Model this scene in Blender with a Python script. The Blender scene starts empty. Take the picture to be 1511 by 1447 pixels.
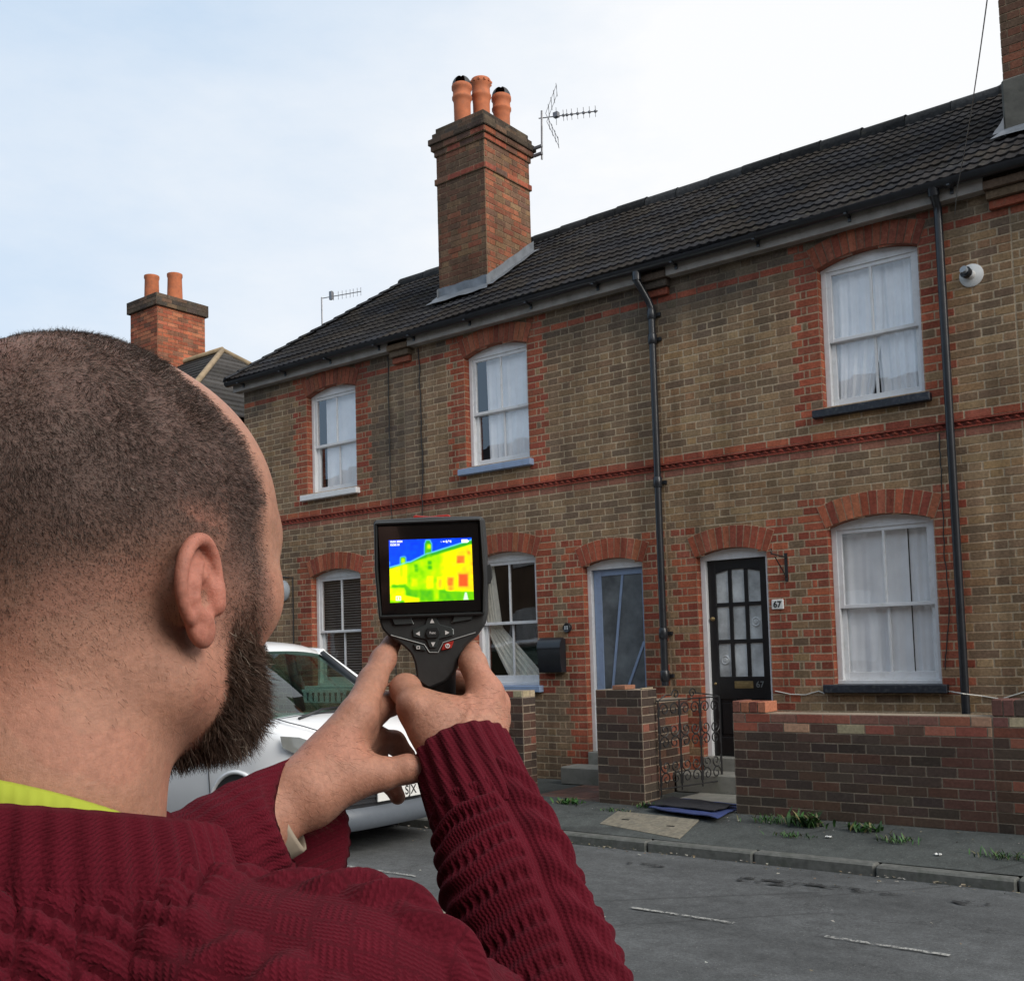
import bpy, math, random
import numpy as np
from mathutils import Vector, Matrix

SC = bpy.context.scene
COL = SC.collection
RND = random.Random(67)
NR = np.random.RandomState(67)

# ------------------------------------------------------------------ camera
CAM_F, CAM_CX, CAM_CY, PW, PH = 1576.19, 755.5, 853.22, 1511.0, 1447.0
YAW, PITCH, ROLL = 0.661678, 0.0672906, -0.0282568
CAM_POS = np.array([0.0, -9.6, 1.62])


def cam_axes():
    cy, sy, cp, sp = math.cos(YAW), math.sin(YAW), math.cos(PITCH), math.sin(PITCH)
    fwd = np.array([-sy * cp, cy * cp, sp])
    right = np.array([cy, sy, 0.0])
    up = np.cross(right, fwd)
    cr, sr = math.cos(ROLL), math.sin(ROLL)
    return cr * right + sr * up, -sr * right + cr * up, fwd


CR, CU, CF = cam_axes()
cam_data = bpy.data.cameras.new("camera")
cam = bpy.data.objects.new("camera", cam_data)
COL.objects.link(cam)
cam.matrix_world = Matrix(((CR[0], CU[0], -CF[0], CAM_POS[0]), (CR[1], CU[1], -CF[1], CAM_POS[1]),
                           (CR[2], CU[2], -CF[2], CAM_POS[2]), (0, 0, 0, 1)))
cam_data.sensor_fit = 'HORIZONTAL'
cam_data.sensor_width = 36.0
cam_data.lens = CAM_F / PW * 36.0
cam_data.shift_y = (CAM_CY - PH / 2) / PW
cam_data.clip_start = 0.02
cam_data.clip_end = 3000
SC.camera = cam

# ------------------------------------------------------------------ world, sun, exposure
SUN_AZ = math.radians(96)     # compass-like: measured from +Y towards +X
SUN_EL = math.radians(33)
world = bpy.data.worlds.new("World")
SC.world = world
world.use_nodes = True
wt = world.node_tree
wt.nodes.clear()
w_out = wt.nodes.new('ShaderNodeOutputWorld')
w_bg = wt.nodes.new('ShaderNodeBackground')
w_bg.inputs['Strength'].default_value = 0.09
w_sky = wt.nodes.new('ShaderNodeTexSky')
w_sky.sky_type = 'NISHITA'
w_sky.sun_disc = False
w_sky.sun_elevation = SUN_EL
w_sky.sun_rotation = SUN_AZ
w_sky.air_density = 1.0
w_sky.dust_density = 1.5
w_geo = wt.nodes.new('ShaderNodeTexCoord')
w_map = wt.nodes.new('ShaderNodeMapping')
w_map.inputs['Scale'].default_value = (1.0, 1.0, 2.6)
w_map.inputs['Rotation'].default_value = (0.2, 0.3, 0.6)
w_n = wt.nodes.new('ShaderNodeTexNoise')
w_n.inputs['Scale'].default_value = 2.3
w_n.inputs['Detail'].default_value = 9
w_n.inputs['Roughness'].default_value = 0.62
w_n2 = wt.nodes.new('ShaderNodeTexNoise')
w_n2.inputs['Scale'].default_value = 0.9
w_n2.inputs['Detail'].default_value = 2
w_dot = wt.nodes.new('ShaderNodeVectorMath')
w_dot.operation = 'DOT_PRODUCT'
w_dot.inputs[1].default_value = (0.62, 0.55, 0.10)   # the brighter, whiter side of the sky
w_a = wt.nodes.new('ShaderNodeMath'); w_a.operation = 'MULTIPLY_ADD'
w_a.inputs[1].default_value = 0.60; w_a.inputs[2].default_value = 0.16
w_b = wt.nodes.new('ShaderNodeMath'); w_b.operation = 'ADD'
w_c = wt.nodes.new('ShaderNodeMath'); w_c.operation = 'MULTIPLY_ADD'
w_c.inputs[1].default_value = 0.5; w_c.inputs[2].default_value = 0.0
w_ramp = wt.nodes.new('ShaderNodeValToRGB')
w_ramp.color_ramp.elements[0].position = 0.54
w_ramp.color_ramp.elements[0].color = (0.0, 0.0, 0.0, 1)
w_ramp.color_ramp.elements[1].position = 1.06
w_ramp.color_ramp.elements[1].color = (1, 1, 1, 1)
w_mix = wt.nodes.new('ShaderNodeMix')
w_mix.data_type = 'RGBA'
w_mix.inputs['B'].default_value = (6.6, 6.68, 6.82, 1)
L = wt.links.new
L(w_geo.outputs['Generated'], w_map.inputs['Vector'])
L(w_map.outputs['Vector'], w_n.inputs['Vector'])
L(w_map.outputs['Vector'], w_n2.inputs['Vector'])
L(w_geo.outputs['Generated'], w_dot.inputs[0])
L(w_dot.outputs['Value'], w_a.inputs[0])
L(w_n.outputs['Fac'], w_c.inputs[0])
L(w_n2.outputs['Fac'], w_b.inputs[0])
L(w_a.outputs['Value'], w_b.inputs[1])
L(w_b.outputs['Value'], w_c.inputs[2])
L(w_c.outputs['Value'], w_ramp.inputs['Fac'])
L(w_ramp.outputs['Color'], w_mix.inputs['Factor'])
w_haze = wt.nodes.new('ShaderNodeMix')          # thin high haze over the blue
w_haze.data_type = 'RGBA'
w_haze.inputs['Factor'].default_value = 0.86
w_haze.inputs['B'].default_value = (3.7, 4.95, 6.4, 1)
L(w_sky.outputs['Color'], w_haze.inputs['A'])
L(w_haze.outputs['Result'], w_mix.inputs['A'])
L(w_mix.outputs['Result'], w_bg.inputs['Color'])
L(w_bg.outputs['Background'], w_out.inputs['Surface'])

sun_d = bpy.data.lights.new("sun", 'SUN')
sun_d.energy = 2.0
sun_d.angle = math.radians(38)
sun_d.color = (1.0, 0.95, 0.88)
sun = bpy.data.objects.new("sun", sun_d)
COL.objects.link(sun)
sdir = Vector((math.sin(SUN_AZ) * math.cos(SUN_EL), math.cos(SUN_AZ) * math.cos(SUN_EL), math.sin(SUN_EL)))
sun.rotation_euler = sdir.to_track_quat('Z', 'Y').to_euler()
sun.location = (5, 3, 12)

SC.view_settings.view_transform = 'Standard'
SC.view_settings.look = 'None'
SC.view_settings.exposure = 0.72
SC.view_settings.gamma = 1.0
SC.view_settings.use_curve_mapping = False
SC.cycles.max_bounces = 8
SC.cycles.transparent_max_bounces = 12
SC.cycles.use_denoising = True


# ------------------------------------------------------------------ helpers
def W(px, py, depth):
    """world point seen at photo pixel (px,py) at a given distance along the view axis"""
    return CAM_POS + depth * (CF + (px - CAM_CX) / CAM_F * CR - (py - CAM_CY) / CAM_F * CU)


def on_plane(px, py, axis, val):
    d = CF + (px - CAM_CX) / CAM_F * CR - (py - CAM_CY) / CAM_F * CU
    return CAM_POS + d * (val - CAM_POS[axis]) / d[axis]


def tag(o, label=None, cat=None, group=None, kind=None):
    if label: o['label'] = label
    if cat: o['category'] = cat
    if group: o['group'] = group
    if kind: o['kind'] = kind
    return o


def empty(name, loc, label=None, cat=None, group=None):
    o = bpy.data.objects.new(name, None)
    o.empty_display_size = 0.1
    o.location = [float(v) for v in loc]
    COL.objects.link(o)
    return tag(o, label, cat, group)


class MB:
    """collects vertices, faces, per-vertex colours and per-face material slots"""
    def __init__(s):
        s.v = []; s.f = []; s.c = []; s.m = []

    def add(s, verts, faces, col=(0.5, 0.5, 0.5), mi=0):
        b = len(s.v)
        s.v.extend([tuple(map(float, p)) for p in verts])
        if len(col) == 3 and not hasattr(col[0], '__len__'):
            s.c.extend([col] * len(verts))
        else:
            s.c.extend([tuple(c) for c in col])
        s.f.extend([tuple(b + i for i in f) for f in faces])
        s.m.extend([mi] * len(faces))

    def box(s, x0, x1, y0, y1, z0, z1, col=(0.5, 0.5, 0.5), mi=0, ch=0.0):
        if x0 > x1: x0, x1 = x1, x0
        if y0 > y1: y0, y1 = y1, y0
        if z0 > z1: z0, z1 = z1, z0
        if ch <= 0:
            s.add([(x0, y0, z0), (x1, y0, z0), (x1, y1, z0), (x0, y1, z0), (x0, y0, z1), (x1, y0, z1), (x1, y1, z1), (x0, y1, z1)],
                  [(0, 3, 2, 1), (4, 5, 6, 7), (0, 1, 5, 4), (1, 2, 6, 5), (2, 3, 7, 6), (3, 0, 4, 7)], col, mi)
            return
        c = ch
        V = []; idx = {}
        for ix, (X, sx) in enumerate(((x0, 1), (x1, -1))):
            for iy, (Y, sy) in enumerate(((y0, 1), (y1, -1))):
                for iz, (Z, sz) in enumerate(((z0, 1), (z1, -1))):
                    for a in range(3):
                        p = [X + sx * c, Y + sy * c, Z + sz * c]
                        p[a] = (X, Y, Z)[a]
                        idx[(ix, iy, iz, a)] = len(V); V.append(p)
        F = []
        I = lambda *k: idx[k]
        for ix in (0, 1):
            F.append([I(ix, 0, 0, 0), I(ix, 1, 0, 0), I(ix, 1, 1, 0), I(ix, 0, 1, 0)])
        for iy in (0, 1):
            F.append([I(0, iy, 0, 1), I(1, iy, 0, 1), I(1, iy, 1, 1), I(0, iy, 1, 1)])
        for iz in (0, 1):
            F.append([I(0, 0, iz, 2), I(1, 0, iz, 2), I(1, 1, iz, 2), I(0, 1, iz, 2)])
        for i in (0, 1):
            for j in (0, 1):
                F.append([I(i, j, 0, 0), I(i, j, 1, 0), I(i, j, 1, 1), I(i, j, 0, 1)])
                F.append([I(i, 0, j, 0), I(i, 1, j, 0), I(i, 1, j, 2), I(i, 0, j, 2)])
                F.append([I(0, i, j, 1), I(1, i, j, 1), I(1, i, j, 2), I(0, i, j, 2)])
        for i in (0, 1):
            for j in (0, 1):
                for k in (0, 1):
                    F.append([I(i, j, k, 0), I(i, j, k, 1), I(i, j, k, 2)])
        ctr = np.array([(x0 + x1) / 2, (y0 + y1) / 2, (z0 + z1) / 2])
        out = []
        for f in F:
            P = np.array([V[i] for i in f]); n = np.cross(P[1] - P[0], P[2] - P[0])
            out.append(tuple(f) if np.dot(n, P.mean(0) - ctr) > 0 else tuple(f[::-1]))
        s.add(V, out, col, mi)

    def tube(s, pts, r, n=8, col=(0.5, 0.5, 0.5), mi=0, caps=True, closed=False):
        P = [np.array(p, float) for p in pts]
        R_ = r if hasattr(r, '__len__') else [r] * len(P)
        base = len(s.v)
        prev = None
        for i, p in enumerate(P):
            if closed:
                t = P[(i + 1) % len(P)] - P[i - 1]
            else:
                t = P[min(i + 1, len(P) - 1)] - P[max(i - 1, 0)]
            t = t / (np.linalg.norm(t) + 1e-12)
            if prev is None:
                a = np.array([0, 0, 1.0]) if abs(t[2]) < 0.9 else np.array([1.0, 0, 0])
                u = np.cross(t, a)
            else:
                u = prev - t * np.dot(prev, t)
            u /= np.linalg.norm(u) + 1e-12
            prev = u
            w = np.cross(t, u)
            for k in range(n):
                a = 2 * math.pi * k / n
                q = p + R_[i] * (math.cos(a) * u + math.sin(a) * w)
                s.v.append(tuple(q)); s.c.append(tuple(col))
        m = len(P)
        for i in range(m if closed else m - 1):
            j = (i + 1) % m
            for k in range(n):
                k2 = (k + 1) % n
                s.f.append((base + i * n + k, base + i * n + k2, base + j * n + k2, base + j * n + k)); s.m.append(mi)
        if caps and not closed:
            s.f.append(tuple(base + k for k in range(n))[::-1]); s.m.append(mi)
            s.f.append(tuple(base + (m - 1) * n + k for k in range(n))); s.m.append(mi)

    def lathe(s, c, prof, n=20, col=(0.5, 0.5, 0.5), mi=0, axis=2):
        """prof: list of (radius, height)"""
        base = len(s.v)
        for (r, h) in prof:
            for k in range(n):
                a = 2 * math.pi * k / n
                p = [r * math.cos(a), r * math.sin(a), h]
                if axis == 1: p = [p[0], h, p[1]]
                if axis == 0: p = [h, p[0], p[1]]
                s.v.append((c[0] + p[0], c[1] + p[1], c[2] + p[2])); s.c.append(tuple(col))
        for i in range(len(prof) - 1):
            for k in range(n):
                k2 = (k + 1) % n
                f = (base + i * n + k, base + i * n + k2, base + (i + 1) * n + k2, base + (i + 1) * n + k)
                s.f.append(f if axis != 1 else f[::-1]); s.m.append(mi)

    def prism(s, poly, y0, y1, col=(0.5, 0.5, 0.5), mi=0):
        """polygon in (x,z), extruded along y"""
        n = len(poly)
        V = [(x, y0, z) for x, z in poly] + [(x, y1, z) for x, z in poly]
        a = sum(poly[i][0] * poly[(i + 1) % n][1] - poly[(i + 1) % n][0] * poly[i][1] for i in range(n))
        f0 = tuple(range(n)); f1 = tuple(range(n, 2 * n))
        F = [f0 if a > 0 else f0[::-1], f1[::-1] if a > 0 else f1]
        for i in range(n):
            j = (i + 1) % n
            q = (i, i + n, j + n, j)
            F.append(q if a > 0 else q[::-1])
        s.add(V, F, col, mi)

    def grid(s, P, col=(0.5, 0.5, 0.5), mi=0, wrap=False):
        """P: array (n,m,3)"""
        n, m = P.shape[:2]
        base = len(s.v)
        s.v.extend(map(tuple, P.reshape(-1, 3).astype(float)))
        if isinstance(col, np.ndarray) and col.ndim == 3:
            s.c.extend(map(tuple, col.reshape(-1, 3).astype(float)))
        else:
            s.c.extend([tuple(col)] * (n * m))
        for i in range(n - 1):
            for j in range(m if wrap else m - 1):
                j2 = (j + 1) % m
                s.f.append((base + i * m + j, base + i * m + j2, base + (i + 1) * m + j2, base + (i + 1) * m + j)); s.m.append(mi)

    def build(s, name, mats, parent=None, smooth=False, world_coords=True, angle=None):
        me = bpy.data.meshes.new(name)
        me.from_pydata(s.v, [], s.f)
        if not isinstance(mats, (list, tuple)): mats = [mats]
        for m in mats: me.materials.append(m)
        if len(mats) > 1:
            me.polygons.foreach_set('material_index', s.m)
        at = me.color_attributes.new('col', 'FLOAT_COLOR', 'POINT')
        ca = np.ones((len(s.v), 4), np.float32)
        ca[:, :3] = np.array(s.c, np.float32)
        at.data.foreach_set('color', ca.ravel())
        if smooth:
            me.polygons.foreach_set('use_smooth', [True] * len(me.polygons))
            if angle is not None:
                try: me.set_sharp_from_angle(angle=math.radians(angle))
                except Exception: pass
        me.update()
        o = bpy.data.objects.new(name, me)
        COL.objects.link(o)
        if parent is not None:
            o.parent = parent
            if world_coords:
                me.transform(Matrix.Translation(-abs_loc(parent)))
        return o


def abs_loc(o):
    l = Vector(o.location)
    while o.parent is not None:
        o = o.parent
        l = l + Vector(o.location)
    return l


# ------------------------------------------------------------------ materials
def new_mat(name):
    m = bpy.data.materials.new(name)
    m.use_nodes = True
    nt = m.node_tree
    b = nt.nodes.get('Principled BSDF')
    return m, nt, b


def nd(nt, t, **kw):
    n = nt.nodes.new(t)
    for k, v in kw.items():
        if k in n.inputs: n.inputs[k].default_value = v
        else: setattr(n, k, v)
    return n


def noise(nt, scale, detail=4, rough=0.55, coord='Object', vec=None, stretch=None):
    tc = nd(nt, 'ShaderNodeTexCoord')
    n = nd(nt, 'ShaderNodeTexNoise')
    n.inputs['Scale'].default_value = scale
    n.inputs['Detail'].default_value = detail
    n.inputs['Roughness'].default_value = rough
    src = tc.outputs[coord]
    if stretch:
        mp = nd(nt, 'ShaderNodeMapping'); mp.inputs['Scale'].default_value = stretch
        nt.links.new(src, mp.inputs['Vector']); src = mp.outputs['Vector']
    nt.links.new(src, n.inputs['Vector'])
    return n.outputs['Fac']


def mrange(nt, src, a, b, c, d):
    m = nd(nt, 'ShaderNodeMapRange')
    m.inputs['From Min'].default_value = a; m.inputs['From Max'].default_value = b
    m.inputs['To Min'].default_value = c; m.inputs['To Max'].default_value = d
    nt.links.new(src, m.inputs['Value'])
    return m.outputs['Result']


def mixc(nt, fac, a, b, mode='MIX'):
    m = nd(nt, 'ShaderNodeMix', data_type='RGBA', blend_type=mode)
    for val, key in ((fac, 'Factor'), (a, 'A'), (b, 'B')):
        if isinstance(val, bpy.types.NodeSocket): nt.links.new(val, m.inputs[key])
        elif isinstance(val, (tuple, list)): m.inputs[key].default_value = (*val[:3], 1)
        else: m.inputs[key].default_value = val
    return m.outputs['Result']


def bump(nt, b, height, strength=0.3, dist=0.01):
    bp = nd(nt, 'ShaderNodeBump')
    bp.inputs['Strength'].default_value = strength
    bp.inputs['Distance'].default_value = dist
    nt.links.new(height, bp.inputs['Height'])
    nt.links.new(bp.outputs['Normal'], b.inputs['Normal'])


def plain(name, col, rough=0.5, metal=0.0, var=0.12, nscale=18, spec=0.5, bumpd=0.0, coat=0.0, dirt=None):
    m, nt, b = new_mat(name)
    n = noise(nt, nscale, 5)
    f = mrange(nt, n, 0.3, 0.7, 1 - var, 1 + var)
    c = mixc(nt, 1.0, col, f, 'MULTIPLY')
    if dirt:
        n3 = noise(nt, dirt[1], 6, 0.65)
        c = mixc(nt, mrange(nt, n3, 0.5, 0.68, 0, dirt[2]), c, dirt[0])
    nt.links.new(c, b.inputs['Base Color'])
    b.inputs['Roughness'].default_value = rough
    b.inputs['Metallic'].default_value = metal
    b.inputs['Specular IOR Level'].default_value = spec
    b.inputs['Coat Weight'].default_value = coat
    if bumpd:
        bump(nt, b, noise(nt, nscale * 3, 4), 0.5, bumpd)
    return m


def attr_mat(name, rough=0.8, var=0.25, nscale=40, bumpd=0.003, spec=0.3, stain=None, big=0.0, bigscale=1.5, streak=0.0):
    m, nt, b = new_mat(name)
    a = nd(nt, 'ShaderNodeAttribute', attribute_name='col')
    n = noise(nt, nscale, 6, 0.6)
    c = mixc(nt, 1.0, a.outputs['Color'], mrange(nt, n, 0.25, 0.75, 1 - var, 1 + var), 'MULTIPLY')
    if big:
        n2 = noise(nt, bigscale, 4, 0.6)
        c = mixc(nt, 1.0, c, mrange(nt, n2, 0.3, 0.7, 1 - big, 1 + big), 'MULTIPLY')
    if streak:      # rain streaks and damp running down the wall
        n4 = noise(nt, 1.0, 5, 0.6, stretch=(5.5, 5.5, 0.45))
        c = mixc(nt, 1.0, c, mrange(nt, n4, 0.35, 0.7, 1 + streak * .5, 1 - streak), 'MULTIPLY')
    if stain:
        n3 = noise(nt, stain[1], 7, 0.68)
        c = mixc(nt, mrange(nt, n3, stain[3], stain[4], 0, stain[2]), c, stain[0])
    nt.links.new(c, b.inputs['Base Color'])
    b.inputs['Roughness'].default_value = rough
    b.inputs['Specular IOR Level'].default_value = spec
    if bumpd:
        bump(nt, b, noise(nt, nscale * 1.7, 6, 0.65), 0.7, bumpd)
    return m


M = {}
M['brick'] = attr_mat('brickwork', 0.9, 0.38, 46, 0.004, 0.15, stain=((0.31, 0.25, 0.17), 24, 0.42, 0.56, 0.76), big=0.18, bigscale=0.9, streak=0.28)
M['wallbrick'] = attr_mat('dark_brickwork', 0.88, 0.3, 50, 0.003, 0.2, stain=((0.20, 0.17, 0.14), 22, 0.35, 0.58, 0.78), big=0.15)
M['tile'] = attr_mat('roof_tiles', 0.92, 0.45, 30, 0.003, 0.07, stain=((0.10, 0.095, 0.07), 7, 0.65, 0.56, 0.76), big=0.2)
M['white'] = plain('white_paint', (0.74, 0.745, 0.75), 0.45, var=0.05, nscale=9, dirt=((0.5, 0.48, 0.43), 14, 0.35))
M['fascia'] = plain('weathered_fascia', (0.30, 0.275, 0.25), 0.6, var=0.2, nscale=5, dirt=((0.16, 0.15, 0.13), 7, 0.6))
M['black'] = plain('black_gloss', (0.018, 0.02, 0.024), 0.28, var=0.25, nscale=9, bumpd=0.0006)
M['blackdoor'] = plain('black_door_paint', (0.010, 0.010, 0.011), 0.32, var=0.2)
M['bluesill'] = plain('pale_blue_paint', (0.25, 0.33, 0.48), 0.45, var=0.06, dirt=((0.2, 0.24, 0.3), 12, 0.4))
M['darksill'] = plain('dark_navy_paint', (0.014, 0.018, 0.027), 0.45, var=0.3, dirt=((0.12, 0.12, 0.12), 30, 0.4))
M['terracotta'] = plain('terracotta', (0.42, 0.125, 0.05), 0.8, var=0.2, nscale=8, bumpd=0.001, dirt=((0.22, 0.10, 0.06), 9, 0.5))
M['lead'] = plain('lead_flashing', (0.15, 0.165, 0.185), 0.55, metal=0.25, var=0.2, nscale=10, bumpd=0.004)
M['concrete'] = plain('concrete', (0.20, 0.195, 0.175), 0.92, var=0.22, nscale=14, bumpd=0.004, dirt=((0.09, 0.095, 0.075), 6, 0.6))
M['stone'] = plain('stone_step', (0.22, 0.215, 0.19), 0.9, var=0.2, nscale=12, bumpd=0.003, dirt=((0.08, 0.09, 0.06), 6, 0.6))
M['iron'] = plain('wrought_iron', (0.015, 0.015, 0.016), 0.5, var=0.3, nscale=30)
M['alu'] = plain('aerial_metal', (0.22, 0.22, 0.23), 0.45, metal=0.6, var=0.2)
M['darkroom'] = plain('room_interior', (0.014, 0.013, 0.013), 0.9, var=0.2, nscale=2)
M['curtain'] = plain('net_curtain', (0.90, 0.91, 0.92), 0.9, var=0.06, nscale=6)
M['cream'] = plain('cream_curtain', (0.72, 0.69, 0.60), 0.9, var=0.12, nscale=12)
M['cement'] = plain('cement_render', (0.105, 0.10, 0.085), 0.92, var=0.25, nscale=9, bumpd=0.004, dirt=((0.05, 0.055, 0.04), 5, 0.6))
M['blind'] = plain('slatted_blind', (0.30, 0.28, 0.26), 0.7, var=0.1)
M['brass'] = plain('old_brass', (0.30, 0.22, 0.10), 0.45, metal=0.7, var=0.2)
M['plastic_white'] = plain('white_plastic', (0.68, 0.68, 0.66), 0.4, var=0.05)
M['grey_plastic'] = plain('grey_plastic', (0.30, 0.33, 0.36), 0.4, var=0.08)
M['cable'] = plain('cable', (0.02, 0.02, 0.02), 0.6)
M['cablewhite'] = plain('white_cable', (0.55, 0.53, 0.48), 0.6)


def glass_mat(name, tint=(1, 1, 1), base=0.10, rough=0.0):
    m, nt, b = new_mat(name)
    nt.nodes.remove(b)
    out = nt.nodes['Material Output']
    tr = nd(nt, 'ShaderNodeBsdfTransparent'); tr.inputs['Color'].default_value = (*tint, 1)
    gl = nd(nt, 'ShaderNodeBsdfGlossy'); gl.inputs['Roughness'].default_value = rough
    gl.inputs['Color'].default_value = (0.95, 0.97, 1, 1)
    lw_ = nd(nt, 'ShaderNodeLayerWeight'); lw_.inputs['Blend'].default_value = 0.5
    pw_ = nd(nt, 'ShaderNodeMath', operation='POWER'); pw_.inputs[1].default_value = 3.0
    nt.links.new(lw_.outputs['Facing'], pw_.inputs[0])
    ad = nd(nt, 'ShaderNodeMath', operation='MULTIPLY_ADD')
    ad.inputs[1].default_value = 0.85; ad.inputs[2].default_value = base
    nt.links.new(pw_.outputs[0], ad.inputs[0])
    n = noise(nt, 1.3, 2)
    bp = nd(nt, 'ShaderNodeBump'); bp.inputs['Strength'].default_value = 0.10; bp.inputs['Distance'].default_value = 0.02
    nt.links.new(n, bp.inputs['Height']); nt.links.new(bp.outputs['Normal'], gl.inputs['Normal'])
    mx = nd(nt, 'ShaderNodeMixShader')
    nt.links.new(ad.outputs['Value'], mx.inputs['Fac'])
    nt.links.new(tr.outputs[0], mx.inputs[1]); nt.links.new(gl.outputs[0], mx.inputs[2])
    nt.links.new(mx.outputs[0], out.inputs['Surface'])
    return m


M['glass'] = glass_mat('window_glass', base=0.13)
M['carglass'] = glass_mat('car_glass', (0.42, 0.58, 0.50), base=0.04)


def frosted(name, col, rough=0.25, scale=60):
    m, nt, b = new_mat(name)
    n = noise(nt, scale, 3)
    c = mixc(nt, 1.0, col, mrange(nt, noise(nt, 5, 4), 0.3, 0.7, 0.6, 1.4), 'MULTIPLY')
    nt.links.new(c, b.inputs['Base Color'])
    b.inputs['Roughness'].default_value = rough
    bump(nt, b, n, 0.6, 0.004)
    return m


M['frost_dark'] = frosted('obscured_dark_glass', (0.12, 0.135, 0.145), 0.25, 90)
M['frost_light'] = frosted('obscured_glass', (0.50, 0.52, 0.52), 0.2, 45)


def asphalt(name, base, light, scale=1.0, crack=True):
    m, nt, b = new_mat(name)
    fine = noise(nt, 260, 3, 0.7)
    mid = noise(nt, 9, 6, 0.65)
    bigp = noise(nt, 0.9, 5, 0.6, stretch=(0.6, 1.6, 1))
    c = mixc(nt, mrange(nt, fine, 0.35, 0.72, 0, 1), base, light)
    c = mixc(nt, 1.0, c, mrange(nt, mid, 0.3, 0.7, 0.78, 1.22), 'MULTIPLY')
    c = mixc(nt, 1.0, c, mrange(nt, noise(nt, 55, 4, 0.75), 0.3, 0.7, 0.70, 1.34), 'MULTIPLY')
    c = mixc(nt, 1.0, c, mrange(nt, bigp, 0.32, 0.68, 0.72, 1.25), 'MULTIPLY')
    # pale aggregate specks
    tc = nd(nt, 'ShaderNodeTexCoord')
    vo = nd(nt, 'ShaderNodeTexVoronoi'); vo.inputs['Scale'].default_value = 42
    nt.links.new(tc.outputs['Object'], vo.inputs['Vector'])
    sp = mrange(nt, vo.outputs['Distance'], 0.10, 0.16, 1, 0)
    wn = nd(nt, 'ShaderNodeSeparateColor'); nt.links.new(vo.outputs['Color'], wn.inputs[0])
    keep = mrange(nt, wn.outputs[0], 0.82, 0.86, 0, 1)
    mu = nd(nt, 'ShaderNodeMath', operation='MULTIPLY'); nt.links.new(sp, mu.inputs[0]); nt.links.new(keep, mu.inputs[1])
    c = mixc(nt, mrange(nt, mu.outputs[0], 0, 1, 0, 0.8), c, (0.28, 0.27, 0.25))
    if crack:
        v2 = nd(nt, 'ShaderNodeTexVoronoi', feature='DISTANCE_TO_EDGE'); v2.inputs['Scale'].default_value = 0.55
        mpn = noise(nt, 3.0, 6, 0.7)
        vm = nd(nt, 'ShaderNodeVectorMath', operation='ADD')
        nt.links.new(tc.outputs['Object'], vm.inputs[0])
        cm = nd(nt, 'ShaderNodeCombineXYZ'); nt.links.new(mpn, cm.inputs[0]); nt.links.new(mpn, cm.inputs[1])
        nt.links.new(cm.outputs[0], vm.inputs[1]); nt.links.new(vm.outputs[0], v2.inputs['Vector'])
        ln = mrange(nt, v2.outputs['Distance'], 0.0, 0.012, 0.45, 0)
        c = mixc(nt, ln, c, (0.02, 0.02, 0.02))
    nt.links.new(c, b.inputs['Base Color'])
    b.inputs['Roughness'].default_value = 0.88
    b.inputs['Specular IOR Level'].default_value = 0.3
    bump(nt, b, fine, 0.8, 0.004)
    return m


M['asphalt'] = asphalt('road_asphalt', (0.058, 0.062, 0.064), (0.125, 0.130, 0.132))
M['pavement'] = asphalt('pavement_asphalt', (0.045, 0.052, 0.050), (0.095, 0.102, 0.098))
M['kerb'] = plain('kerb_stone', (0.105, 0.108, 0.100), 0.9, var=0.25, nscale=20, bumpd=0.003, dirt=((0.05, 0.06, 0.045), 7, 0.7))


def leafmat(name, col):
    m, nt, b = new_mat(name)
    a = nd(nt, 'ShaderNodeAttribute', attribute_name='col')
    nt.links.new(a.outputs['Color'], b.inputs['Base Color'])
    b.inputs['Roughness'].default_value = 0.6
    b.inputs['Subsurface Weight'].default_value = 0.0
    return m


M['leaf'] = leafmat('leaf', None)
# ================================================================== houses
CH = 0.0762                 # brick course height
Z0 = 3.42 - 45 * CH         # the dog-tooth string sits on course 45
EAVE = 5.50
STOCK = [(.265, .168, .090), (.222, .136, .075), (.185, .116, .070), (.145, .098, .068), (.108, .074, .054),
         (.310, .205, .112), (.295, .180, .088), (.250, .166, .100), (.205, .135, .082), (.250, .135, .072), (.165, .110, .068)]
RED = [(.330, .090, .050), (.290, .075, .044), (.365, .105, .056), (.250, .066, .042), (.310, .100, .060), (.280, .088, .054)]
MORT = (.46, .355, .240)
MORT_RED = (.44, .31, .205)


def vary(c, a=0.12):
    k = 1 + RND.uniform(-a, a)
    return tuple(max(0.004, x * k * (1 + RND.uniform(-0.04, 0.04))) for x in c)


def lerp(a, b, t):
    return tuple(x + (y - x) * t for x, y in zip(a, b))


def hash2(a, b):
    h = math.sin(a * 12.9898 + b * 78.233) * 43758.5453
    return h - math.floor(h)


def vnoise(x, y):
    xi, yi = math.floor(x), math.floor(y)
    fx, fy = x - xi, y - yi
    fx = fx * fx * (3 - 2 * fx); fy = fy * fy * (3 - 2 * fy)
    a = hash2(xi, yi); b = hash2(xi + 1, yi); c = hash2(xi, yi + 1); d = hash2(xi + 1, yi + 1)
    return (a * (1 - fx) + b * fx) * (1 - fy) + (c * (1 - fx) + d * fx) * fy


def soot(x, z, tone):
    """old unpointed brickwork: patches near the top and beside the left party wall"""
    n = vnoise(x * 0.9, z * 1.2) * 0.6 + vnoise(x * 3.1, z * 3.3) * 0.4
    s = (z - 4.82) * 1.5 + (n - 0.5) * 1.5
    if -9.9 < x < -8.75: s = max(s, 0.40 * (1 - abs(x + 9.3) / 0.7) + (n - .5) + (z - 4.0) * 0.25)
    return max(0.0, min(0.85, s))


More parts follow.
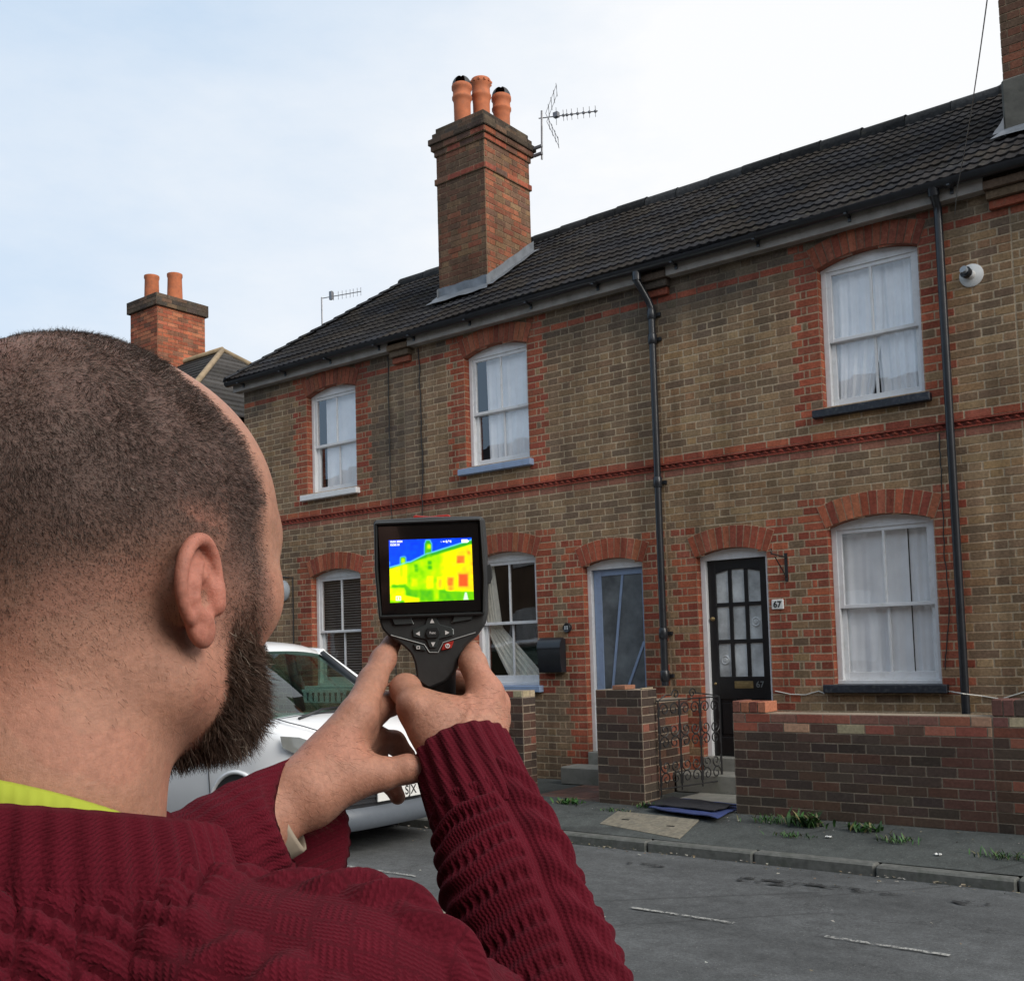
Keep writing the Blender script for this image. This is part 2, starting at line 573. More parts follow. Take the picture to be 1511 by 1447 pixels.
def stock_col(x, z, tone):
    c = lerp(vary(RND.choice(STOCK), 0.16), (.228, .150, .086), .36)
    c = tuple(v * 1.10 for v in c)
    if tone == 'yellow': c = lerp(c, (.255, .178, .098), 0.35)
    if tone == 'brown': c = lerp(c, (.165, .116, .083), 0.30)
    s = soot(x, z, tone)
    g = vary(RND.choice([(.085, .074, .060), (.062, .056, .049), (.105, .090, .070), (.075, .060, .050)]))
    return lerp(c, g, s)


def red_col(x, z):
    c = vary(RND.choice(RED), 0.14)
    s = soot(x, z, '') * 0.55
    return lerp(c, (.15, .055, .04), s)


def brick(mb, x0, x1, z0, z1, col, front=-0.0035, back=0.004):
    j = 0.0024
    g = 0.0062
    a0 = x0 + g + RND.uniform(-j, j); a1 = x1 - g + RND.uniform(-j, j)
    if a1 - a0 < 0.01: return
    b0 = z0 + g + RND.uniform(-j, j) * .8; b1 = z1 - g + RND.uniform(-j, j) * .8
    t = RND.uniform(-.0022, .0022)
    f = front + RND.uniform(-.0012, .0010)
    i = 0.0018
    V = [(a0, back, b0), (a1, back, b0 + t), (a1, back, b1 + t), (a0, back, b1),
         (a0 + i, f, b0 + i), (a1 - i, f, b0 + i + t), (a1 - i, f, b1 - i + t), (a0 + i, f, b1 - i)]
    mb.add(V, [(4, 5, 6, 7), (0, 1, 5, 4), (1, 2, 6, 5), (2, 3, 7, 6), (3, 0, 4, 7)], col)


def arc_top(op, x):
    w = op['xr'] - op['xl']; r = op['rise']
    if r <= 0: return op['zs']
    R_ = (w * w / 4 + r * r) / (2 * r)
    xc = (op['xl'] + op['xr']) / 2
    d = R_ * R_ - (x - xc) ** 2
    return op['zs'] + r - R_ + math.sqrt(max(d, 0))


def blocked(op, z0, z1):
    zm = (z0 + z1) / 2
    if zm < op['zb'] or zm > op['zs'] + op['rise'] + 0.02: return None
    if zm <= op['zs']: return (op['xl'], op['xr'])
    w = op['xr'] - op['xl']; r = op['rise']
    R_ = (w * w / 4 + r * r) / (2 * r); xc = (op['xl'] + op['xr']) / 2
    h = zm - (op['zs'] + r - R_)
    d = R_ * R_ - h * h
    if d <= 0: return (xc - .12, xc + .12)
    hw = math.sqrt(d) + 0.05
    return (max(op['xl'], xc - hw), min(op['xr'], xc + hw))


def subtract(segs, cut):
    out = []
    for a, b in segs:
        if cut[1] <= a or cut[0] >= b: out.append((a, b)); continue
        if cut[0] > a + 1e-6: out.append((a, cut[0]))
        if cut[1] < b - 1e-6: out.append((cut[1], b))
    return out


def flemish(k, a, b):
    """brick intervals of Flemish bond on course k between a and b"""
    per = 0.3375
    off = 0.0 if k % 2 == 0 else per / 2
    res = []
    i = math.floor((a - off) / per) - 1
    cuts = []
    while True:
        x = off + i * per
        if x > b: break
        for q in (x, x + 0.225):
            if a + 0.045 < q < b - 0.045: cuts.append(q)
        i += 1
    e = [a] + cuts + [b]
    return list(zip(e[:-1], e[1:]))


def facade(mb, xa, xb, ops, tone, zlow=0.1, extra_red=(), red_to=None):
    k0 = int(math.floor((zlow - Z0) / CH)); k1 = int((EAVE - Z0) / CH)
    for k in range(k0, k1 + 1):
        z0 = Z0 + k * CH; z1 = z0 + CH; zm = z0 + CH / 2
        segs = [(xa, xb)]
        quoins = []
        for op in ops:
            bl = blocked(op, z0, z1)
            if bl: segs = subtract(segs, bl)
            zt = op['zs'] + (0.31 if op['zs'] < 4 else 0.6)
            if op['zb'] - 0.10 < zm < zt:
                wl = 0.225 if k % 2 else 0.285
                ins = bl[0] if bl and bl[0] > op['xl'] else op['xl']
                inr = bl[1] if bl and bl[1] < op['xr'] else op['xr']
                quoins.append((op['xl'] - wl, ins, op['xl'], 1)); quoins.append((inr, op['xr'] + wl, op['xr'], -1))
        if red_to:
            for (a, b, za, zb) in red_to:
                if za < zm < zb: quoins.append((a, b, a, 0))
        band = 1 if (k in (44, 46) or k == 68 or k in extra_red) else 0
        # mortar backing
        for a, b in segs:
            n = max(1, int((b - a) / 0.35))
            for i in range(n):
                p0 = a + (b - a) * i / n; p1 = a + (b - a) * (i + 1) / n
                isr = any(q[0] - .01 < (p0 + p1) / 2 < q[1] + .01 for q in quoins)
                cc = []
                for (px, pz) in ((p0, z0), (p1, z0), (p1, z1), (p0, z1)):
                    m_ = MORT_RED if isr else MORT
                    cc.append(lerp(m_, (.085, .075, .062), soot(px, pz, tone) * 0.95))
                mb.add([(p0, 0, z0), (p1, 0, z0), (p1, 0, z1), (p0, 0, z1)], [(0, 1, 2, 3)], cc)
        if k == 45: continue
        for a, b in segs:
            if band:
                n = max(1, round((b - a) / 0.225))
                for i in range(n):
                    p0 = a + (b - a) * i / n; p1 = a + (b - a) * (i + 1) / n
                    c = red_col((p0 + p1) / 2, zm)
                    if k == 44: c = lerp(c, (.25, .15, .11), 0.5)
                    brick(mb, p0, p1, z0, z1, c)
                continue
            rest = [(a, b)]
            for q0, q1, edge, side in quoins:
                r0, r1 = max(q0, a), min(q1, b)
                if r1 - r0 < 0.02: continue
                hit = [(max(r0, s0), min(r1, s1)) for s0, s1 in rest if min(r1, s1) - max(r0, s0) > 0.02]
                for h0, h1 in hit:
                    if k % 2 or h1 - h0 < 0.24:
                        parts = [(h0, h1)]
                        if h1 - h0 > 0.3:
                            n = round((h1 - h0) / 0.2); parts = [(h0 + (h1 - h0) * i / n, h0 + (h1 - h0) * (i + 1) / n) for i in range(n)]
                    else:
                        w = h1 - h0
                        if side == 1: parts = [(h0, h0 + w * .4), (h0 + w * .4, h0 + w * .6), (h0 + w * .6, h1)]
                        elif side == -1: parts = [(h0, h0 + w * .4), (h0 + w * .4, h0 + w * .6), (h0 + w * .6, h1)]
                        else:
                            n = max(1, round(w / 0.112)); parts = [(h0 + w * i / n, h0 + w * (i + 1) / n) for i in range(n)]
                    for p0, p1 in parts:
                        c = red_col((p0 + p1) / 2, zm)
                        if RND.random() < 0.06: c = stock_col((p0 + p1) / 2, zm, tone)
                        brick(mb, p0, p1, z0, z1, c)
                rest = subtract(rest, (r0, r1))
            for r0, r1 in rest:
                if r1 - r0 < 0.015: continue
                for p0, p1 in flemish(k, r0, r1):
                    brick(mb, p0, p1, z0, z1, stock_col((p0 + p1) / 2, zm, tone))


def arch_ring(mb, op, th=0.22):
    w = op['xr'] - op['xl']; r = op['rise']
    R_ = (w * w / 4 + r * r) / (2 * r)
    xc = (op['xl'] + op['xr']) / 2; zc = op['zs'] + r - R_
    a1 = math.asin((w / 2 + 0.012) / R_) * 1.0
    pt = lambda a, rr: (xc + rr * math.sin(a), zc + rr * math.cos(a))
    N = 24
    sooty = soot(xc, op['zs'] + .2, '')
    ring = [pt(-a1 + 2 * a1 * i / N, R_ - 0.001) for i in range(N + 1)] + [pt(a1 - 2 * a1 * i / N, R_ + th) for i in range(N + 1)]
    mm = lerp(MORT_RED, (.12, .07, .055), sooty)
    for i in range(N):
        b0, b1 = -a1 + 2 * a1 * i / N, -a1 + 2 * a1 * (i + 1) / N
        q = [pt(b0, R_), pt(b1, R_), pt(b1, R_ + th), pt(b0, R_ + th)]
        mb.add([(p[0], -0.0068, p[1]) for p in q], [(0, 1, 2, 3)], mm)
        # soffit
        mb.add([(q[0][0], -0.0068, q[0][1]), (q[0][0], 0.12, q[0][1]), (q[1][0], 0.12, q[1][1]), (q[1][0], -0.0068, q[1][1])], [(0, 1, 2, 3)], lerp(RED[1], mm, .3))
        # top edge
        mb.add([(q[3][0], -0.0068, q[3][1]), (q[2][0], -0.0068, q[2][1]), (q[2][0], 0.0, q[2][1]), (q[3][0], 0.0, q[3][1])], [(0, 1, 2, 3)], mm)
    n = int(round(2 * a1 * (R_ + th / 2) / 0.0765))
    g = 0.0056
    for i in range(n):
        b0 = -a1 + 2 * a1 * i / n; b1 = -a1 + 2 * a1 * (i + 1) / n
        e0, e1 = g / R_, g / R_
        q = [pt(b0 + e0, R_ + .003), pt(b1 - e1, R_ + .003), pt(b1 - e1, R_ + th - .004 + RND.uniform(-.003, .003)), pt(b0 + e0, R_ + th - .004 + RND.uniform(-.003, .003))]
        c = vary(RND.choice(RED + [(.40, .135, .07), (.36, .12, .065)]), 0.22); c = lerp(c, (.16, .06, .045), sooty * .5)
        mb.prism([(a, b) for a, b in q], -0.0112 - RND.uniform(0, .0015), 0.0, c)


def reveals(mb, op, depth=0.11):
    k0 = int(math.floor((op['zb'] - Z0) / CH)); k1 = int(math.ceil((op['zs'] - Z0) / CH))
    for k in range(k0, k1):
        z0 = max(op['zb'], Z0 + k * CH); z1 = min(op['zs'] + .004, Z0 + (k + 1) * CH)
        if z1 - z0 < .005: continue
        for x, s in ((op['xl'], 1), (op['xr'], -1)):
            mb.add([(x, 0.001, z0), (x, depth, z0), (x, depth, z1), (x, 0.001, z1)], [(0, 1, 2, 3) if s < 0 else (3, 2, 1, 0)], MORT_RED)
            for y0, y1 in (((0.0, depth),) if k % 2 else ((0.0, .05), (.05, depth))):
                c = red_col(x, z0)
                mb.box(x, x + s * 0.002, y0 - .002 + (0.004 if y0 > 0 else 0), y1 - .003, z0 + .006, z1 - .005, c)


def string_course(mb, xa, xb):
    z0 = Z0 + 45 * CH; z1 = z0 + CH
    c = (.26, .062, .042)
    mb.box(xa, xb, -0.016, 0.003, z0 + .002, z0 + .016, vary(c))
    mb.box(xa, xb, -0.026, 0.003, z1 - .018, z1 - .001, vary(c))
    mb.box(xa, xb, -0.006, 0.003, z0 + .016, z1 - .018, (.14, .04, .03))
    p = 0.0765
    n = int((xb - xa) / p)
    for i in range(n):
        x = xa + (i + .5) * (xb - xa) / n
        a, b = z0 + .017, z1 - .019
        w = p * .5
        cc = vary(c, .2)
        V = [(x - w * .95, -.006, b), (x + w * .35, -.006, b), (x + w * .95, -.006, a), (x - w * .35, -.006, a), (x, -.026, (a + b) / 2 + .004)]
        mb.add(V, [(1, 0, 4), (2, 1, 4), (3, 2, 4), (0, 3, 4)], cc)


def corbel(mb, xc, tone):
    for i, (dz, out) in enumerate(((0, .13), (1, .09), (2, .05))):
        z1 = EAVE - 0.03 - dz * CH
        c = stock_col(xc, 5.4, tone) if i < 2 else red_col(xc, 5.2)
        mb.box(xc - .17 + .012 * i, xc + .17 - .012 * i, -out, 0.0, z1 - CH + .006, z1, c, ch=.003)


# -------------------------------------------------------------- roof
RK = 0.72                    # slope (rise over run)
RY0, RZ0, RYR = -0.17, 5.585, 2.30
NROW = 15


def roof_mesh(mb, xa, xb, hip=None, back=True):
    L_ = (RYR - RY0)
    wave = 0.105
    nx = int((xb - xa) / (wave / 6)) + 1
    tnorm = np.array([0, -RK, 1]) / math.hypot(1, RK)
    for r in range(NROW):
        y0 = RY0 + L_ * r / NROW - 0.03; y1 = RY0 + L_ * (r + 1) / NROW
        x0 = xa
        if hip is not None:
            t = (r + .15) / NROW
            x0 = hip[0] + (hip[1] - hip[0]) * t
        xs = np.linspace(x0, xb, max(4, int((xb - x0) / (wave / 6))))
        ph = 2 * math.pi * xs / wave
        wv = 0.0060 * np.cos(ph) + 0.002 * np.cos(2 * ph)
        tid = np.floor(xs / 0.345 + (r % 2) * .5).astype(int)
        jit = np.array([hash2(t_, r) for t_ in tid])
        jz = (jit - .5) * .006
        sag = 0.014 * np.sin(xs * 0.9 + 1.0) + 0.008 * np.sin(xs * 2.3)
        rows = []
        cols = []
        base = np.array([.028, .026, .026])
        for (yy, lift) in ((y0, -0.012), (y0, 0.021), (y0 + .03, 0.0200), (y1, 0.002)):
            zz = RZ0 + RK * (yy - RY0)
            P = np.stack([xs, np.full_like(xs, yy), np.full_like(xs, zz)], 1)
            off = (lift + (wv if lift > -.01 else wv * 1.0) + jz + sag)
            P = P + tnorm[None] * off[:, None]
            rows.append(P)
            k = (0.75 + 0.5 * jit)[:, None]
            warm = np.array([hash2(t_ * 3.7, r * 1.3 + 5) for t_ in tid])[:, None]
            cols.append(base[None] * k * (1 + .25 * (warm - .5) * np.array([[1, .2, -1]])))
        mb.grid(np.array(rows), np.array(cols))
    # ridge tiles
    zr0 = RZ0 + RK * L_ + .02
    xr0 = xa if hip is None else hip[1] + .02
    n = max(1, int((xb - xr0) / 0.45))
    for i in range(n):
        p0 = xr0 + (xb - xr0) * i / n; p1 = xr0 + (xb - xr0) * (i + 1) / n - .004
        A = np.linspace(-.15 * math.pi, 1.15 * math.pi, 9)
        k = RND.uniform(.7, 1.5)
        zr = zr0 + .014 * math.sin(p0 * .9 + 1.0) + .008 * math.sin(p0 * 2.3) + RND.uniform(-.005, .005)
        P = np.array([[(x, RYR + .125 * math.cos(a) * s, zr - .05 + .115 * math.sin(a) * s) for a in A] for x, s in ((p0, 1.0), (p1 - .03, .985), (p1, 1.03))])
        mb.grid(P, (.034 * k, .035 * k, .036 * k))
    # felt under the front tiles
    e0 = xa if hip is None else hip[0] + .03; e1 = xa if hip is None else hip[1]
    mb.add([(e0, RY0 + .02, RZ0 - .012), (xb, RY0 + .02, RZ0 - .012), (xb, RYR, RZ0 + RK * L_ - .012), (e1, RYR, RZ0 + RK * L_ - .012)], [(0, 1, 2, 3)], (.015, .015, .016))
    # back slope, plain
    if back:
        yb = 2 * RYR - RY0
        mb.add([(xa if hip is None else hip[1], RYR, RZ0 + RK * L_), (xb, RYR, RZ0 + RK * L_), (xb, yb, RZ0), (xa, yb, RZ0)], [(1, 0, 3, 2)], (.03, .03, .034))
    if hip is not None:
        # hip tiles stepping up the corner, and the end slope
        yb = 2 * RYR - RY0
        mb.add([(hip[0], RY0, RZ0), (hip[0], yb, RZ0), (hip[1], RYR, RZ0 + RK * L_)], [(0, 2, 1)], (.03, .03, .034))
        for r in range(NROW):
            t0, t1 = r / NROW, (r + 1.12) / NROW
            a = np.array([hip[0] + (hip[1] - hip[0]) * t0, RY0 + L_ * t0 - .02, RZ0 + RK * L_ * t0 + .034])
            b = np.array([hip[0] + (hip[1] - hip[0]) * t1, RY0 + L_ * t1 - .02, RZ0 + RK * L_ * t1 + .014])
            d = b - a
            s = np.cross(d, [0, 0, 1.0]); s /= np.linalg.norm(s)
            A = np.linspace(0, math.pi, 7)
            k = RND.uniform(.8, 1.25)
            P = np.array([[tuple(p + s * (.12 * math.cos(q)) + np.array([0, 0, .045 * math.sin(q) - .03])) for q in A] for p in (a, b)])
            mb.grid(P, (.034 * k, .035 * k, .038 * k))
            P0 = P[0]
            mb.add([tuple(x) for x in P0], [tuple(range(len(P0)))], (.02, .02, .022))


# -------------------------------------------------------------- brick-clad box (chimneys, walls, piers)
def clad_box(mb, x0, x1, y0, y1, z0, z1, colf, sides='FRLB', mort=MORT, course=CH, length=0.225, bond='S', zbase=None, base_slope=None):
    """mortar box with real bricks on its faces. F=-Y, R=+X, L=-X, B=+Y"""
    mb.box(x0, x1, y0, y1, z0, z1, mort)
    zb = z0 if zbase is None else zbase
    def clad(fn, w, side):
        n = int(math.ceil((z1 - zb) / course - 1e-6))
        for k in range(n):
            a = zb + k * course; b = min(z1, a + course)
            if b - a < .02: continue
            if bond == 'S':
                off = 0 if k % 2 == 0 else length / 2
                cuts = []
                q = off
                while q < w:
                    if .03 < q < w - .03: cuts.append(q)
                    q += length
            else:
                cuts = []
                off = 0 if k % 2 == 0 else .16875
                i = -2
                while True:
                    q = off + i * .3375
                    if q > w: break
                    for qq in (q, q + .225):
                        if .04 < qq < w - .04: cuts.append(qq)
                    i += 1
            e = [0] + cuts + [w]
            for u0, u1 in zip(e[:-1], e[1:]):
                fn(u0, u1, a, b, colf((u0 + u1) / 2, (a + b) / 2, k, side))
    g = .0046; j = .0018
    def put(u0, u1, a, b, c, P):
        r = lambda: RND.uniform(-j, j)
        U0, U1, A, B = u0 + g + r(), u1 - g + r(), a + g + r(), b - g + r()
        if U1 - U0 < .008: return
        d = .005 + RND.uniform(-.001, .0014); i = .0018
        V = [P(U0, 0, A), P(U1, 0, A), P(U1, 0, B), P(U0, 0, B), P(U0 + i, d, A + i), P(U1 - i, d, A + i), P(U1 - i, d, B - i), P(U0 + i, d, B - i)]
        mb.add(V, [(4, 5, 6, 7), (0, 1, 5, 4), (1, 2, 6, 5), (2, 3, 7, 6), (3, 0, 4, 7)], c)
    if 'F' in sides: clad(lambda u0, u1, a, b, c: put(u0, u1, a, b, c, lambda u, d, z: (x0 + u, y0 - d, z)), x1 - x0, 'F')
    if 'R' in sides: clad(lambda u0, u1, a, b, c: put(u0, u1, a, b, c, lambda u, d, z: (x1 + d, y0 + u, z)), y1 - y0, 'R')
    if 'L' in sides: clad(lambda u0, u1, a, b, c: put(u0, u1, a, b, c, lambda u, d, z: (x0 - d, y1 - u, z)), y1 - y0, 'L')
    if 'B' in sides: clad(lambda u0, u1, a, b, c: put(u0, u1, a, b, c, lambda u, d, z: (x1 - u, y1 + d, z)), x1 - x0, 'B')


def chim_col(u, z, k, side):
    edge = u < .14
    if RND.random() < (.75 if edge else .42): c = vary(RND.choice([(.25, .078, .045), (.22, .066, .04), (.28, .095, .052), (.18, .06, .04)]), .18)
    else: c = vary(RND.choice([(.17, .12, .07), (.14, .10, .065), (.10, .075, .055), (.22, .15, .08), (.085, .06, .048)]), .2)
    c = lerp(c, (.205, .088, .050), .38)
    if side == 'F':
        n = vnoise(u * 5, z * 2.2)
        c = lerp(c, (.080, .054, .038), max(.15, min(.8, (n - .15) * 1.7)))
    return c


def cap_col(u, z, k, side):
    return vary(RND.choice([(.075, .055, .042), (.095, .07, .05), (.06, .048, .04), (.12, .075, .05)]), .2)


def capred_col(u, z, k, side):
    return vary(RND.choice([(.27, .08, .045), (.20, .06, .04), (.14, .07, .05), (.10, .06, .045)]), .2)


def pot(mb, x, y, z, h, r, hood=False, holes=False):
    c = vary((.50, .155, .065), .1)
    prof = [(r * .92, -.1), (r * .95, h * .55), (r * 1.0, h * .62), (r * 1.12, h * .66), (r * 1.12, h * .70), (r * 1.02, h * .73), (r * 1.0, h * .86), (r * 1.14, h * .9), (r * 1.14, h * .97), (r * 1.06, h), (r * .86, h), (r * .84, h * .5)]
    mb.lathe((x, y, z), prof, 24, c, 0)
    if holes:
        for i in range(12):
            a = 2 * math.pi * i / 12
            mb.box(x + r * 1.10 * math.cos(a) - .016, x + r * 1.10 * math.cos(a) + .016, y + r * 1.10 * math.sin(a) - .016, y + r * 1.10 * math.sin(a) + .016, z + h * .92, z + h * .955, (.05, .02, .015), 0)


def hood(mb, x, y, z, r, face=(0.5, -0.85)):
    """dark half-dome rain hood over a pot"""
    P = []
    fa = math.atan2(face[1], face[0])
    for i in range(8):
        e = math.pi / 2 * i / 7
        row = []
        for k in range(17):
            a = fa - math.pi + (-1 + 2 * k / 16) * math.radians(150)
            row.append((x + r * 1.1 * math.cos(e) * math.cos(a), y + r * 1.1 * math.cos(e) * math.sin(a), z + r * 1.25 * math.sin(e)))
        P.append(row)
    mb.grid(np.array(P), (.03, .028, .028), 0)


# -------------------------------------------------------------- windows
def sheet(x0, x1, z0, z1, y, amp, waves, nx=80, nz=14, xl=None, xr=None, seed=0):
    """hanging folded cloth; xl/xr are optional edge functions of t (0 top..1 bottom)"""
    P = np.zeros((nz, nx, 3))
    for i in range(nz):
        t = i / (nz - 1)
        a = xl(t) if xl else x0; b = xr(t) if xr else x1
        u = np.linspace(0, 1, nx)
        P[i, :, 0] = a + (b - a) * u
        P[i, :, 1] = y + amp * (np.sin(2 * math.pi * waves * u + seed + .5 * math.sin(t * 3 + seed)) + .5 * np.sin(2 * math.pi * waves * 2.3 * u + seed * 2 + t)) * (0.5 + .5 * t)
        P[i, :, 2] = z1 + (z0 - z1) * t
    return P


def window(parent, op, kind, sill_mat, label=None):
    xl, xr, zb, zs, rise = op['xl'], op['xr'], op['zb'], op['zs'], op['rise']
    yf = 0.085
    fr = MB()
    jw = .052
    # outer box frame: jambs, arched head, cill piece
    fr.box(xl + .002, xl + jw, yf, yf + .10, zb, zs + .01, (1, 1, 1), ch=.003)
    fr.box(xr - jw, xr - .002, yf, yf + .10, zb, zs + .01, (1, 1, 1), ch=.003)
    N = 14
    top = [(xl + .001 + (xr - xl - .002) * i / N, arc_top(op, xl + .001 + (xr - xl - .002) * i / N) - .002) for i in range(N + 1)]
    fr.prism([(xl + .001, zs - .02), (xr - .001, zs - .02)] + top[::-1], yf - .002, yf + .10, (1, 1, 1))
    fr.box(xl + .001, xr - .001, yf - .006, yf + .10, zb, zb + .035, (1, 1, 1), ch=.003)
    root = fr.build('window', M['white'], parent)
    if label: root['label'] = label
    zt = zs - .018; zm = zb + (zt - zb) * .5
    gx0, gx1 = xl + jw, xr - jw
    def sash(y, z0, z1, bot, topr, nm):
        s = MB()
        st = .042
        s.box(gx0, gx0 + st, y, y + .036, z0, z1, (1, 1, 1), ch=.003)
        s.box(gx1 - st, gx1, y, y + .036, z0, z1, (1, 1, 1), ch=.003)
        s.box(gx0 + st - .001, gx1 - st + .001, y + .001, y + .035, z0, z0 + bot, (1, 1, 1), ch=.003)
        s.box(gx0 + st - .001, gx1 - st + .001, y + .001, y + .035, z1 - topr, z1, (1, 1, 1), ch=.003)
        xm = (gx0 + gx1) / 2
        s.box(xm - .011, xm + .011, y + .004, y + .030, z0 + bot - .001, z1 - topr + .001, (1, 1, 1), ch=.002)
        o = s.build(nm, M['white'], root)
        g = MB()
        for a, b in ((gx0 + st - .002, xm - .010), (xm + .010, gx1 - st + .002)):
            tl = RND.uniform(-.003, .003)
            g.add([(a, y + .017 + tl, z0 + bot - .002), (b, y + .017 - tl, z0 + bot - .002), (b, y + .017 - tl * .3, z1 - topr + .002), (a, y + .017 + tl, z1 - topr + .002)], [(0, 1, 2, 3)], (1, 1, 1))
        g.build('glass', M['glass'], root)
    sash(yf + .012, zm - .018, zt, .034, .04, 'sash')
    sash(yf + .055, zb + .035, zm + .016, .075, .034, 'sash')
    # sill
    s = MB()
    s.box(xl - .085, xr + .055, -.075, .10, zb - .075, zb, (1, 1, 1), ch=.006)
    s.build('sill', sill_mat, root)
    # room behind
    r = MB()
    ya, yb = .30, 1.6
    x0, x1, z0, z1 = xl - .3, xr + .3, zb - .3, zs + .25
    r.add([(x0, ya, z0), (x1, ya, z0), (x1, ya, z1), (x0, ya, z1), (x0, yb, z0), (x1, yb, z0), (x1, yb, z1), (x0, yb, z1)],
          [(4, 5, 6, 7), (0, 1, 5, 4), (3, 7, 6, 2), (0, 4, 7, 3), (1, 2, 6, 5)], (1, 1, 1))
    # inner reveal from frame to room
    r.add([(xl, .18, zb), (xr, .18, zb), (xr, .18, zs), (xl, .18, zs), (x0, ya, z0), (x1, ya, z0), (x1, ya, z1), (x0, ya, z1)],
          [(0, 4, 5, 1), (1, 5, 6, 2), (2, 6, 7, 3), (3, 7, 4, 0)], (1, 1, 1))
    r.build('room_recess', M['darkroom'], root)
    w = xr - xl
    c = MB(); mat = M['curtain']
    y = .185
    if kind == 'parted':
        xm = (xl + xr) / 2 + .02
        c.grid(sheet(0, 0, zb + .02, zs + .03, y, .012, 5, xl=lambda t: xl - .02, xr=lambda t: xm + .05 - .26 * max(0, t - .40) ** 1.2, seed=1))
        c.grid(sheet(0, 0, zb + .02, zs + .03, y + .02, .012, 5, xl=lambda t: xm - .04 + .02 * t + .04 * max(0, t - .5), xr=lambda t: xr + .02, seed=2.4))
    elif kind == 'net_left_gap':
        c.grid(sheet(0, 0, zb + .02, zs + .03, y, .010, 6, xl=lambda t: xl + .19 + .02 * t, xr=lambda t: xr + .02, seed=3))
    elif kind == 'reflection_blind':  # white blind sheet, also standing in for bright sky reflected in the pane
        c.grid(sheet(0, 0, zb + .02, zs + .03, y, .004, 3, xl=lambda t: xl + .19, xr=lambda t: xr + .02, seed=3))
    elif kind == 'net':
        c.grid(sheet(0, 0, zb + .02, zs + .03, y, .011, 3.4, xl=lambda t: xl - .02, xr=lambda t: xl + w * .70, seed=.5))
        c.grid(sheet(0, 0, zb + .02, zs + .03, y + .015, .011, 2, xl=lambda t: xl + w * .705, xr=lambda t: xr + .02, seed=2))
    elif kind == 'swag':
        mat = M['cream']
        f = lambda t: xl + .05 + .16 * t + (.62 * max(0, t - .55) ** 1.35 if t > .55 else 0)
        c.grid(sheet(0, 0, zb + .02, zs + .03, y, .010, 6, nz=26, xl=lambda t: xl - .05 + .25 * t ** 2 + .45 * max(0, t - .55), xr=lambda t: xl + .16 + .20 * t + (1.3 * max(0, t - .55)), seed=1.2))
    elif kind == 'slats':
        mat = M['blind']
        z = zb + .04
        while z < zs:
            c.box(xl + .02, xr - .02, y - .012, y + .012, z, z + .003, (1, 1, 1))
            c.add([(xl + .02, y - .014, z - .008), (xr - .02, y - .014, z - .008), (xr - .02, y + .014, z + .010), (xl + .02, y + .014, z + .010)], [(0, 1, 2, 3)], (1, 1, 1))
            z += .034
    if c.v: c.build('slatted_blind' if kind == 'slats' else 'curtain', mat, root, smooth=True)
    return root


def gutter_run(parent, xa, xb):
    m = MB()
    A = np.linspace(math.pi, 2 * math.pi, 9)
    yc, zc, r = -.185, 5.545, .058
    n = max(2, int((xb - xa) / .5))
    xs = np.linspace(xa, xb, n)
    sag = lambda x: .006 * math.sin(x * 1.7)
    P = np.array([[(x, yc + r * math.cos(a), zc + sag(x) + r * math.sin(a) * 1.05) for a in A] for x in xs])
    m.grid(P, (1, 1, 1))
    P2 = np.array([[(x, yc + (r - .005) * math.cos(a), zc + .001 + sag(x) + (r - .005) * math.sin(a) * 1.05) for a in A[::-1]] for x in xs])
    m.grid(P2, (1, 1, 1))
    for x in np.arange(xa + .3, xb, .9):
        m.box(x - .012, x + .012, -.245, -.118, 5.478, 5.492, (1, 1, 1))
        m.box(x - .014, x + .014, -.134, -.118, 5.44, 5.492, (1, 1, 1))
    for x in np.arange(xa + 1.2, xb, 1.8):
        Pj = np.array([[(xx, yc + (r + .008) * math.cos(a), zc + (r + .008) * math.sin(a) * 1.05) for a in A] for xx in (x - .04, x + .04)])
        m.grid(Pj, (1, 1, 1))
    return m.build('gutter', M['black'], parent, smooth=True, angle=40)


def downpipe(parent, x, z0, z1, swan=None, r=.036, joints=()):
    m = MB()
    y = -.068
    if swan:
        pts = [(swan, -.185, 5.50), (swan, -.185, 5.40), (swan + (x - swan) * .25, -.15, 5.34), (x - (x - swan) * .2, -.09, 5.20), (x, y, 5.13), (x, y, 5.05)]
        m.tube(pts, r * 1.02, 12, (1, 1, 1))
        m.tube([(swan, -.185, 5.50), (swan, -.185, 5.41)], r * 1.3, 12, (1, 1, 1))
        m.tube([(x, y, z1), (x, y, z0)], r, 12, (1, 1, 1))
    else:
        m.tube([(x, -.185, 5.50), (x, -.15, 5.44), (x, y - .01, 5.38), (x, y, 5.30), (x, y, z0)], r, 12, (1, 1, 1))
        m.tube([(x, -.185, 5.52), (x, -.165, 5.45)], r * 1.35, 12, (1, 1, 1))
    for z in joints:
        m.tube([(x, y, z - .055), (x, y, z - .045), (x, y, z + .045), (x, y, z + .055)], [r * 1.12, r * 1.28, r * 1.28, r * 1.12], 12, (1, 1, 1))
        m.box(x - .075, x + .075, -.03, 0.0, z - .018, z + .018, (1, 1, 1))
    return m.build('downpipe', M['black'], parent, smooth=True, angle=40)


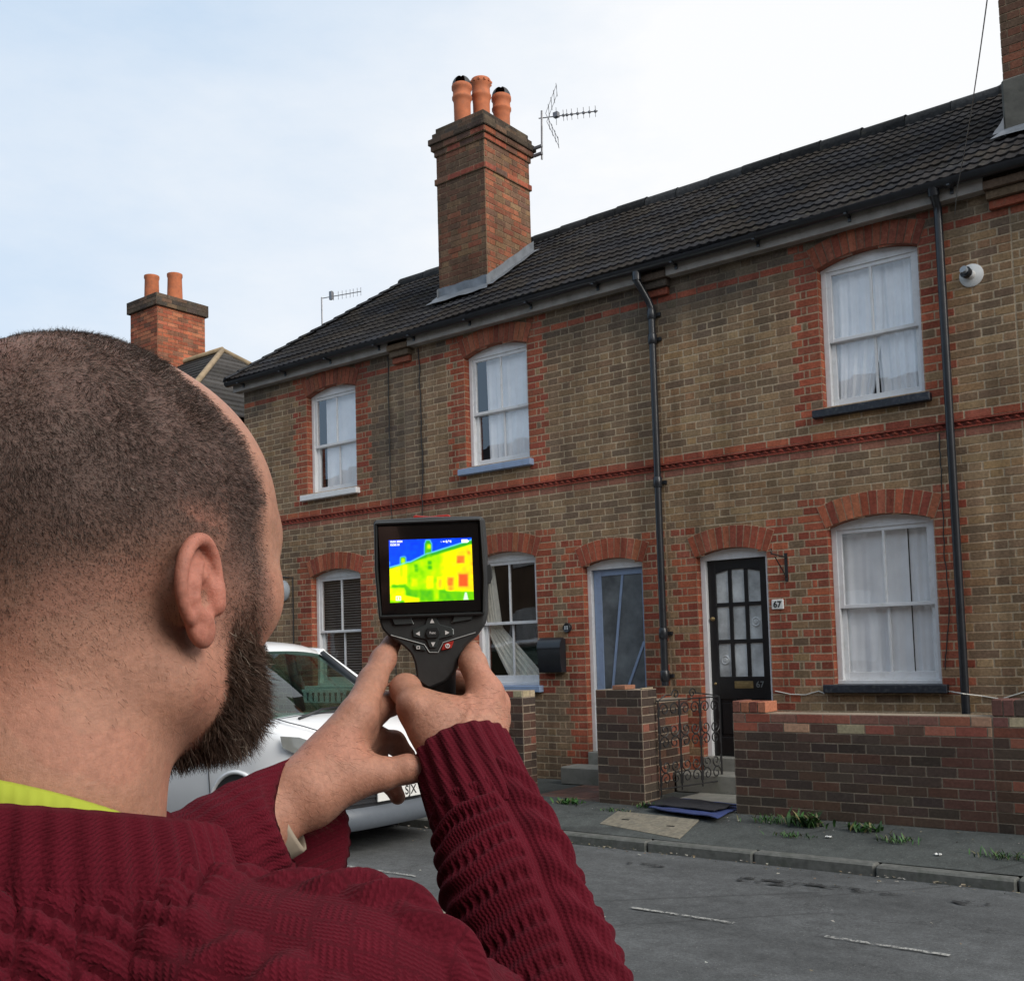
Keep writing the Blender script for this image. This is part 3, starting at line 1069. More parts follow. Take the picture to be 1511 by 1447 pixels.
def house(name_label, xa, xb, ops, tone, roof_x, hip=None, extra_red=(), red_to=None, fascia_gap=.17):
    h = empty('brick_house', ((xa + xb) / 2, 0, 0), name_label, 'house', 'houses of the brick terrace')
    w = MB()
    facade(w, xa, xb, ops, tone, extra_red=extra_red, red_to=red_to)
    for op in ops:
        arch_ring(w, op); reveals(w, op, .16 if op.get('door') else .11)
    string_course(w, xa, xb)
    corbel(w, xb + .0 - .001, tone) if xb < 0 else None
    # back and end walls, floor line
    w.add([(xa, 4.9, 0), (xb, 4.9, 0), (xb, 4.9, EAVE), (xa, 4.9, EAVE)], [(3, 2, 1, 0)], (.16, .12, .08))
    for x in (xa + .002, xb - .002):
        w.add([(x, .02, 0), (x, 4.9, 0), (x, 4.9, EAVE), (x, .02, EAVE)], [(0, 1, 2, 3)], (.16, .12, .08))
    w.add([(xa, .0, EAVE - .005), (xb, .0, EAVE - .005), (xb, 4.9, EAVE - .005), (xa, 4.9, EAVE - .005)], [(3, 2, 1, 0)], (.05, .05, .05))
    w.build('wall', M['brick'], h)
    f = MB()
    fa, fb = xa + (fascia_gap if xa > -11 else -.1), xb - fascia_gap
    f.box(fa, fb, -.118, -.098, 5.405, 5.535, (1, 1, 1), ch=.003)
    f.box(fa, fb, -.098, -.001, 5.41, 5.425, (1, 1, 1))
    f.build('fascia_board', M['fascia'], h)
    gutter_run(h, roof_x[0] + (.05 if hip else 0), roof_x[1])
    r = MB()
    roof_mesh(r, roof_x[0], roof_x[1], hip)
    ro = r.build('roof', M['tile'], h, smooth=True, angle=35)
    return h, ro


WT, WB = dict(zb=3.775, zs=5.12, rise=.085), dict(zb=1.225, zs=2.67, rise=.085)
def op(xl, xr, base, **k): return dict(base, xl=xl, xr=xr, **k)
DR = dict(zb=.30, zs=2.50, rise=.07, door=True)

w1, w1b = op(-10.92, -9.97, WT), op(-10.88, -9.94, WB)
w2, w2b = op(-8.11, -7.17, WT), op(-8.06, -7.13, WB)
w3, w3b = op(-3.73, -2.80, WT), op(-3.75, -2.79, WB)
w4, w4b = op(-1.30, -.37, WT), op(-1.28, -.35, WB)
d66, d67, d_r = op(-6.50, -5.75, DR), op(-5.12, -4.36, DR), op(.22, .98, DR)

hA, roofA = house('end brick house at the far left with white sashes and a hipped tiled roof', -12.25, -9.10, [w1, w1b], 'brown', (-12.45, -9.10), hip=(-12.45, -11.28))
hB, roofB = house('brick house with pale blue sills and pale blue front door under the three-pot chimney', -9.10, -5.45, [w2, w2b, d66], 'brown', (-9.10, -5.45))
hC, roofC = house('brick house numbered 67 with dark sills and a black nine-pane front door', -5.45, -2.03, [w3, w3b, d67], 'mid', (-5.45, -2.03),
                  red_to=[(-2.80, -2.60, 3.7, 5.5), (-2.79, -2.60, 1.1, 2.95)])
hD, roofD = house('brick house at the right edge with a plain yellow brick front and a floodlight', -2.03, 1.75, [w4, w4b, d_r], 'yellow', (-2.03, 1.95), extra_red=(15,))

window(hA, w1, 'reflection_blind', M['white'], 'white upper sash window reflecting bright sky')
window(hA, w1b, 'slats', M['white'], 'lower sash window with a slatted blind behind the parked car')
window(hB, w2, 'net_left_gap', M['bluesill'], 'upper sash window with net curtain and pale blue sill')
window(hB, w2b, 'swag', M['bluesill'], 'lower sash window with a cream curtain drawn aside')
window(hC, w3, 'parted', M['darksill'], 'upper sash window with parted white curtains')
window(hC, w3b, 'net', M['darksill'], 'lower sash window with white net curtains and a dark sill')
window(hD, w4, 'net', M['white'])
window(hD, w4b, 'net', M['white'])

downpipe(hC, -5.49, 1.22, 5.12, swan=-5.58, joints=(5.06, 4.80, 3.30, 1.75, 1.32))
downpipe(hC, -2.59, .45, 5.4, joints=())


# -------------------------------------------------------------- doors
def door_frame(m, o, y=.10, jw=.055):
    m.box(o['xl'] + .001, o['xl'] + jw, y - .02, y + .09, .50, o['zs'] + .01, (1, 1, 1), ch=.003)
    m.box(o['xr'] - jw, o['xr'] - .001, y - .02, y + .09, .50, o['zs'] + .01, (1, 1, 1), ch=.003)
    N = 12
    top = [(o['xl'] + .002 + (o['xr'] - o['xl'] - .004) * i / N, arc_top(o, o['xl'] + .002 + (o['xr'] - o['xl'] - .004) * i / N) - .002) for i in range(N + 1)]
    m.prism([(o['xl'] + .002, o['zs'] - .035), (o['xr'] - .002, o['zs'] - .035)] + top[::-1], y - .021, y + .09, (1, 1, 1))


def spiral_polyline(cx, cz, r0, turns, dirn, a0, y, n=26, r1=.12):
    P = []
    for i in range(n + 1):
        t = i / n
        a = a0 + dirn * turns * 2 * math.pi * t
        r = r0 * (1 - t) + r0 * r1 * t
        P.append((cx + r * math.cos(a), y, cz + r * math.sin(a)))
    return P


# 67: black door with nine obscured panes
o = d67
m = MB()
x0, x1, zb_, zt = o['xl'] + .055, o['xr'] - .055, .52, o['zs'] - .035
yd = .125
st = .085
W_ = x1 - x0
px0, px1 = x0 + st, x1 - st
gz0, gz1 = 1.30, zt - .10
mw = .038
pw = (px1 - px0 - 2 * mw) / 3; ph_ = (gz1 - gz0 - 2 * mw) / 3
m.box(x0, px0, yd, yd + .044, zb_, zt, (1, 1, 1), ch=.002)
m.box(px1, x1, yd, yd + .044, zb_, zt, (1, 1, 1), ch=.002)
m.box(px0 - .001, px1 + .001, yd + .0005, yd + .043, gz1, zt, (1, 1, 1), ch=.002)
m.box(px0 - .001, px1 + .001, yd + .0005, yd + .043, gz0 - .22, gz0, (1, 1, 1), ch=.002)
m.box(px0 - .001, px1 + .001, yd + .0005, yd + .043, zb_, zb_ + .18, (1, 1, 1), ch=.002)
m.box(px0 - .001, px1 + .001, yd + .018, yd + .036, zb_ + .17, gz0 - .21, (1, 1, 1))
for i in range(3):
    a = px0 + i * (pw + mw)
    m.box(a + .012, a + pw - .012, yd + .008, yd + .019, zb_ + .21, gz0 - .26, (1, 1, 1), ch=.006)
for i in (1, 2):
    a = px0 + i * (pw + mw) - mw
    m.box(a, a + mw, yd + .003, yd + .040, zb_ + .17, gz1 + .001, (1, 1, 1), ch=.002)
    b = gz0 + i * (ph_ + mw) - mw
    m.box(px0 - .001, px1 + .001, yd + .002, yd + .041, b, b + mw, (1, 1, 1), ch=.002)
# arched heads over the top panes
for i in range(3):
    a = px0 + i * (pw + mw)
    rise_ = .03
    zc_ = gz1
    if i == 0: poly = [(a, zc_ + .001), (a, zc_ - .035), (a + pw, zc_ - .005), (a + pw, zc_ + .001)]
    elif i == 2: poly = [(a, zc_ + .001), (a, zc_ - .005), (a + pw, zc_ - .035), (a + pw, zc_ + .001)]
    else: continue
    m.prism(poly, yd + .004, yd + .038, (1, 1, 1))
door = m.build('door', M['blackdoor'], hC)
door['label'] = 'black front door with nine obscured panes, letter slot and number 67'
fm = MB(); door_frame(fm, o)
fm.build('door_frame', M['white'], door)
g = MB()
for i in range(3):
    for j in range(3):
        a = px0 + i * (pw + mw); b = gz0 + j * (ph_ + mw)
        g.box(a - .002, a + pw + .002, yd + .018, yd + .026, b - .002, b + ph_ + .002, (1, 1, 1))
for (i, j) in ((2, 1), (0, 0)):
    cx_ = px0 + i * (pw + mw) + pw / 2; cz_ = gz0 + j * (ph_ + mw) + ph_ / 2
    g.lathe((cx_, yd + .018, cz_), [(.0, -.012), (.018, -.010), (.022, -.004), (.034, -.005), (.040, -.009), (.046, -.003), (.052, 0)], 24, (1, 1, 1), 0, axis=1)
g.build('glass_pane', M['frost_light'], door, smooth=True, angle=40)
l = MB()
lx = px0 + pw + mw / 2 + .01
l.box(lx, lx + .20, yd - .006, yd + .001, gz0 - .115, gz0 - .045, (1, 1, 1), ch=.003)
l.box(lx + .02, lx + .18, yd - .011, yd - .004, gz0 - .10, gz0 - .06, (.5, .5, .5), ch=.003)
l.build('letter_slot', M['brass'], door)
k_ = MB()
k_.lathe((x0 + .04, yd, 1.88), [(.0, -.03), (.016, -.028), (.02, -.015), (.012, -.004), (.022, 0)], 14, (1, 1, 1), 0, axis=1)
k_.build('door_knob', M['brass'], door, smooth=True)
k_ = MB(); k_.lathe((x0 + .04, yd, 1.23), [(.0, -.012), (.012, -.010), (.015, 0)], 14, (1, 1, 1), 0, axis=1)
k_.build('keyhole_cover', M['brass'], door, smooth=True)


def text_mesh(name, s, size, mat, parent, loc, rot=(math.pi / 2, 0, 0), depth=.002, bold=0.0, align='CENTER', xs=1.0):
    cu = bpy.data.curves.new(name, 'FONT')
    cu.body = s; cu.size = size; cu.extrude = depth; cu.align_x = align; cu.align_y = 'CENTER'; cu.offset = bold
    tmp = bpy.data.objects.new(name + '_tmp', cu)
    COL.objects.link(tmp)
    dg = bpy.context.evaluated_depsgraph_get()
    dg.update()
    me = bpy.data.meshes.new_from_object(tmp.evaluated_get(dg))
    bpy.data.objects.remove(tmp); bpy.data.curves.remove(cu)
    me.name = name
    me.materials.clear(); me.materials.append(mat)
    if xs != 1.0: me.transform(Matrix.Diagonal((xs, 1, 1, 1)))
    o_ = bpy.data.objects.new(name, me)
    COL.objects.link(o_)
    o_.rotation_euler = rot
    if parent is not None:
        o_.parent = parent
        o_.location = Vector(loc) - abs_loc(parent)
    else: o_.location = loc
    return o_


M['numgrey'] = plain('number_metal', (.22, .24, .24), .4, metal=.4)
M['ink'] = plain('black_ink', (.012, .012, .013), .5)
text_mesh('door_number', '67', .085, M['numgrey'], door, (px1 - .045, yd - .003, gz0 - .08), bold=.0006)

# 66: pale blue door, mostly dark obscured glass with fanned bars
o = d66
m = MB()
x0, x1, zb_, zt = o['xl'] + .055, o['xr'] - .03, .52, o['zs'] - .035
yd = .125
st = .095
m.box(x0, x0 + st, yd, yd + .044, zb_, zt, (1, 1, 1), ch=.003)
m.box(x1 - .06, x1, yd, yd + .044, zb_, zt, (1, 1, 1), ch=.003)
m.box(x0 + st - .001, x1 - .059, yd + .0005, yd + .043, zt - .07, zt, (1, 1, 1), ch=.003)
m.box(x0 + st - .001, x1 - .059, yd + .0005, yd + .043, zb_, zb_ + .16, (1, 1, 1), ch=.003)
def bar(p, q, w=.016):
    d = np.array(q) - np.array(p); n = np.array([-d[1], d[0]]) / np.linalg.norm(d) * w
    P = [tuple(np.array(p) + n), tuple(np.array(p) - n), tuple(np.array(q) - n), tuple(np.array(q) + n)]
    m.prism([(a, b) for a, b in P], yd + .004, yd + .034, (1, 1, 1))
gl, gr_, gb, gt = x0 + st, x1 - .06, zb_ + .16, zt - .07
bar((gl + .03, gb), (gl + .27, gt), .014)
bar((gl + .06, gb), (gr_, gt - .72), .014)
bar((gl + .12, gb), (gr_, gt - 1.50), .014)
door2 = m.build('door', M['bluesill'], hB)
door2['label'] = 'pale blue front door with dark obscured glass and slanting bars'
fm = MB(); door_frame(fm, o, jw=.05)
fm.build('door_frame', M['white'], door2)
g = MB(); g.box(gl - .004, gr_ + .004, yd + .014, yd + .022, gb - .004, gt + .004, (1, 1, 1))
g.build('glass_pane', M['frost_dark'], door2)

# right-hand house door (outside the picture, plain)
m = MB(); o = d_r
m.box(o['xl'] + .055, o['xr'] - .055, .125, .169, .52, o['zs'] - .035, (1, 1, 1), ch=.003)
dd = m.build('door', M['bluesill'], hD)
fm = MB(); door_frame(fm, o); fm.build('door_frame', M['white'], dd)

# steps and thresholds belong to their houses
for h_, o_ in ((hB, d66), (hC, d67), (hD, d_r)):
    s = MB()
    s.box(o_['xl'] - .0, o_['xr'] + .0, -.02, .20, .24, .515, (1, 1, 1), ch=.008)
    s.box(o_['xl'] - .14, o_['xr'] + .06, -.34, -.02, .20, .385, (1, 1, 1), ch=.012)
    s.build('door_step', M['stone'], h_)

# -------------------------------------------------------------- chimneys
def chimney(parent, x0, x1, y0, y1, ztop, zbot, pots, flash=True, slopek=RK, mortarc=(.24, .17, .11)):
    m = MB()
    zc = [(0, .0, cap_col), (1, .035, cap_col), (2, .075, cap_col), (3, .050, capred_col), (4, .020, capred_col)]
    for i, out, cf in zc:
        z1 = ztop - i * CH
        clad_box(m, x0 - out, x1 + out, y0 - out, y1 + out, z1 - CH, z1 - .0008 * i, cf, mort=(.11, .09, .07) if i < 3 else mortarc)
    zb1 = ztop - 5 * CH
    band = ztop - 9 * CH
    clad_box(m, x0, x1, y0, y1, band, zb1, chim_col, mort=mortarc, bond='F')
    clad_box(m, x0 - .022, x1 + .022, y0 - .022, y1 + .022, band - CH, band, capred_col, mort=mortarc)
    clad_box(m, x0, x1, y0, y1, zbot, band - CH, chim_col, mort=mortarc, bond='F')
    m.box(x0 + .06, x1 - .06, y0 + .06, y1 - .06, ztop - .02, ztop + .035, (.14, .12, .1), ch=.02)
    c = m.build('chimney', M['brick'], parent)
    for (x, y, h, r, hd, ho) in pots:
        p = MB(); pot(p, x, y, ztop + .02, h, r, holes=ho)
        po = p.build('chimney_pot', M['terracotta'], c, smooth=True, angle=40)
        if hd:
            q = MB(); hood(q, x, y, ztop + .02 + h - .02, r)
            ho_ = q.build('pot_hood', M['iron'], c, smooth=True)
    if flash:
        f = MB()
        zr = lambda y: RZ0 + RK * (y - RY0) + .045
        o_ = .012
        def ap(P, t=.006):
            P = [np.array(p) for p in P]
            f.add([tuple(p) for p in P], [tuple(range(len(P)))], (1, 1, 1))
        # front apron
        n = 9
        rows = []
        for (yy, zz, ex) in ((y0 - o_, zr(y0) + .13, 0.0), (y0 - o_, zr(y0) + .02, 0.0), (y0 - .16, zr(y0 - .16) + .012, .10)):
            rows.append([(x0 - ex - .01 + (x1 - x0 + 2 * ex + .02) * i / n, yy + .004 * math.sin(i * 2.1), zz + .006 * math.sin(i * 1.7)) for i in range(n + 1)])
        f.grid(np.array(rows))
        for xx, s in ((x1, 1), (x0, -1)):
            rows = []
            for (dx, up) in ((o_, .14), (o_, .015), (.11, .012)):
                rows.append([(xx + s * dx, y0 - .04 + (y1 - y0 + .08) * i / n, zr(y0 - .04 + (y1 - y0 + .08) * i / n) + up + .006 * math.sin(i * 1.9)) for i in range(n + 1)])
            f.grid(np.array(rows))
        f.build('lead_flashing', M['lead'], c, smooth=True, angle=50)
    return c


chimney(hB, -9.02, -8.21, .62, 1.56, 8.47, 5.9,
        [(-8.73, .83, .56, .118, True, False), (-8.64, 1.12, .72, .120, False, True), (-8.535, 1.42, .58, .118, True, False)])
c_r = chimney(hD, -2.13, -1.30, .55, 1.45, 8.55, 5.7, [(-1.75, .8, .5, .11, False, False), (-1.7, 1.2, .5, .11, False, False)])
# rendered foot and lead soakers of the right chimney
m = MB()
m.box(-2.15, -1.28, .525, 1.47, 5.75, 6.62, (.12, .11, .09), ch=.02)
m.build('cement_render', M['cement'], c_r)
# ================================================================== street
def struct(o): o['kind'] = 'structure'; return o


# one ground sheet to the horizon, then road, kerbs, pavements a little above it
m = MB(); m.add([(-900, -900, -.03), (900, -900, -.03), (900, 900, -.03), (-900, 900, -.03)], [(0, 1, 2, 3)])
struct(m.build('ground', M['pavement']))
KY = -2.2
m = MB()
xs = np.linspace(-60, 40, 220); ys = np.linspace(-8.05, KY, 26)
P = np.array([[(x, y, .012 * math.sin(x * .35) * math.sin((y + 2) * .9) - .0) for x in xs] for y in ys])
P[:, :, 2] -= P[:, :, 2].max() * 0 + .004
m.grid(P)
struct(m.build('road', M['asphalt'], smooth=True))

def pav_z(y): return .062 + (.205 - .062) * (y - KY) / (-1.3 - KY)
m = MB()
xs = np.linspace(-60, 40, 120); ys = np.linspace(KY + .115, -1.25, 6)
P = np.array([[(x, y, pav_z(y) + .004 * math.sin(x * 1.3 + y * 2)) for x in xs] for y in ys])
m.grid(P)
m.box(-60, 40, -1.26, .05, .05, .20, (1, 1, 1))
struct(m.build('pavement', M['pavement'], smooth=True, angle=30))
m = MB()
x = -60.0
while x < 40:
    w = .91 if -14 < x < 4 else 3.64
    jz = RND.uniform(-.006, .006); jy = RND.uniform(-.006, .006)
    m.box(x + .004, x + w - .004, KY + jy, KY + .125, -.08, .079 + jz, (1, 1, 1), ch=.014)
    x += w
struct(m.build('kerb', M['kerb'], smooth=False))
m = MB(); m.box(-60, 40, -9.9, -8.05, -.08, .08, (1, 1, 1)); struct(m.build('near_pavement', M['pavement']))
m = MB(); m.box(-60, 40, -8.05, -7.93, -.08, .083, (1, 1, 1), ch=.012); struct(m.build('near_kerb', M['kerb']))


def worn(name, col, amount, scale):
    mt, nt, b = new_mat(name)
    b.inputs['Base Color'].default_value = (*col, 1)
    b.inputs['Roughness'].default_value = .85
    out = nt.nodes['Material Output']
    tr = nd(nt, 'ShaderNodeBsdfTransparent'); mx = nd(nt, 'ShaderNodeMixShader')
    n = noise(nt, scale, 6, .7)
    nt.links.new(mrange(nt, n, amount, amount + .08, 0, 1), mx.inputs['Fac'])
    nt.links.new(tr.outputs[0], mx.inputs[1]); nt.links.new(b.outputs[0], mx.inputs[2])
    nt.links.new(mx.outputs[0], out.inputs['Surface'])
    return mt


M['roadpaint'] = worn('worn_road_paint', (.33, .33, .31), .45, 40)
M['patch'] = worn('sandy_patch', (.27, .225, .175), .42, 22)
M['oil'] = worn('oil_stain', (.020, .021, .022), .50, 12)
def road_sheet(name, poly, mat, z=.006):
    mm = MB()
    mm.add([(a, b, z + .012 * math.sin(a * .35) * math.sin((b + 2) * .9) - .0) for a, b in poly], [tuple(range(len(poly)))])
    return struct(mm.build(name, mat))


def blob(cx, cy, rx, ry, n=28, j=.18):
    return [(cx + rx * (1 + RND.uniform(-j, j)) * math.cos(2 * math.pi * i / n), cy + ry * (1 + RND.uniform(-j, j)) * math.sin(2 * math.pi * i / n)) for i in range(n)]


for xa, xb in ((-6.20, -5.40), (-3.60, -2.90), (-2.36, -1.70), (-8.6, -8.0), (-.8, -.1), (.6, 1.3)):
    w = .018
    road_sheet('road_marking', [(xa, -3.87 - w), (xb, -3.88 - w), (xb, -3.88 + w), (xa, -3.87 + w)], M['roadpaint'])
road_sheet('road_patch', blob(-4.62, -4.52, .30, .09), M['patch'])
for (px, py, rx, ry) in ((1130, 1302, .22, .10), (1245, 1312, .42, .05), (950, 1277, .16, .05), (1440, 1335, .14, .06)):
    q = on_plane(px, py, 2, 0)
    road_sheet('oil_stain', blob(q[0], q[1], rx, ry), M['oil'])
# dark joint of an old trench repair along the carriageway
M['joint'] = worn('tar_joint', (.022, .023, .024), .36, 9)

# inspection cover set in the pavement
t = empty('inspection_cover', (-4.68, -1.87, pav_z(-1.87)), 'pale concrete inspection cover set in the pavement in front of the gate', 'drain cover')
A = [on_plane(px, py, 2, .125) for px, py in ((885, 1214), (912, 1205), (1032, 1217), (1002, 1231))]
cen = sum(A) / 4
m = MB()
rr = []
for q in A: rr.append((q[0], q[1], pav_z(q[1]) + .007))
ri = [tuple(np.array(q) * .93 + np.array([cen[0], cen[1], pav_z(cen[1]) + .007]) * .07) for q in rr]
m.add([(*q[:2], q[2] - .03) for q in rr] + rr, [(4, 5, 6, 7)[::-1], (0, 1, 5, 4)[::-1], (1, 2, 6, 5)[::-1], (2, 3, 7, 6)[::-1], (3, 0, 4, 7)[::-1]], (1, 1, 1))
M['covercrete'] = plain('cover_concrete', (.185, .165, .125), .9, var=.3, nscale=30, bumpd=.002, dirt=((.10, .10, .085), 9, .6))
m.build('cover_plate', M['covercrete'], t)
m = MB()
for f_ in (.22, .78):
    q = cen + (((np.array(rr[0]) + np.array(rr[1])) / 2) * (1 - f_) + ((np.array(rr[2]) + np.array(rr[3])) / 2) * f_ - cen)
    m = MB(); m.box(q[0] - .035, q[0] + .035, q[1] - .012, q[1] + .012, pav_z(q[1]) - .01, pav_z(q[1]) + .0095, (1, 1, 1))
    m.build('lifting_slot', M['iron'], t)

# -------------------------------------------------------------- garden walls
DARK = [(.076, .049, .038), (.062, .043, .035), (.088, .052, .039), (.052, .039, .033), (.098, .052, .038), (.070, .051, .040)]
TOPC = [(.28, .085, .055), (.22, .075, .055), (.16, .075, .06), (.32, .12, .08), (.36, .22, .14), (.40, .33, .21), (.20, .10, .075), (.12, .07, .055)]
WM = (.30, .245, .185)
def wall_cols(ntop, total, redside=0.0, x_red=None):
    def f(u, z, k, side):
        if k >= total - ntop: return vary(RND.choice(TOPC), .2)
        c = vary(RND.choice(DARK), .18)
        if x_red and side == 'F' and u > x_red: c = lerp(c, (.12, .05, .04), .6)
        if RND.random() < redside: c = vary((.20, .075, .05), .2)
        g = max(0, min(.6, (.42 - z) * 1.8))
        return lerp(c, (.062, .060, .040), g * vnoise(u * 3, z * 5 + k))
    return f


def brick_on_edge(mb, x0, x1, y0, y1, z0, z1, cols, w=.0745):
    n = max(1, int(round((x1 - x0) / w)))
    mb.box(x0 + .012, x1 - .012, y0 + .008, y1 - .008, z0, z1 - .012, WM)
    for i in range(n):
        a = x0 + (x1 - x0) * i / n; b = x0 + (x1 - x0) * (i + 1) / n
        mb.box(a + .004, b - .004, y0 - .002, y1 + .002, z0 + .004, z1 + RND.uniform(-.004, .004), vary(RND.choice(cols), .2), ch=.004)


zb_ = 1.042 - 12 * CH
w = MB()
clad_box(w, -4.14, -2.08, -1.30, -1.08, zb_, 1.042, wall_cols(2, 12, x_red=1.75), mort=WM, zbase=zb_)
brick_on_edge(w, -4.14, -3.835, -1.305, -1.075, 1.044, 1.14, [(.20, .07, .05), (.12, .06, .05), (.34, .14, .08), (.16, .07, .05)])
o = w.build('garden_wall', M['wallbrick'])
tag(o, 'long low dark brick garden wall with two paler top courses, below the window of number 67', 'wall', 'low brick garden walls')
w = MB()
clad_box(w, -2.078, 1.6, -1.30, -1.08, zb_, 1.042, wall_cols(1, 12, .25), mort=WM, zbase=zb_)
brick_on_edge(w, -2.078, -1.3, -1.305, -1.075, 1.044, 1.165, [(.13, .06, .05), (.26, .075, .05), (.09, .06, .05)])
o = w.build('garden_wall', M['wallbrick'])
tag(o, 'reddish garden wall at the right edge topped with upright bricks', 'wall', 'low brick garden walls')
zp = 1.235 - 14 * CH
w = MB()
clad_box(w, -5.52, -5.03, -1.30, -1.04, zp, 1.235, wall_cols(0, 14, .03), mort=WM, zbase=zp)
w.box(-5.34, -5.20, -1.298, -1.12, 1.237, 1.275, vary((.25, .12, .07)), ch=.004)
w.box(-5.06, -5.035, -1.27, -1.08, 1.236, 1.25, (.3, .25, .17), ch=.004)
o = w.build('brick_pier', M['wallbrick'])
tag(o, 'dark brick pier with a crumbling top between the two front paths', 'wall', 'low brick garden walls')
w = MB()
clad_box(w, -8.85, -6.375, -1.30, -1.10, zp, 1.225, wall_cols(1, 14, .05), mort=WM, zbase=zp)
o = w.build('garden_wall', M['wallbrick'])
tag(o, 'brick wall end behind the raised hand, left of the tiled path', 'wall', 'low brick garden walls')
# side wall between the two front gardens, running back to the house
w = MB()
clad_box(w, -5.50, -5.28, -1.03, -.005, zp, 1.10, wall_cols(0, 12, .2), mort=WM, zbase=zp, sides='RL')
o = w.build('garden_wall', M['wallbrick'])
tag(o, 'side wall running from the brick pier back to the downpipe', 'wall', 'low brick garden walls')

# tiled and stone paths
m = MB()
i = 0
for x in np.arange(-6.34, -5.56, .152):
    for y in np.arange(-1.28, -.36, .152):
        m.box(x + .002, min(x + .150, -5.54), y + .002, y + .150, .19, .212 + RND.uniform(-.001, .001), vary(RND.choice([(.16, .085, .065), (.13, .08, .065), (.19, .10, .075)]), .2))
M['quarry'] = attr_mat('quarry_tiles', .7, .25, 20, .002, .3, stain=((.10, .09, .08), 7, .6, .48, .7))
struct(m.build('tiled_path', M['quarry']))
m = MB(); m.box(-4.98, -4.16, -1.28, -.36, .19, .214, (1, 1, 1)); struct(m.build('stone_path', M['stone']))

# blue and black mats lying in the gateway
t = MB()
def cloth_sheet(mb, corners, n, amp, thick, seed, col=(1, 1, 1)):
    c = [np.array(q, float) for q in corners]
    P = np.zeros((n, n, 3))
    for i in range(n):
        for j in range(n):
            u, v = i / (n - 1), j / (n - 1)
            p = c[0] * (1 - u) * (1 - v) + c[1] * u * (1 - v) + c[2] * u * v + c[3] * (1 - u) * v
            p[2] += amp * (math.sin(u * 9 + seed) * math.sin(v * 7 + seed * 2) + .6 * math.sin(u * 15 + v * 11 + seed)) * (.4 + .6 * abs(2 * u - 1))
            P[i, j] = p
    mb.grid(P, col); Q = P.copy(); Q[:, :, 2] -= thick
    mb.grid(Q[::-1], col)
    edge = np.concatenate([P[0], P[1:, -1], P[-1, -2::-1], P[-2:0:-1, 0]]); edge2 = edge.copy(); edge2[:, 2] -= thick
    mb.grid(np.array([np.vstack([edge, edge[:1]]), np.vstack([edge2, edge2[:1]])]), col)
M['bluemat'] = plain('blue_mat', (.035, .055, .17), .7, var=.2, nscale=30, bumpd=.002, dirt=((.02, .02, .025), 7, .5))
M['blackmat'] = plain('black_mat', (.018, .018, .022), .85, var=.3, nscale=40, bumpd=.003)
cloth_sheet(t, [(-4.90, -1.46, .222), (-4.17, -1.60, .212), (-4.18, -1.02, .235), (-4.86, -.95, .24)], 22, .006, .008, 1.0)
o = t.build('blue_mat', M['bluemat'], smooth=True, angle=50); tag(o, 'dirty blue mat lying in the gateway under a black one', 'mat')
t = MB()
cloth_sheet(t, [(-5.00, -1.36, .238), (-4.28, -1.44, .242), (-4.20, -1.18, .258), (-4.92, -1.00, .258)], 22, .007, .008, 3.2)
o = t.build('black_mat', M['blackmat'], smooth=True, angle=50); tag(o, 'crumpled black mat lying on the blue mat in the gateway', 'mat')

# -------------------------------------------------------------- iron gate, standing open inwards
gh = np.array([-4.985, -1.09, 0]); ge = np.array([-4.79, -.27, 0])
gd = (ge - gh) / np.linalg.norm(ge - gh); GW = np.linalg.norm(ge - gh)
gate = empty('iron_gate', gh + np.array([0, 0, .27]), 'black wrought iron garden gate with scrolls, standing open', 'gate')
G = lambda u, z: tuple(gh + gd * u + np.array([0, 0, z]))
m = MB()
zt_, zb2 = 1.125, .30
for u in (0, GW / 3, 2 * GW / 3, GW): m.tube([G(u, zb2 - (.04 if u == 0 else 0)), G(u, zt_)], .0075, 6)
m.tube([G(-.02, zt_), G(GW, zt_)], .0075, 6); m.tube([G(-.02, zb2 + .03), G(GW, zb2 + .03)], .0075, 6)
m.build('gate_frame', M['iron'], gate)
def scroll(parent, uc, zc, r, dirn, a0, turns=1.35):
    mm = MB()
    pts = []
    for i in range(27):
        t_ = i / 26; a = a0 + dirn * turns * 2 * math.pi * t_; q = r * (1 - .82 * t_)
        pts.append(G(uc + q * math.cos(a), zc + q * math.sin(a)))
    mm.tube(pts, .0060, 5)
    return mm
for b in range(3):
    u0 = b * GW / 3; wd = GW / 3
    for zc, up in ((zt_ - .085, 1), (zt_ - .275, -1), (zt_ - .385, 1), (zt_ - .60, -1), (zt_ - .71, 1)):
        mm = MB()
        for s in (0, 1):
            uc = u0 + wd * (.27 if s == 0 else .73); r = wd * .225
            a0 = math.pi if s == 0 else 0
            dirn = (-1 if s == 0 else 1) * (1 if up == 1 else -1)
            pts = [G(uc + (-r if s == 0 else r), zc - up * .055)]
            for i in range(27):
                t_ = i / 26; a = a0 + dirn * 1.3 * 2 * math.pi * t_; q = r * (1 - .80 * t_)
                pts.append(G(uc + q * math.cos(a), zc + q * math.sin(a)))
            mm.tube(pts, .0060, 5)
        mm.build('scroll', M['iron'], gate)
for uc, r, s in ((GW * .28, .05, 1), (GW * .55, .05, -1)):
    mm = MB()
    pts = []
    for i in range(24):
        t_ = i / 23; a = (math.pi if s == 1 else 0) - s * 1.2 * 2 * math.pi * t_; q = r * (1 - .8 * t_)
        pts.append(G(uc + q * math.cos(a), zt_ + .05 + q * math.sin(a)))
    mm.tube(pts, .0060, 5)
    mm.build('top_scroll', M['iron'], gate)
mm = MB()
mm.tube([G(.02, zt_ + .01), G(GW * .12, zt_ + .05), G(GW * .22, zt_ + .045)], .0060, 5)
mm.build('top_scroll', M['iron'], gate)
mm = MB()
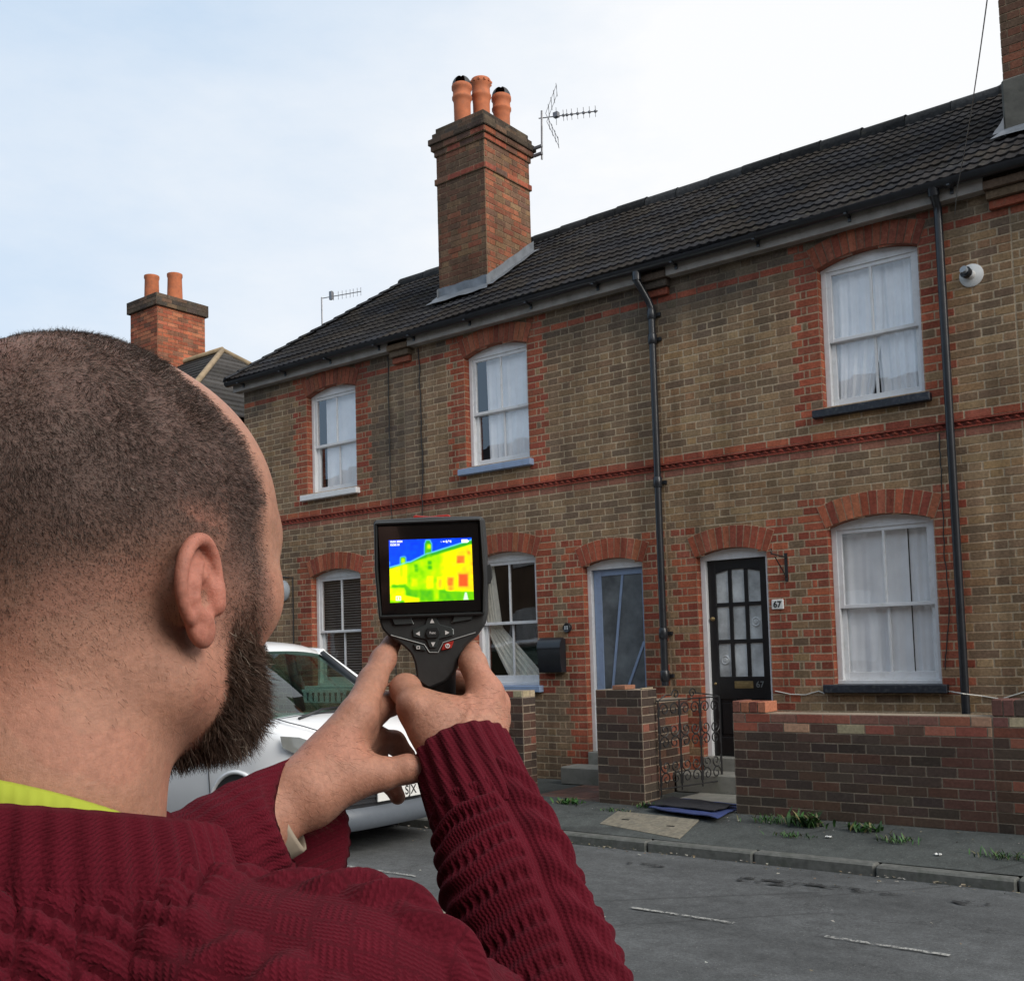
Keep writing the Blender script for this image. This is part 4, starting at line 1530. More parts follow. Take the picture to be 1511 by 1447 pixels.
mm.tube([G(GW * .60, zt_ + .05), G(GW * .75, zt_ + .035), G(GW * .98, zt_ + .01)], .0060, 5)
mm.build('top_scroll', M['iron'], gate)

# -------------------------------------------------------------- things fixed to the house fronts
# letterbox
t = empty('letterbox', (-6.905, -.01, 1.36), 'black curved metal letterbox on the wall left of the pale blue door', 'letterbox')
m = MB()
prof = [(-.005, 1.37), (-.005, 1.73), (-.045, 1.742), (-.085, 1.725), (-.11, 1.68), (-.118, 1.60), (-.112, 1.47), (-.09, 1.37)]
x0, x1 = -7.06, -6.755
n = len(prof)
m.add([(x0, y, z) for y, z in prof] + [(x1, y, z) for y, z in prof],
      [tuple(range(n)), tuple(range(2 * n - 1, n - 1, -1))] + [(i, i + n, (i + 1) % n + n, (i + 1) % n) for i in range(n)], (1, 1, 1))
m.build('box', M['black'], t, smooth=True, angle=35)
m = MB()
fl = [(-.046, 1.748), (-.088, 1.731), (-.115, 1.684), (-.124, 1.635)]
m.grid(np.array([[(x0 - .004, y, z), (x1 + .004, y, z)] for y, z in fl]))
m.build('flap', M['black'], t, smooth=True)
# door sensor
t = empty('door_bell', (-6.72, -.008, 1.85), 'small round black bell push beside the pale blue door', 'bell')
m = MB(); m.lathe((-6.72, 0, 1.85), [(.052, 0), (.055, -.02), (.046, -.035), (.038, -.030), (.0, -.032)], 24, (1, 1, 1), axis=1)
m.build('ring', M['black'], t, smooth=True, angle=40)
for dx in (-.014, .014):
    m = MB(); m.box(-6.722 + dx - .008, -6.722 + dx + .008, -.04, -.030, 1.828, 1.872, (1, 1, 1), ch=.003); m.build('pale_bar', M['grey_plastic'], t)
# number plaque 67
t = empty('number_plaque', (-4.265, -.01, 1.985), 'small white plaque reading 67 beside the black door', 'house number')
m = MB(); m.box(-4.325, -4.205, -.022, -.003, 1.94, 2.035, (1, 1, 1), ch=.006); m.build('plate', M['plastic_white'], t)
text_mesh('digits', '67', .082, M['ink'], t, (-4.265, -.0235, 1.985), bold=.0022, depth=.001)
# lamp bracket with scrolls
t = empty('hanging_bracket', (-4.16, -.005, 2.22), 'small black wrought iron hanging bracket beside the black door', 'bracket')
m = MB()
m.box(-4.178, -4.150, -.014, -.002, 2.20, 2.47, (1, 1, 1))
m.build('back_plate', M['iron'], t)
m = MB()
m.tube([(-4.164, -.012, 2.43), (-4.20, -.26, 2.455)], .0065, 6)
m.tube([(-4.164, -.012, 2.24), (-4.19, -.20, 2.43)], .0055, 6)
pts = [(-4.20, -.26 + .03 * math.cos(a) * (1 - i / 30), 2.48 + .03 * math.sin(a) * (1 - i / 30)) for i, a in enumerate(np.linspace(-1.5, 5.5, 22))]
m.tube(pts, .0045, 5)
m.build('arm', M['iron'], t)
# floodlight on the right-hand house
t = empty('floodlight', (-2.37, -.01, 4.74), 'round white floodlight with motion sensor under the eaves of the right-hand house', 'light')
m = MB(); m.lathe((-2.36, 0, 4.73), [(.0, -.075), (.03, -.072), (.04, -.03), (.082, -.022), (.10, -.012), (.10, 0)], 26, (1, 1, 1), axis=1)
m.build('base', M['plastic_white'], t, smooth=True, angle=40)
m = MB(); m.tube([(-2.375, -.05, 4.735), (-2.39, -.085, 4.75)], [.045, .05], 14); m.build('lamp_head', M['black'], t, smooth=True, angle=40)
m = MB(); m.tube([(-2.385, -.07, 4.75), (-2.40, -.115, 4.768)], [.028, .032], 14); m.build('sensor', M['grey_plastic'], t, smooth=True, angle=40)
# bulkhead lamp far left
t = empty('bulkhead_lamp', (-11.46, -.01, 2.5), 'round grey bulkhead lamp with its cable on the far left house', 'light')
m = MB(); m.lathe((-11.46, 0, 2.52), [(.0, -.10), (.09, -.085), (.125, -.05), (.13, -.045), (.15, -.03), (.15, 0)], 24, (1, 1, 1), axis=1)
m.build('casing', M['grey_plastic'], t, smooth=True, angle=40)
m = MB(); m.tube([(-11.5, -.012, 2.72), (-11.35, -.012, 2.70), (-11.24, -.012, 2.70), (-11.24, -.012, 1.2)], .009, 6); m.build('cable', M['cable'], t)

# cables
def cable(label, pts, r, mat, jit=.006):
    P = []
    for a, b in zip(pts[:-1], pts[1:]):
        for i in range(8): 
            q = np.array(a) * (1 - i / 8) + np.array(b) * i / 8
            P.append(q + np.array([RND.uniform(-jit, jit), 0, RND.uniform(-jit, jit) * .3]))
    P.append(np.array(pts[-1]))
    mm = MB(); mm.tube(P, r, 6)
    o_ = mm.build('cable', mat); tag(o_, label, 'cable'); return o_


cable('thin dark cable down the wall, left of the eaves corbel', [(-9.36, -.012, 5.38), (-9.36, -.012, 4.3), (-9.34, -.03, 3.46), (-9.34, -.012, 3.2), (-9.33, -.012, 1.2)], .006, M['cable'])
cable('dark cable down the wall, right of the eaves corbel', [(-8.83, -.012, 5.38), (-8.82, -.012, 4.6), (-8.80, -.012, 3.9), (-8.81, -.03, 3.46), (-8.82, -.012, 2.2)], .007, M['cable'], .012)
cable('white cable drooping along the wall above the long garden wall', [(-4.33, -.014, 1.165), (-4.18, -.014, 1.135), (-4.03, -.014, 1.13), (-3.90, -.014, 1.165), (-3.84, -.03, 1.145)], .006, M['cablewhite'], .002)
cable('white cable drooping from the window sill to the right edge', [(-2.73, -.03, 1.165), (-2.60, -.115, 1.15), (-2.47, -.014, 1.125), (-2.32, -.014, 1.10), (-2.12, -.014, 1.165), (-1.4, -.014, 1.15)], .006, M['cablewhite'], .002)
cable('thin black cable beside the downpipe of number 67', [(-2.70, -.012, 3.40), (-2.70, -.012, 2.9), (-2.71, -.012, 2.3), (-2.69, -.012, 1.9), (-2.74, -.012, 1.55), (-2.76, -.012, 1.35)], .005, M['cable'])
p_a = on_plane(1409, 316, 1, -.03); p_b = W(1462, -40, 5.6)
mm = MB()
q = on_plane(1413, 275, 1, -.3)
pts = [p_a] + [np.array(q) * (1 - i / 20) + np.array(p_b) * i / 20 + np.array([0, 0, -.25 * (i / 20) * (1 - i / 20)]) for i in range(21)]
mm.tube(pts, .0038, 5)
o = mm.build('telephone_line', M['numgrey']); tag(o, 'thin telephone line rising from the eaves on the right', 'cable')

# -------------------------------------------------------------- television aerials
def rod(mb, a, b, r=.004): mb.tube([a, b], r, 5)
t = empty('tv_aerial', (-8.02, 1.6, 8.1), 'television aerial with a cross-shaped reflector on the three-pot chimney', 'aerial', 'roof aerials')
m = MB()
mast_b = np.array([-8.02, 1.6, 8.10]); mast_t = np.array([-8.0, 1.6, 8.76])
rod(m, mast_b, mast_t, .014)
m.box(-8.14, -8.0, 1.56, 1.60, 8.16, 8.19, (1, 1, 1)); m.box(-8.14, -8.0, 1.56, 1.60, 8.26, 8.29, (1, 1, 1))
m.build('mast', M['alu'], t)
m = MB()
ba = np.array([-8.04, 1.58, 8.66]); bb = on_plane(882, 164, 2, 8.70)
bd = (bb - ba) / np.linalg.norm(bb - ba); BL = np.linalg.norm(bb - ba)
sd = np.cross(bd, [0, 0, 1.0]); sd /= np.linalg.norm(sd)
rod(m, ba, bb, .008); m.build('boom', M['alu'], t)
m = MB()
for f_ in (.42, .48, .56, .66, .76, .86, .96):
    c = ba + bd * BL * f_
    for s in (-1, 1):
        rod(m, c + sd * s * .09 + np.array([0, 0, .03]), c + sd * s * -.02, .0035); rod(m, c + sd * s * .09 - np.array([0, 0, .03]), c, .0035)
    m.box(*sum(([c[k] - .014, c[k] + .014] for k in range(3)), []), (1, 1, 1))
c = ba + bd * BL * .30
m.box(c[0] - .035, c[0] + .035, c[1] - .03, c[1] + .03, c[2] - .015, c[2] + .05, (1, 1, 1))
rod(m, c + np.array([0, 0, .12]), c - np.array([0, 0, .12]), .004)
m.build('element', M['alu'], t)
m = MB()
c = ba + bd * BL * .13
for s in (1, -1):
    tip = c + np.array([0, 0, s * .36]) + bd * .15
    for e in (-.5, .5): rod(m, c + sd * e * .22, tip + sd * e * .22, .004)
    for k in range(1, 5):
        q = c + (tip - c) * k / 4
        rod(m, q - sd * .17 - np.array([0, 0, .0]), q + sd * .17, .0035)
        rod(m, q + np.array([0, 0, .07]), q - np.array([0, 0, .07]), .003)
m.build('reflector', M['alu'], t)

t = empty('tv_aerial', (-13.12, 2.3, 7.0), 'small thin aerial behind the hipped end of the roof', 'aerial', 'roof aerials')
m = MB(); rod(m, (-13.12, 2.3, 6.6), (-13.12, 2.3, 7.58), .013); m.build('mast', M['alu'], t)
m = MB(); a = np.array([-13.12, 2.3, 7.56]); b = on_plane(533, 430, 2, 7.62); rod(m, a - (b - a) * .0, b, .008)
m.build('boom', M['alu'], t)
m = MB()
d = (b - a)
for f_ in (.30, .42, .52, .62, .72, .80, .90, .99):
    q = a + d * f_; rod(m, q + np.array([0, 0, .07]), q - np.array([0, 0, .07]), .0045)
m.build('element', M['alu'], t)
m = MB()
q = a + d * .24; m.box(q[0] - .03, q[0] + .03, q[1] - .02, q[1] + .02, q[2] - .05, q[2] + .09, (1, 1, 1))
m.build('dipole_box', M['alu'], t)

# -------------------------------------------------------------- next house along, beyond the hipped end
fh = empty('brick_house', (-17.5, 1, 0), 'further brick house at the far left with a two-pot chimney and pale ridge tiles', 'house', 'houses of the brick terrace')
pk = np.array([-16.19, 2.6, 7.32])
m = MB()
fx, ey = -14.0, pk[1] - 2.55
clad_box(m, -22, fx - .25, ey + .2, ey + 4.9, 0, 5.5, lambda u, z, k, s_: stock_col(-30 + u, min(z, 4), 'brown'), sides='FR', mort=MORT, bond='F')
m.build('wall', M['brick'], fh)
m = MB()
ez = 5.50
pr = pk + np.array([-7.5, 0, 0])
c1 = np.array([fx + .15, ey, ez]); c2 = np.array([fx + .15, 2 * pk[1] - ey, ez]); c3 = np.array([-24, ey, ez]); c4 = np.array([-24, 2 * pk[1] - ey, ez])
def slope_rows(a, b, c_, d_, n, mb):
    """tile rows between eave a-b and top c_-d_"""
    for i in range(n):
        t0, t1 = i / n, (i + 1) / n
        e0 = a + (c_ - a) * t0; e1 = b + (d_ - b) * t0; f0 = a + (c_ - a) * t1; f1 = b + (d_ - b) * t1
        up = np.array([0, 0, .03])
        k = RND.uniform(.8, 1.25)
        mb.add([tuple(e0), tuple(e1), tuple(e1 + up), tuple(e0 + up), tuple(f1), tuple(f0)], [(0, 1, 2, 3), (3, 2, 4, 5)], (.055 * k, .052 * k, .05 * k))
slope_rows(c3, c1, pr, pk, 15, m); slope_rows(c1, c2, pk, pk + np.array([0, .01, 0]), 15, m); slope_rows(c2, c4, pk, pr, 15, m)
m.build('roof', M['tile'], fh)
m = MB()
M['hiptile'] = plain('buff_ridge_tiles', (.27, .20, .12), .85, var=.25, nscale=6)
for a, b in ((pk, c1), (pk, c2), (pr, pk)):
    m.tube([a + np.array([0, 0, .03]), b + np.array([0, 0, .05])], .05, 8)
m.build('ridge_tiles', M['hiptile'], fh, smooth=True)
m = MB()
cx0, cx1, cy0, cy1, ct = -18.25, -17.36, 2.0, 3.07, 8.56
clad_box(m, cx0 - .05, cx1 + .05, cy0 - .05, cy1 + .05, ct - 3 * CH, ct, cap_col, mort=(.1, .08, .06))
clad_box(m, cx0, cx1, cy0, cy1, 6.6, ct - 3 * CH, lambda u, z, k, s: vary(RND.choice([(.32, .10, .055), (.27, .08, .045), (.36, .13, .07), (.18, .08, .05)]), .18), mort=(.2, .13, .085))
fc = m.build('chimney', M['brick'], fh)
for px, dx in ((224, .03), (258, .0)):
    q = on_plane(px, 430, 1, 2.5 if px == 224 else 2.55)
    p = MB(); p.lathe((q[0], q[1], ct - .02), [(.15, 0), (.135, .50 if px == 258 else .62), (.148, .53 if px == 258 else .65), (.148, .58 if px == 258 else .70), (.12, .58 if px == 258 else .70), (.11, .2)], 18, vary((.50, .155, .065)))
    p.build('chimney_pot', M['terracotta'], fc, smooth=True, angle=40)

# -------------------------------------------------------------- the other side of the street (seen only in reflections; it also shades the near side)
op_h = empty('brick_house', (-4, -11.6, 0), 'terrace across the street behind the photographer', 'house')
m = MB()
m.box(-32, 14, -17.0, -11.6, 0, 5.6, (.17, .12, .085))
for x in np.arange(-30, 13, 2.7):
    for z in (1.2, 3.7): m.box(x, x + .95, -11.61, -11.56, z, z + 1.4, (.55, .56, .57))
m.build('wall', M['brick'], op_h)
m = MB()
m.prism([(-17.3, 5.6), (-11.3, 5.6), (-14.3, 7.6)], -32, 14, (.04, .04, .045))
m.v = [(y, x, z) for (x, y, z) in m.v]
m.build('roof', M['tile'], op_h)

# -------------------------------------------------------------- weeds along the wall foot and litter in the gutter
def blade(mb, base, az, length, width, bend, col):
    n = 5
    d = np.array([math.cos(az), math.sin(az), 0]); s = np.array([-d[1], d[0], 0])
    V = []
    for i in range(n):
        t_ = i / (n - 1)
        p = np.array(base) + d * length * bend * t_ ** 1.3 + np.array([0, 0, length * (t_ - .55 * bend * t_ ** 2)])
        w_ = width * (math.sin(math.pi * (.12 + .88 * t_)) if t_ < 1 else .02)
        V += [tuple(p - s * w_), tuple(p + s * w_)]
    mb.add(V, [(2 * i, 2 * i + 1, 2 * i + 3, 2 * i + 2) for i in range(n - 1)], col)


def weed(px, py, spread, h, n, broad, label):
    q = on_plane(px, py, 2, .195)
    q[1] = min(q[1], -1.33); q[2] = pav_z(q[1])
    mm = MB()
    for i in range(n):
        b = q + np.array([RND.gauss(0, spread), RND.uniform(-.06, .05), -.005])
        b[1] = min(b[1], -1.315)
        g = RND.uniform(.5, 1.5)
        c = (.030 * g, .088 * g, .018 * g) if RND.random() < .86 else (.15 * g, .14 * g, .06 * g)
        blade(mm, b, RND.uniform(0, 6.28), h * RND.uniform(.35, .95), (.012 if broad else .0045) * RND.uniform(.7, 1.3), RND.uniform(.35, .95), c)
    o_ = mm.build('weed', M['leaf'], smooth=True)
    tag(o_, label, 'weed', 'weeds at the foot of the walls')


weed(1137, 1210, .10, .13, 90, False, 'grassy weeds at the left end of the long garden wall')
weed(1195, 1215, .07, .20, 80, True, 'tallest bright leafy weed at the foot of the long garden wall')
weed(1170, 1222, .09, .08, 60, False, 'low grass tuft left of the tallest weed')
weed(1280, 1222, .06, .12, 60, True, 'dark leafy weed at the middle of the long garden wall')
weed(1325, 1232, .07, .10, 70, False, 'straw-flecked grass tuft right of the middle weed')
weed(1478, 1250, .09, .10, 80, False, 'weed clump at the right edge by the reddish wall')
weed(772, 1172, .06, .12, 70, False, 'grass tuft beside the raised sleeve by the tiled path')
weed(840, 1184, .07, .09, 60, True, 'small weed at the edge of the tiled path')
weed(968, 1190, .07, .10, 70, False, 'pale weed at the foot of the brick pier')
weed(905, 1192, .10, .05, 60, False, 'low moss and grass under the brick pier')

m = MB()
for i in range(520):
    x = RND.uniform(-9, -.3)
    r = RND.random()
    if r < .5: y = KY - abs(RND.gauss(0, .09)) - .01; z = .012
    elif r < .75: y = RND.uniform(-6.5, KY - .1); z = .012
    else: y = -1.34 - abs(RND.gauss(0, .14)); z = pav_z(y) + .010
    if y > KY and r < .75: continue
    s = RND.uniform(.006, .020) * (.7 if r > .5 else 1)
    a = RND.uniform(0, 6.28)
    g = RND.choice([(.20, .17, .12), (.30, .28, .24), (.12, .09, .06), (.38, .37, .34), (.16, .11, .06), (.25, .20, .10)])
    z += .012 * math.sin(x * .35) * math.sin((y + 2) * .9) if y < KY else 0
    m.add([(x + s * math.cos(a + k * 1.5708), y + s * .6 * math.sin(a + k * 1.5708), z + RND.uniform(-.004, .006)) for k in range(4)], [(0, 1, 2, 3)], vary(g, .3))
o = m.build('leaf_litter', M['leaf']); tag(o, 'scattered dead leaves and grit along the kerb', 'litter', kind='stuff')
for (px, py, lab) in ((1222, 1228, 'scrap of white litter below the tallest weed'), (1383, 1248, 'scrap of white litter on the pavement near the right edge')):
    q = on_plane(px, py, 2, .18); q[2] = pav_z(q[1]) + .004
    mm = MB()
    cloth_sheet(mm, [(q[0] - .022, q[1] - .012, q[2] + .006), (q[0] + .018, q[1] - .015, q[2] + .008), (q[0] + .025, q[1] + .012, q[2] + .008), (q[0] - .018, q[1] + .012, q[2] + .008)], 8, .006, .003, px)
    o_ = mm.build('litter', M['plastic_white']); tag(o_, lab, 'litter')

# ornamental white panel in the garden behind the car
t = empty('garden_panel', (-9.2, -1.2, 1.1), 'white garden panel with black heart hooks behind the car windscreen', 'panel')
m = MB(); m.box(-9.75, -8.86, -1.22, -1.19, 1.08, 1.235, (1, 1, 1), ch=.004); m.build('board', M['white'], t)
for i in range(9):
    x = -9.68 + i * .095
    m = MB(); m.box(x - .008, x + .008, -1.228, -1.222, 1.10, 1.17, (1, 1, 1)); m.box(x - .02, x + .02, -1.2285, -1.2225, 1.165, 1.20, (1, 1, 1), ch=.003)
    m.build('hook', M['iron'], t)
# ================================================================== parked car
M['carpaint'] = plain('white_car_paint', (.80, .81, .82), .25, var=.02, nscale=3, coat=.6)
M['rubber'] = plain('rubber', (.016, .016, .017), .8, var=.2)
M['rim'] = plain('wheel_rim', (.30, .31, .32), .35, metal=.7)
M['cartrim'] = plain('car_black_trim', (.022, .023, .026), .45, var=.1)
M['bumpergrey'] = plain('bumper_grey', (.10, .115, .135), .4, var=.05)
M['interior'] = plain('car_interior', (.03, .03, .033), .8)
M['paper'] = plain('paper', (.6, .62, .6), .8)
M['lampglass'] = plain('headlight_lens', (.17, .175, .165), .1, var=.10, nscale=12, coat=.9)

CY0 = -3.12
car = empty('parked_car', (-8.5, CY0, 0), 'white compact van parked at the kerb behind the raised arms', 'car')
b = MB()
# x, half width, belt z, top z (centre), low z
ST = [(-10.55, .66, .95, 1.00, .40), (-10.50, .80, .98, 1.02, .30), (-10.2, .86, 1.02, 1.05, .24), (-9.2, .88, 1.04, 1.06, .20), (-8.0, .88, 1.05, 1.08, .20),
      (-7.4, .88, 1.06, 1.12, .20), (-7.05, .875, 1.07, 1.145, .20), (-6.95, .87, 1.065, 1.135, .20), (-6.78, .855, 1.03, 1.10, .20), (-6.62, .82, .98, 1.055, .20),
      (-6.50, .77, .92, .99, .20), (-6.42, .72, .85, .91, .21), (-6.37, .67, .76, .80, .24), (-6.345, .63, .68, .71, .28)]
HP = [(.93, 0.0), (.985, .16), (1.01, .38), (1.015, .60), (1.0, .80), (.975, .93), (.93, 1.0)]
rows = []
for x, w, bz, tz, lz in ST:
    half = []
    for f, t in HP:
        xb = x
        half.append((w * f, lz + (bz - lz) * t))
    half += [(w * .80, bz + (tz - bz) * .45), (w * .55, bz + (tz - bz) * .8), (w * .28, tz - .004), (0, tz)]
    # front curvature: sides swept back
    full = [(-a, z) for a, z in half] + [(a, z) for a, z in half[-2::-1]]
    sweep = lambda a: -.22 * (abs(a) / .88) ** 3 if x > -7.2 else 0
    rows.append([(x + sweep(a) * min(1, (x + 7.2) / .6), CY0 + a, z) for a, z in full])
b.grid(np.array(rows)[::-1])
b.add([p for p in rows[-1]], [tuple(range(len(rows[-1])))[::-1]])
b.add([p for p in rows[0]], [tuple(range(len(rows[0])))])
b.build('body', M['carpaint'], car, smooth=True, angle=50)
# roof
r = MB()
RX = [(-10.45, .60, 1.66), (-10.2, .68, 1.75), (-9.4, .71, 1.80), (-8.6, .70, 1.80), (-8.15, .68, 1.765), (-7.95, .66, 1.72), (-7.88, .65, 1.675)]
r.grid(np.array([[(x, CY0 + w * a, z - .06 * abs(a) ** 3 - (.02 if abs(a) > .99 else 0)) for a in np.linspace(-1.02, 1.02, 15)] for x, w, z in RX])[::-1])
def strip(mb, A, B, wd=.03):
    """pillar between two points, rectangular section"""
    mb.tube([A, tuple((np.array(A) + np.array(B)) / 2 + np.array([0.02, 0, .02])), B], wd, 8)
for s in (-1, 1):
    strip(r, (-7.95, CY0 + s * .655, 1.655), (-7.13, CY0 + s * .80, 1.08), .032)
    strip(r, (-10.4, CY0 + s * .60, 1.64), (-10.5, CY0 + s * .78, 1.0), .05)
    r.tube([(-7.95, CY0 + s * .665, 1.655), (-8.6, CY0 + s * .705, 1.69), (-9.4, CY0 + s * .72, 1.70), (-10.4, CY0 + s * .62, 1.62)], .040, 8)
r.build('roof', M['carpaint'], car, smooth=True, angle=50)
# windscreen, side windows, dark pillars
g = MB()
P = []
for t in np.linspace(0, 1, 8):
    row = []
    for a in np.linspace(-1, 1, 15):
        w = .80 * (1 - t) + .645 * t
        x = (-6.955 - .17 * abs(a) ** 2.2) * (1 - t) + (-7.93 - .03 * abs(a) ** 2) * t + .03 * math.sin(math.pi * t)
        z = (1.13 - .06 * a * a) * (1 - t) + (1.685 - .04 * a * a) * t
        row.append((x, CY0 + a * w, z))
    P.append(row)
g.grid(np.array(P)); g.build('windscreen', M['carglass'], car, smooth=True)
for s in (-1, 1):
    g = MB()
    q = [(-7.30, CY0 + s * .855, 1.07), (-8.45, CY0 + s * .865, 1.06), (-8.45, CY0 + s * .715, 1.67), (-8.02, CY0 + s * .69, 1.655)]
    g.add(q, [(0, 1, 2, 3) if s < 0 else (3, 2, 1, 0)])
    q = [(-8.58, CY0 + s * .865, 1.06), (-10.2, CY0 + s * .85, 1.06), (-10.15, CY0 + s * .66, 1.65), (-8.58, CY0 + s * .715, 1.67)]
    g.add(q, [(0, 1, 2, 3) if s < 0 else (3, 2, 1, 0)])
    g.build('side_window', M['carglass'], car)
    g = MB()
    g.tube([(-8.51, CY0 + s * .86, 1.06), (-8.51, CY0 + s * .715, 1.68)], .05, 8)
    g.tube([(-7.92, CY0 + s * .63, 1.64), (-7.10, CY0 + s * .765, 1.09)], .038, 8)
    g.build('dark_pillar', M['cartrim'], car, smooth=True)
i_ = MB()
i_.box(-7.55, -7.02, CY0 - .74, CY0 + .74, .98, 1.09, (1, 1, 1), ch=.03)
for s in (-.36, .36):
    i_.box(-8.75, -8.60, CY0 + s - .24, CY0 + s + .24, .7, 1.38, (1, 1, 1), ch=.05)
    i_.box(-8.72, -8.62, CY0 + s - .12, CY0 + s + .12, 1.40, 1.58, (1, 1, 1), ch=.04)
i_.box(-10.3, -6.9, CY0 - .8, CY0 + .8, .55, .60, (1, 1, 1))
i_.build('cabin_seats', M['interior'], car)
s_ = MB()
C_ = np.array([-7.72, CY0 - .36, 1.16])
s_.tube([C_ + np.array([.10 * math.sin(a), .18 * math.cos(a), .16 * math.sin(a)]) for a in np.linspace(0, 2 * math.pi, 25)[:-1]], .014, 6, closed=True)
s_.build('steering_wheel', M['interior'], car, smooth=True)
p_ = MB()
p_.box(-7.32, -7.12, CY0 - .28, CY0 + .05, 1.092, 1.097, (1, 1, 1)); p_.build('dashboard_papers', M['paper'], car)
w_ = MB()
for y0, y1 in ((-.55, .02), (-.02, .55)):
    w_.tube([(-6.90, CY0 + y0, 1.135 - .05 * abs(y0)), (-6.93, CY0 + (y0 + y1) / 2, 1.165), (-6.98, CY0 + y1, 1.17)], .012, 6)
w_.tube([(-6.93, CY0 + a * .80, 1.14 - .06 * a * a) if abs(a) < .2 else (-6.94 - .17 * abs(a) ** 2.2, CY0 + a * .80, 1.135 - .06 * a * a) for a in np.linspace(-1, 1, 15)], .016, 6)
w_.build('wiper', M['cartrim'], car, smooth=True)
# bonnet shut lines
c_ = MB()
for s in (-1, 1):
    pts = [(-6.99, CY0 + s * .70, 1.098), (-6.86, CY0 + s * .70, 1.075), (-6.72, CY0 + s * .66, 1.045), (-6.60, CY0 + s * .60, 1.005), (-6.50, CY0 + s * .54, .955)]
    c_.tube([np.array(p) + np.array([0, 0, .012]) for p in pts], .005, 5)
c_.build('bonnet_shutline', M['cartrim'], car)
# headlights
for s in (-1, 1):
    h = MB()
    y0 = CY0 + s * .855
    pts = [(-6.80, CY0 + s * .835, .985), (-6.66, CY0 + s * .76, .975), (-6.50, CY0 + s * .58, .885), (-6.48, CY0 + s * .60, .80), (-6.62, CY0 + s * .78, .83), (-6.76, CY0 + s * .845, .895)]
    ctr = np.mean(pts, 0)
    out = [tuple(np.array(p) + (np.array(p) - np.array([-8.0, CY0, .7])) / np.linalg.norm(np.array(p) - np.array([-8.0, CY0, .7])) * .012) for p in pts]
    co = tuple(ctr + np.array([.030, s * .030, .012]))
    V = out + [co] + pts
    F = [(i, (i + 1) % 6, 6) for i in range(6)] + [(7 + i, 7 + (i + 1) % 6, (i + 1) % 6, i) for i in range(6)]
    if s > 0: F = [f[::-1] for f in F]
    h.add(V, F)
    h.build('headlight', M['lampglass'], car, smooth=True, angle=40)
# bumper, grille, number plate
q = MB()
arc = lambda a: -6.335 - .22 * (abs(a) / .88) ** 3
q.grid(np.array([[(arc(a) + dx, CY0 + a, z) for a in np.linspace(-.84, .84, 21)] for dx, z in ((-.06, .20), (.03, .22), (.055, .30), (.045, .36), (.005, .40))]))
q.build('bumper', M['bumpergrey'], car, smooth=True)
q = MB()
q.grid(np.array([[(arc(a) + dx, CY0 + a, z) for a in np.linspace(-.62, .62, 17)] for dx, z in ((.012, .39), (.022, .44), (.022, .52), (.010, .58))]))
for z in (.43, .47, .51):
    q.grid(np.array([[(arc(a) + dx, CY0 + a, z + dz) for a in np.linspace(-.60, .60, 17)] for dx, dz in ((.018, -.012), (.034, -.005), (.034, .005), (.018, .012))]))
q.build('grille', M['cartrim'], car, smooth=True, angle=40)
q = MB()
q.box(-6.300, -6.284, CY0 - .26, CY0 + .26, .425, .535, (1, 1, 1), ch=.003)
pl = q.build('number_plate', M['plastic_white'], car)
text_mesh('plate_letters', '3 SJX', .105, M['ink'], pl, (-6.2825, CY0 + .085, .48), rot=(math.pi / 2, 0, math.pi / 2), bold=.001, depth=.0008, xs=.92)
# wheels
for s in (-1, 1):
    for x in (-7.28, -9.75):
        wl = MB()
        y = CY0 + s * .80
        wl.lathe((x, y, .32), [(.19, -.10), (.30, -.10), (.32, -.07), (.32, .07), (.30, .10), (.19, .10)], 30, (1, 1, 1), axis=1)
        wo = wl.build('wheel', M['rubber'], car, smooth=True, angle=40)
        rm = MB()
        rm.lathe((x, y, .32), [(.0, s * .06), (.06, s * .075), (.16, s * .06), (.195, s * .095), (.20, s * .0)], 24, (1, 1, 1), axis=1)
        rm.build('rim', M['rim'], wo, smooth=True, angle=40)
        ar = MB()
        n = 20
        pts = []
        yy = CY0 + s * .893
        a_in = [(x + .385 * math.cos(t), .30 + .385 * math.sin(t)) for t in np.linspace(0, math.pi, n)]
        ar.add([(a, yy, z) for a, z in a_in] + [(x - .385, yy, .20), (x + .385, yy, .20)], [tuple(range(n + 2)) if s > 0 else tuple(range(n + 2))[::-1]])
        ar.build('arch_liner', M['rubber'], car)
        lp = MB()
        lp.tube([(a, yy, z) for a, z in a_in], .018, 8)
        lp.build('arch_lip', M['carpaint'], car, smooth=True)
# door mirror and shut lines on the near side
q = MB()
for s in (-1, 1):
    q.box(-7.50, -7.38, CY0 + s * .90 - .09, CY0 + s * .98 + .06, 1.06, 1.22, (1, 1, 1), ch=.04)
q.build('door_mirror', M['carpaint'], car, smooth=True)
q = MB()
for s in (-1, 1):
    y = CY0 + s * .897
    q.tube([(-7.62, y, 1.02), (-7.66, CY0 + s * .899, .75), (-7.64, CY0 + s * .892, .42), (-7.62, CY0 + s * .87, .26)], .004, 5)
    q.tube([(-8.52, y, 1.02), (-8.52, CY0 + s * .899, .75), (-8.52, CY0 + s * .88, .26)], .004, 5)
q.build('door_shutline', M['cartrim'], car)
# ================================================================== the man with the thermal camera
# ---- signed-distance modelling: smooth unions of tapered capsules and ellipsoids, meshed with surface nets
def cone(a, b, ra, rb, k=.01, op='u'):
    a, b = np.array(a, float), np.array(b, float)
    return dict(t='c', a=a, b=b, ra=ra, rb=rb, k=k, op=op, bc=(a + b) / 2, br=np.linalg.norm(b - a) / 2 + max(ra, rb))


def ell(c, r, k=.01, op='u', rot=None):
    c = np.array(c, float); r = np.array(r, float)
    return dict(t='e', c=c, r=r, rot=None if rot is None else np.array(rot, float), k=k, op=op, bc=c, br=max(r))


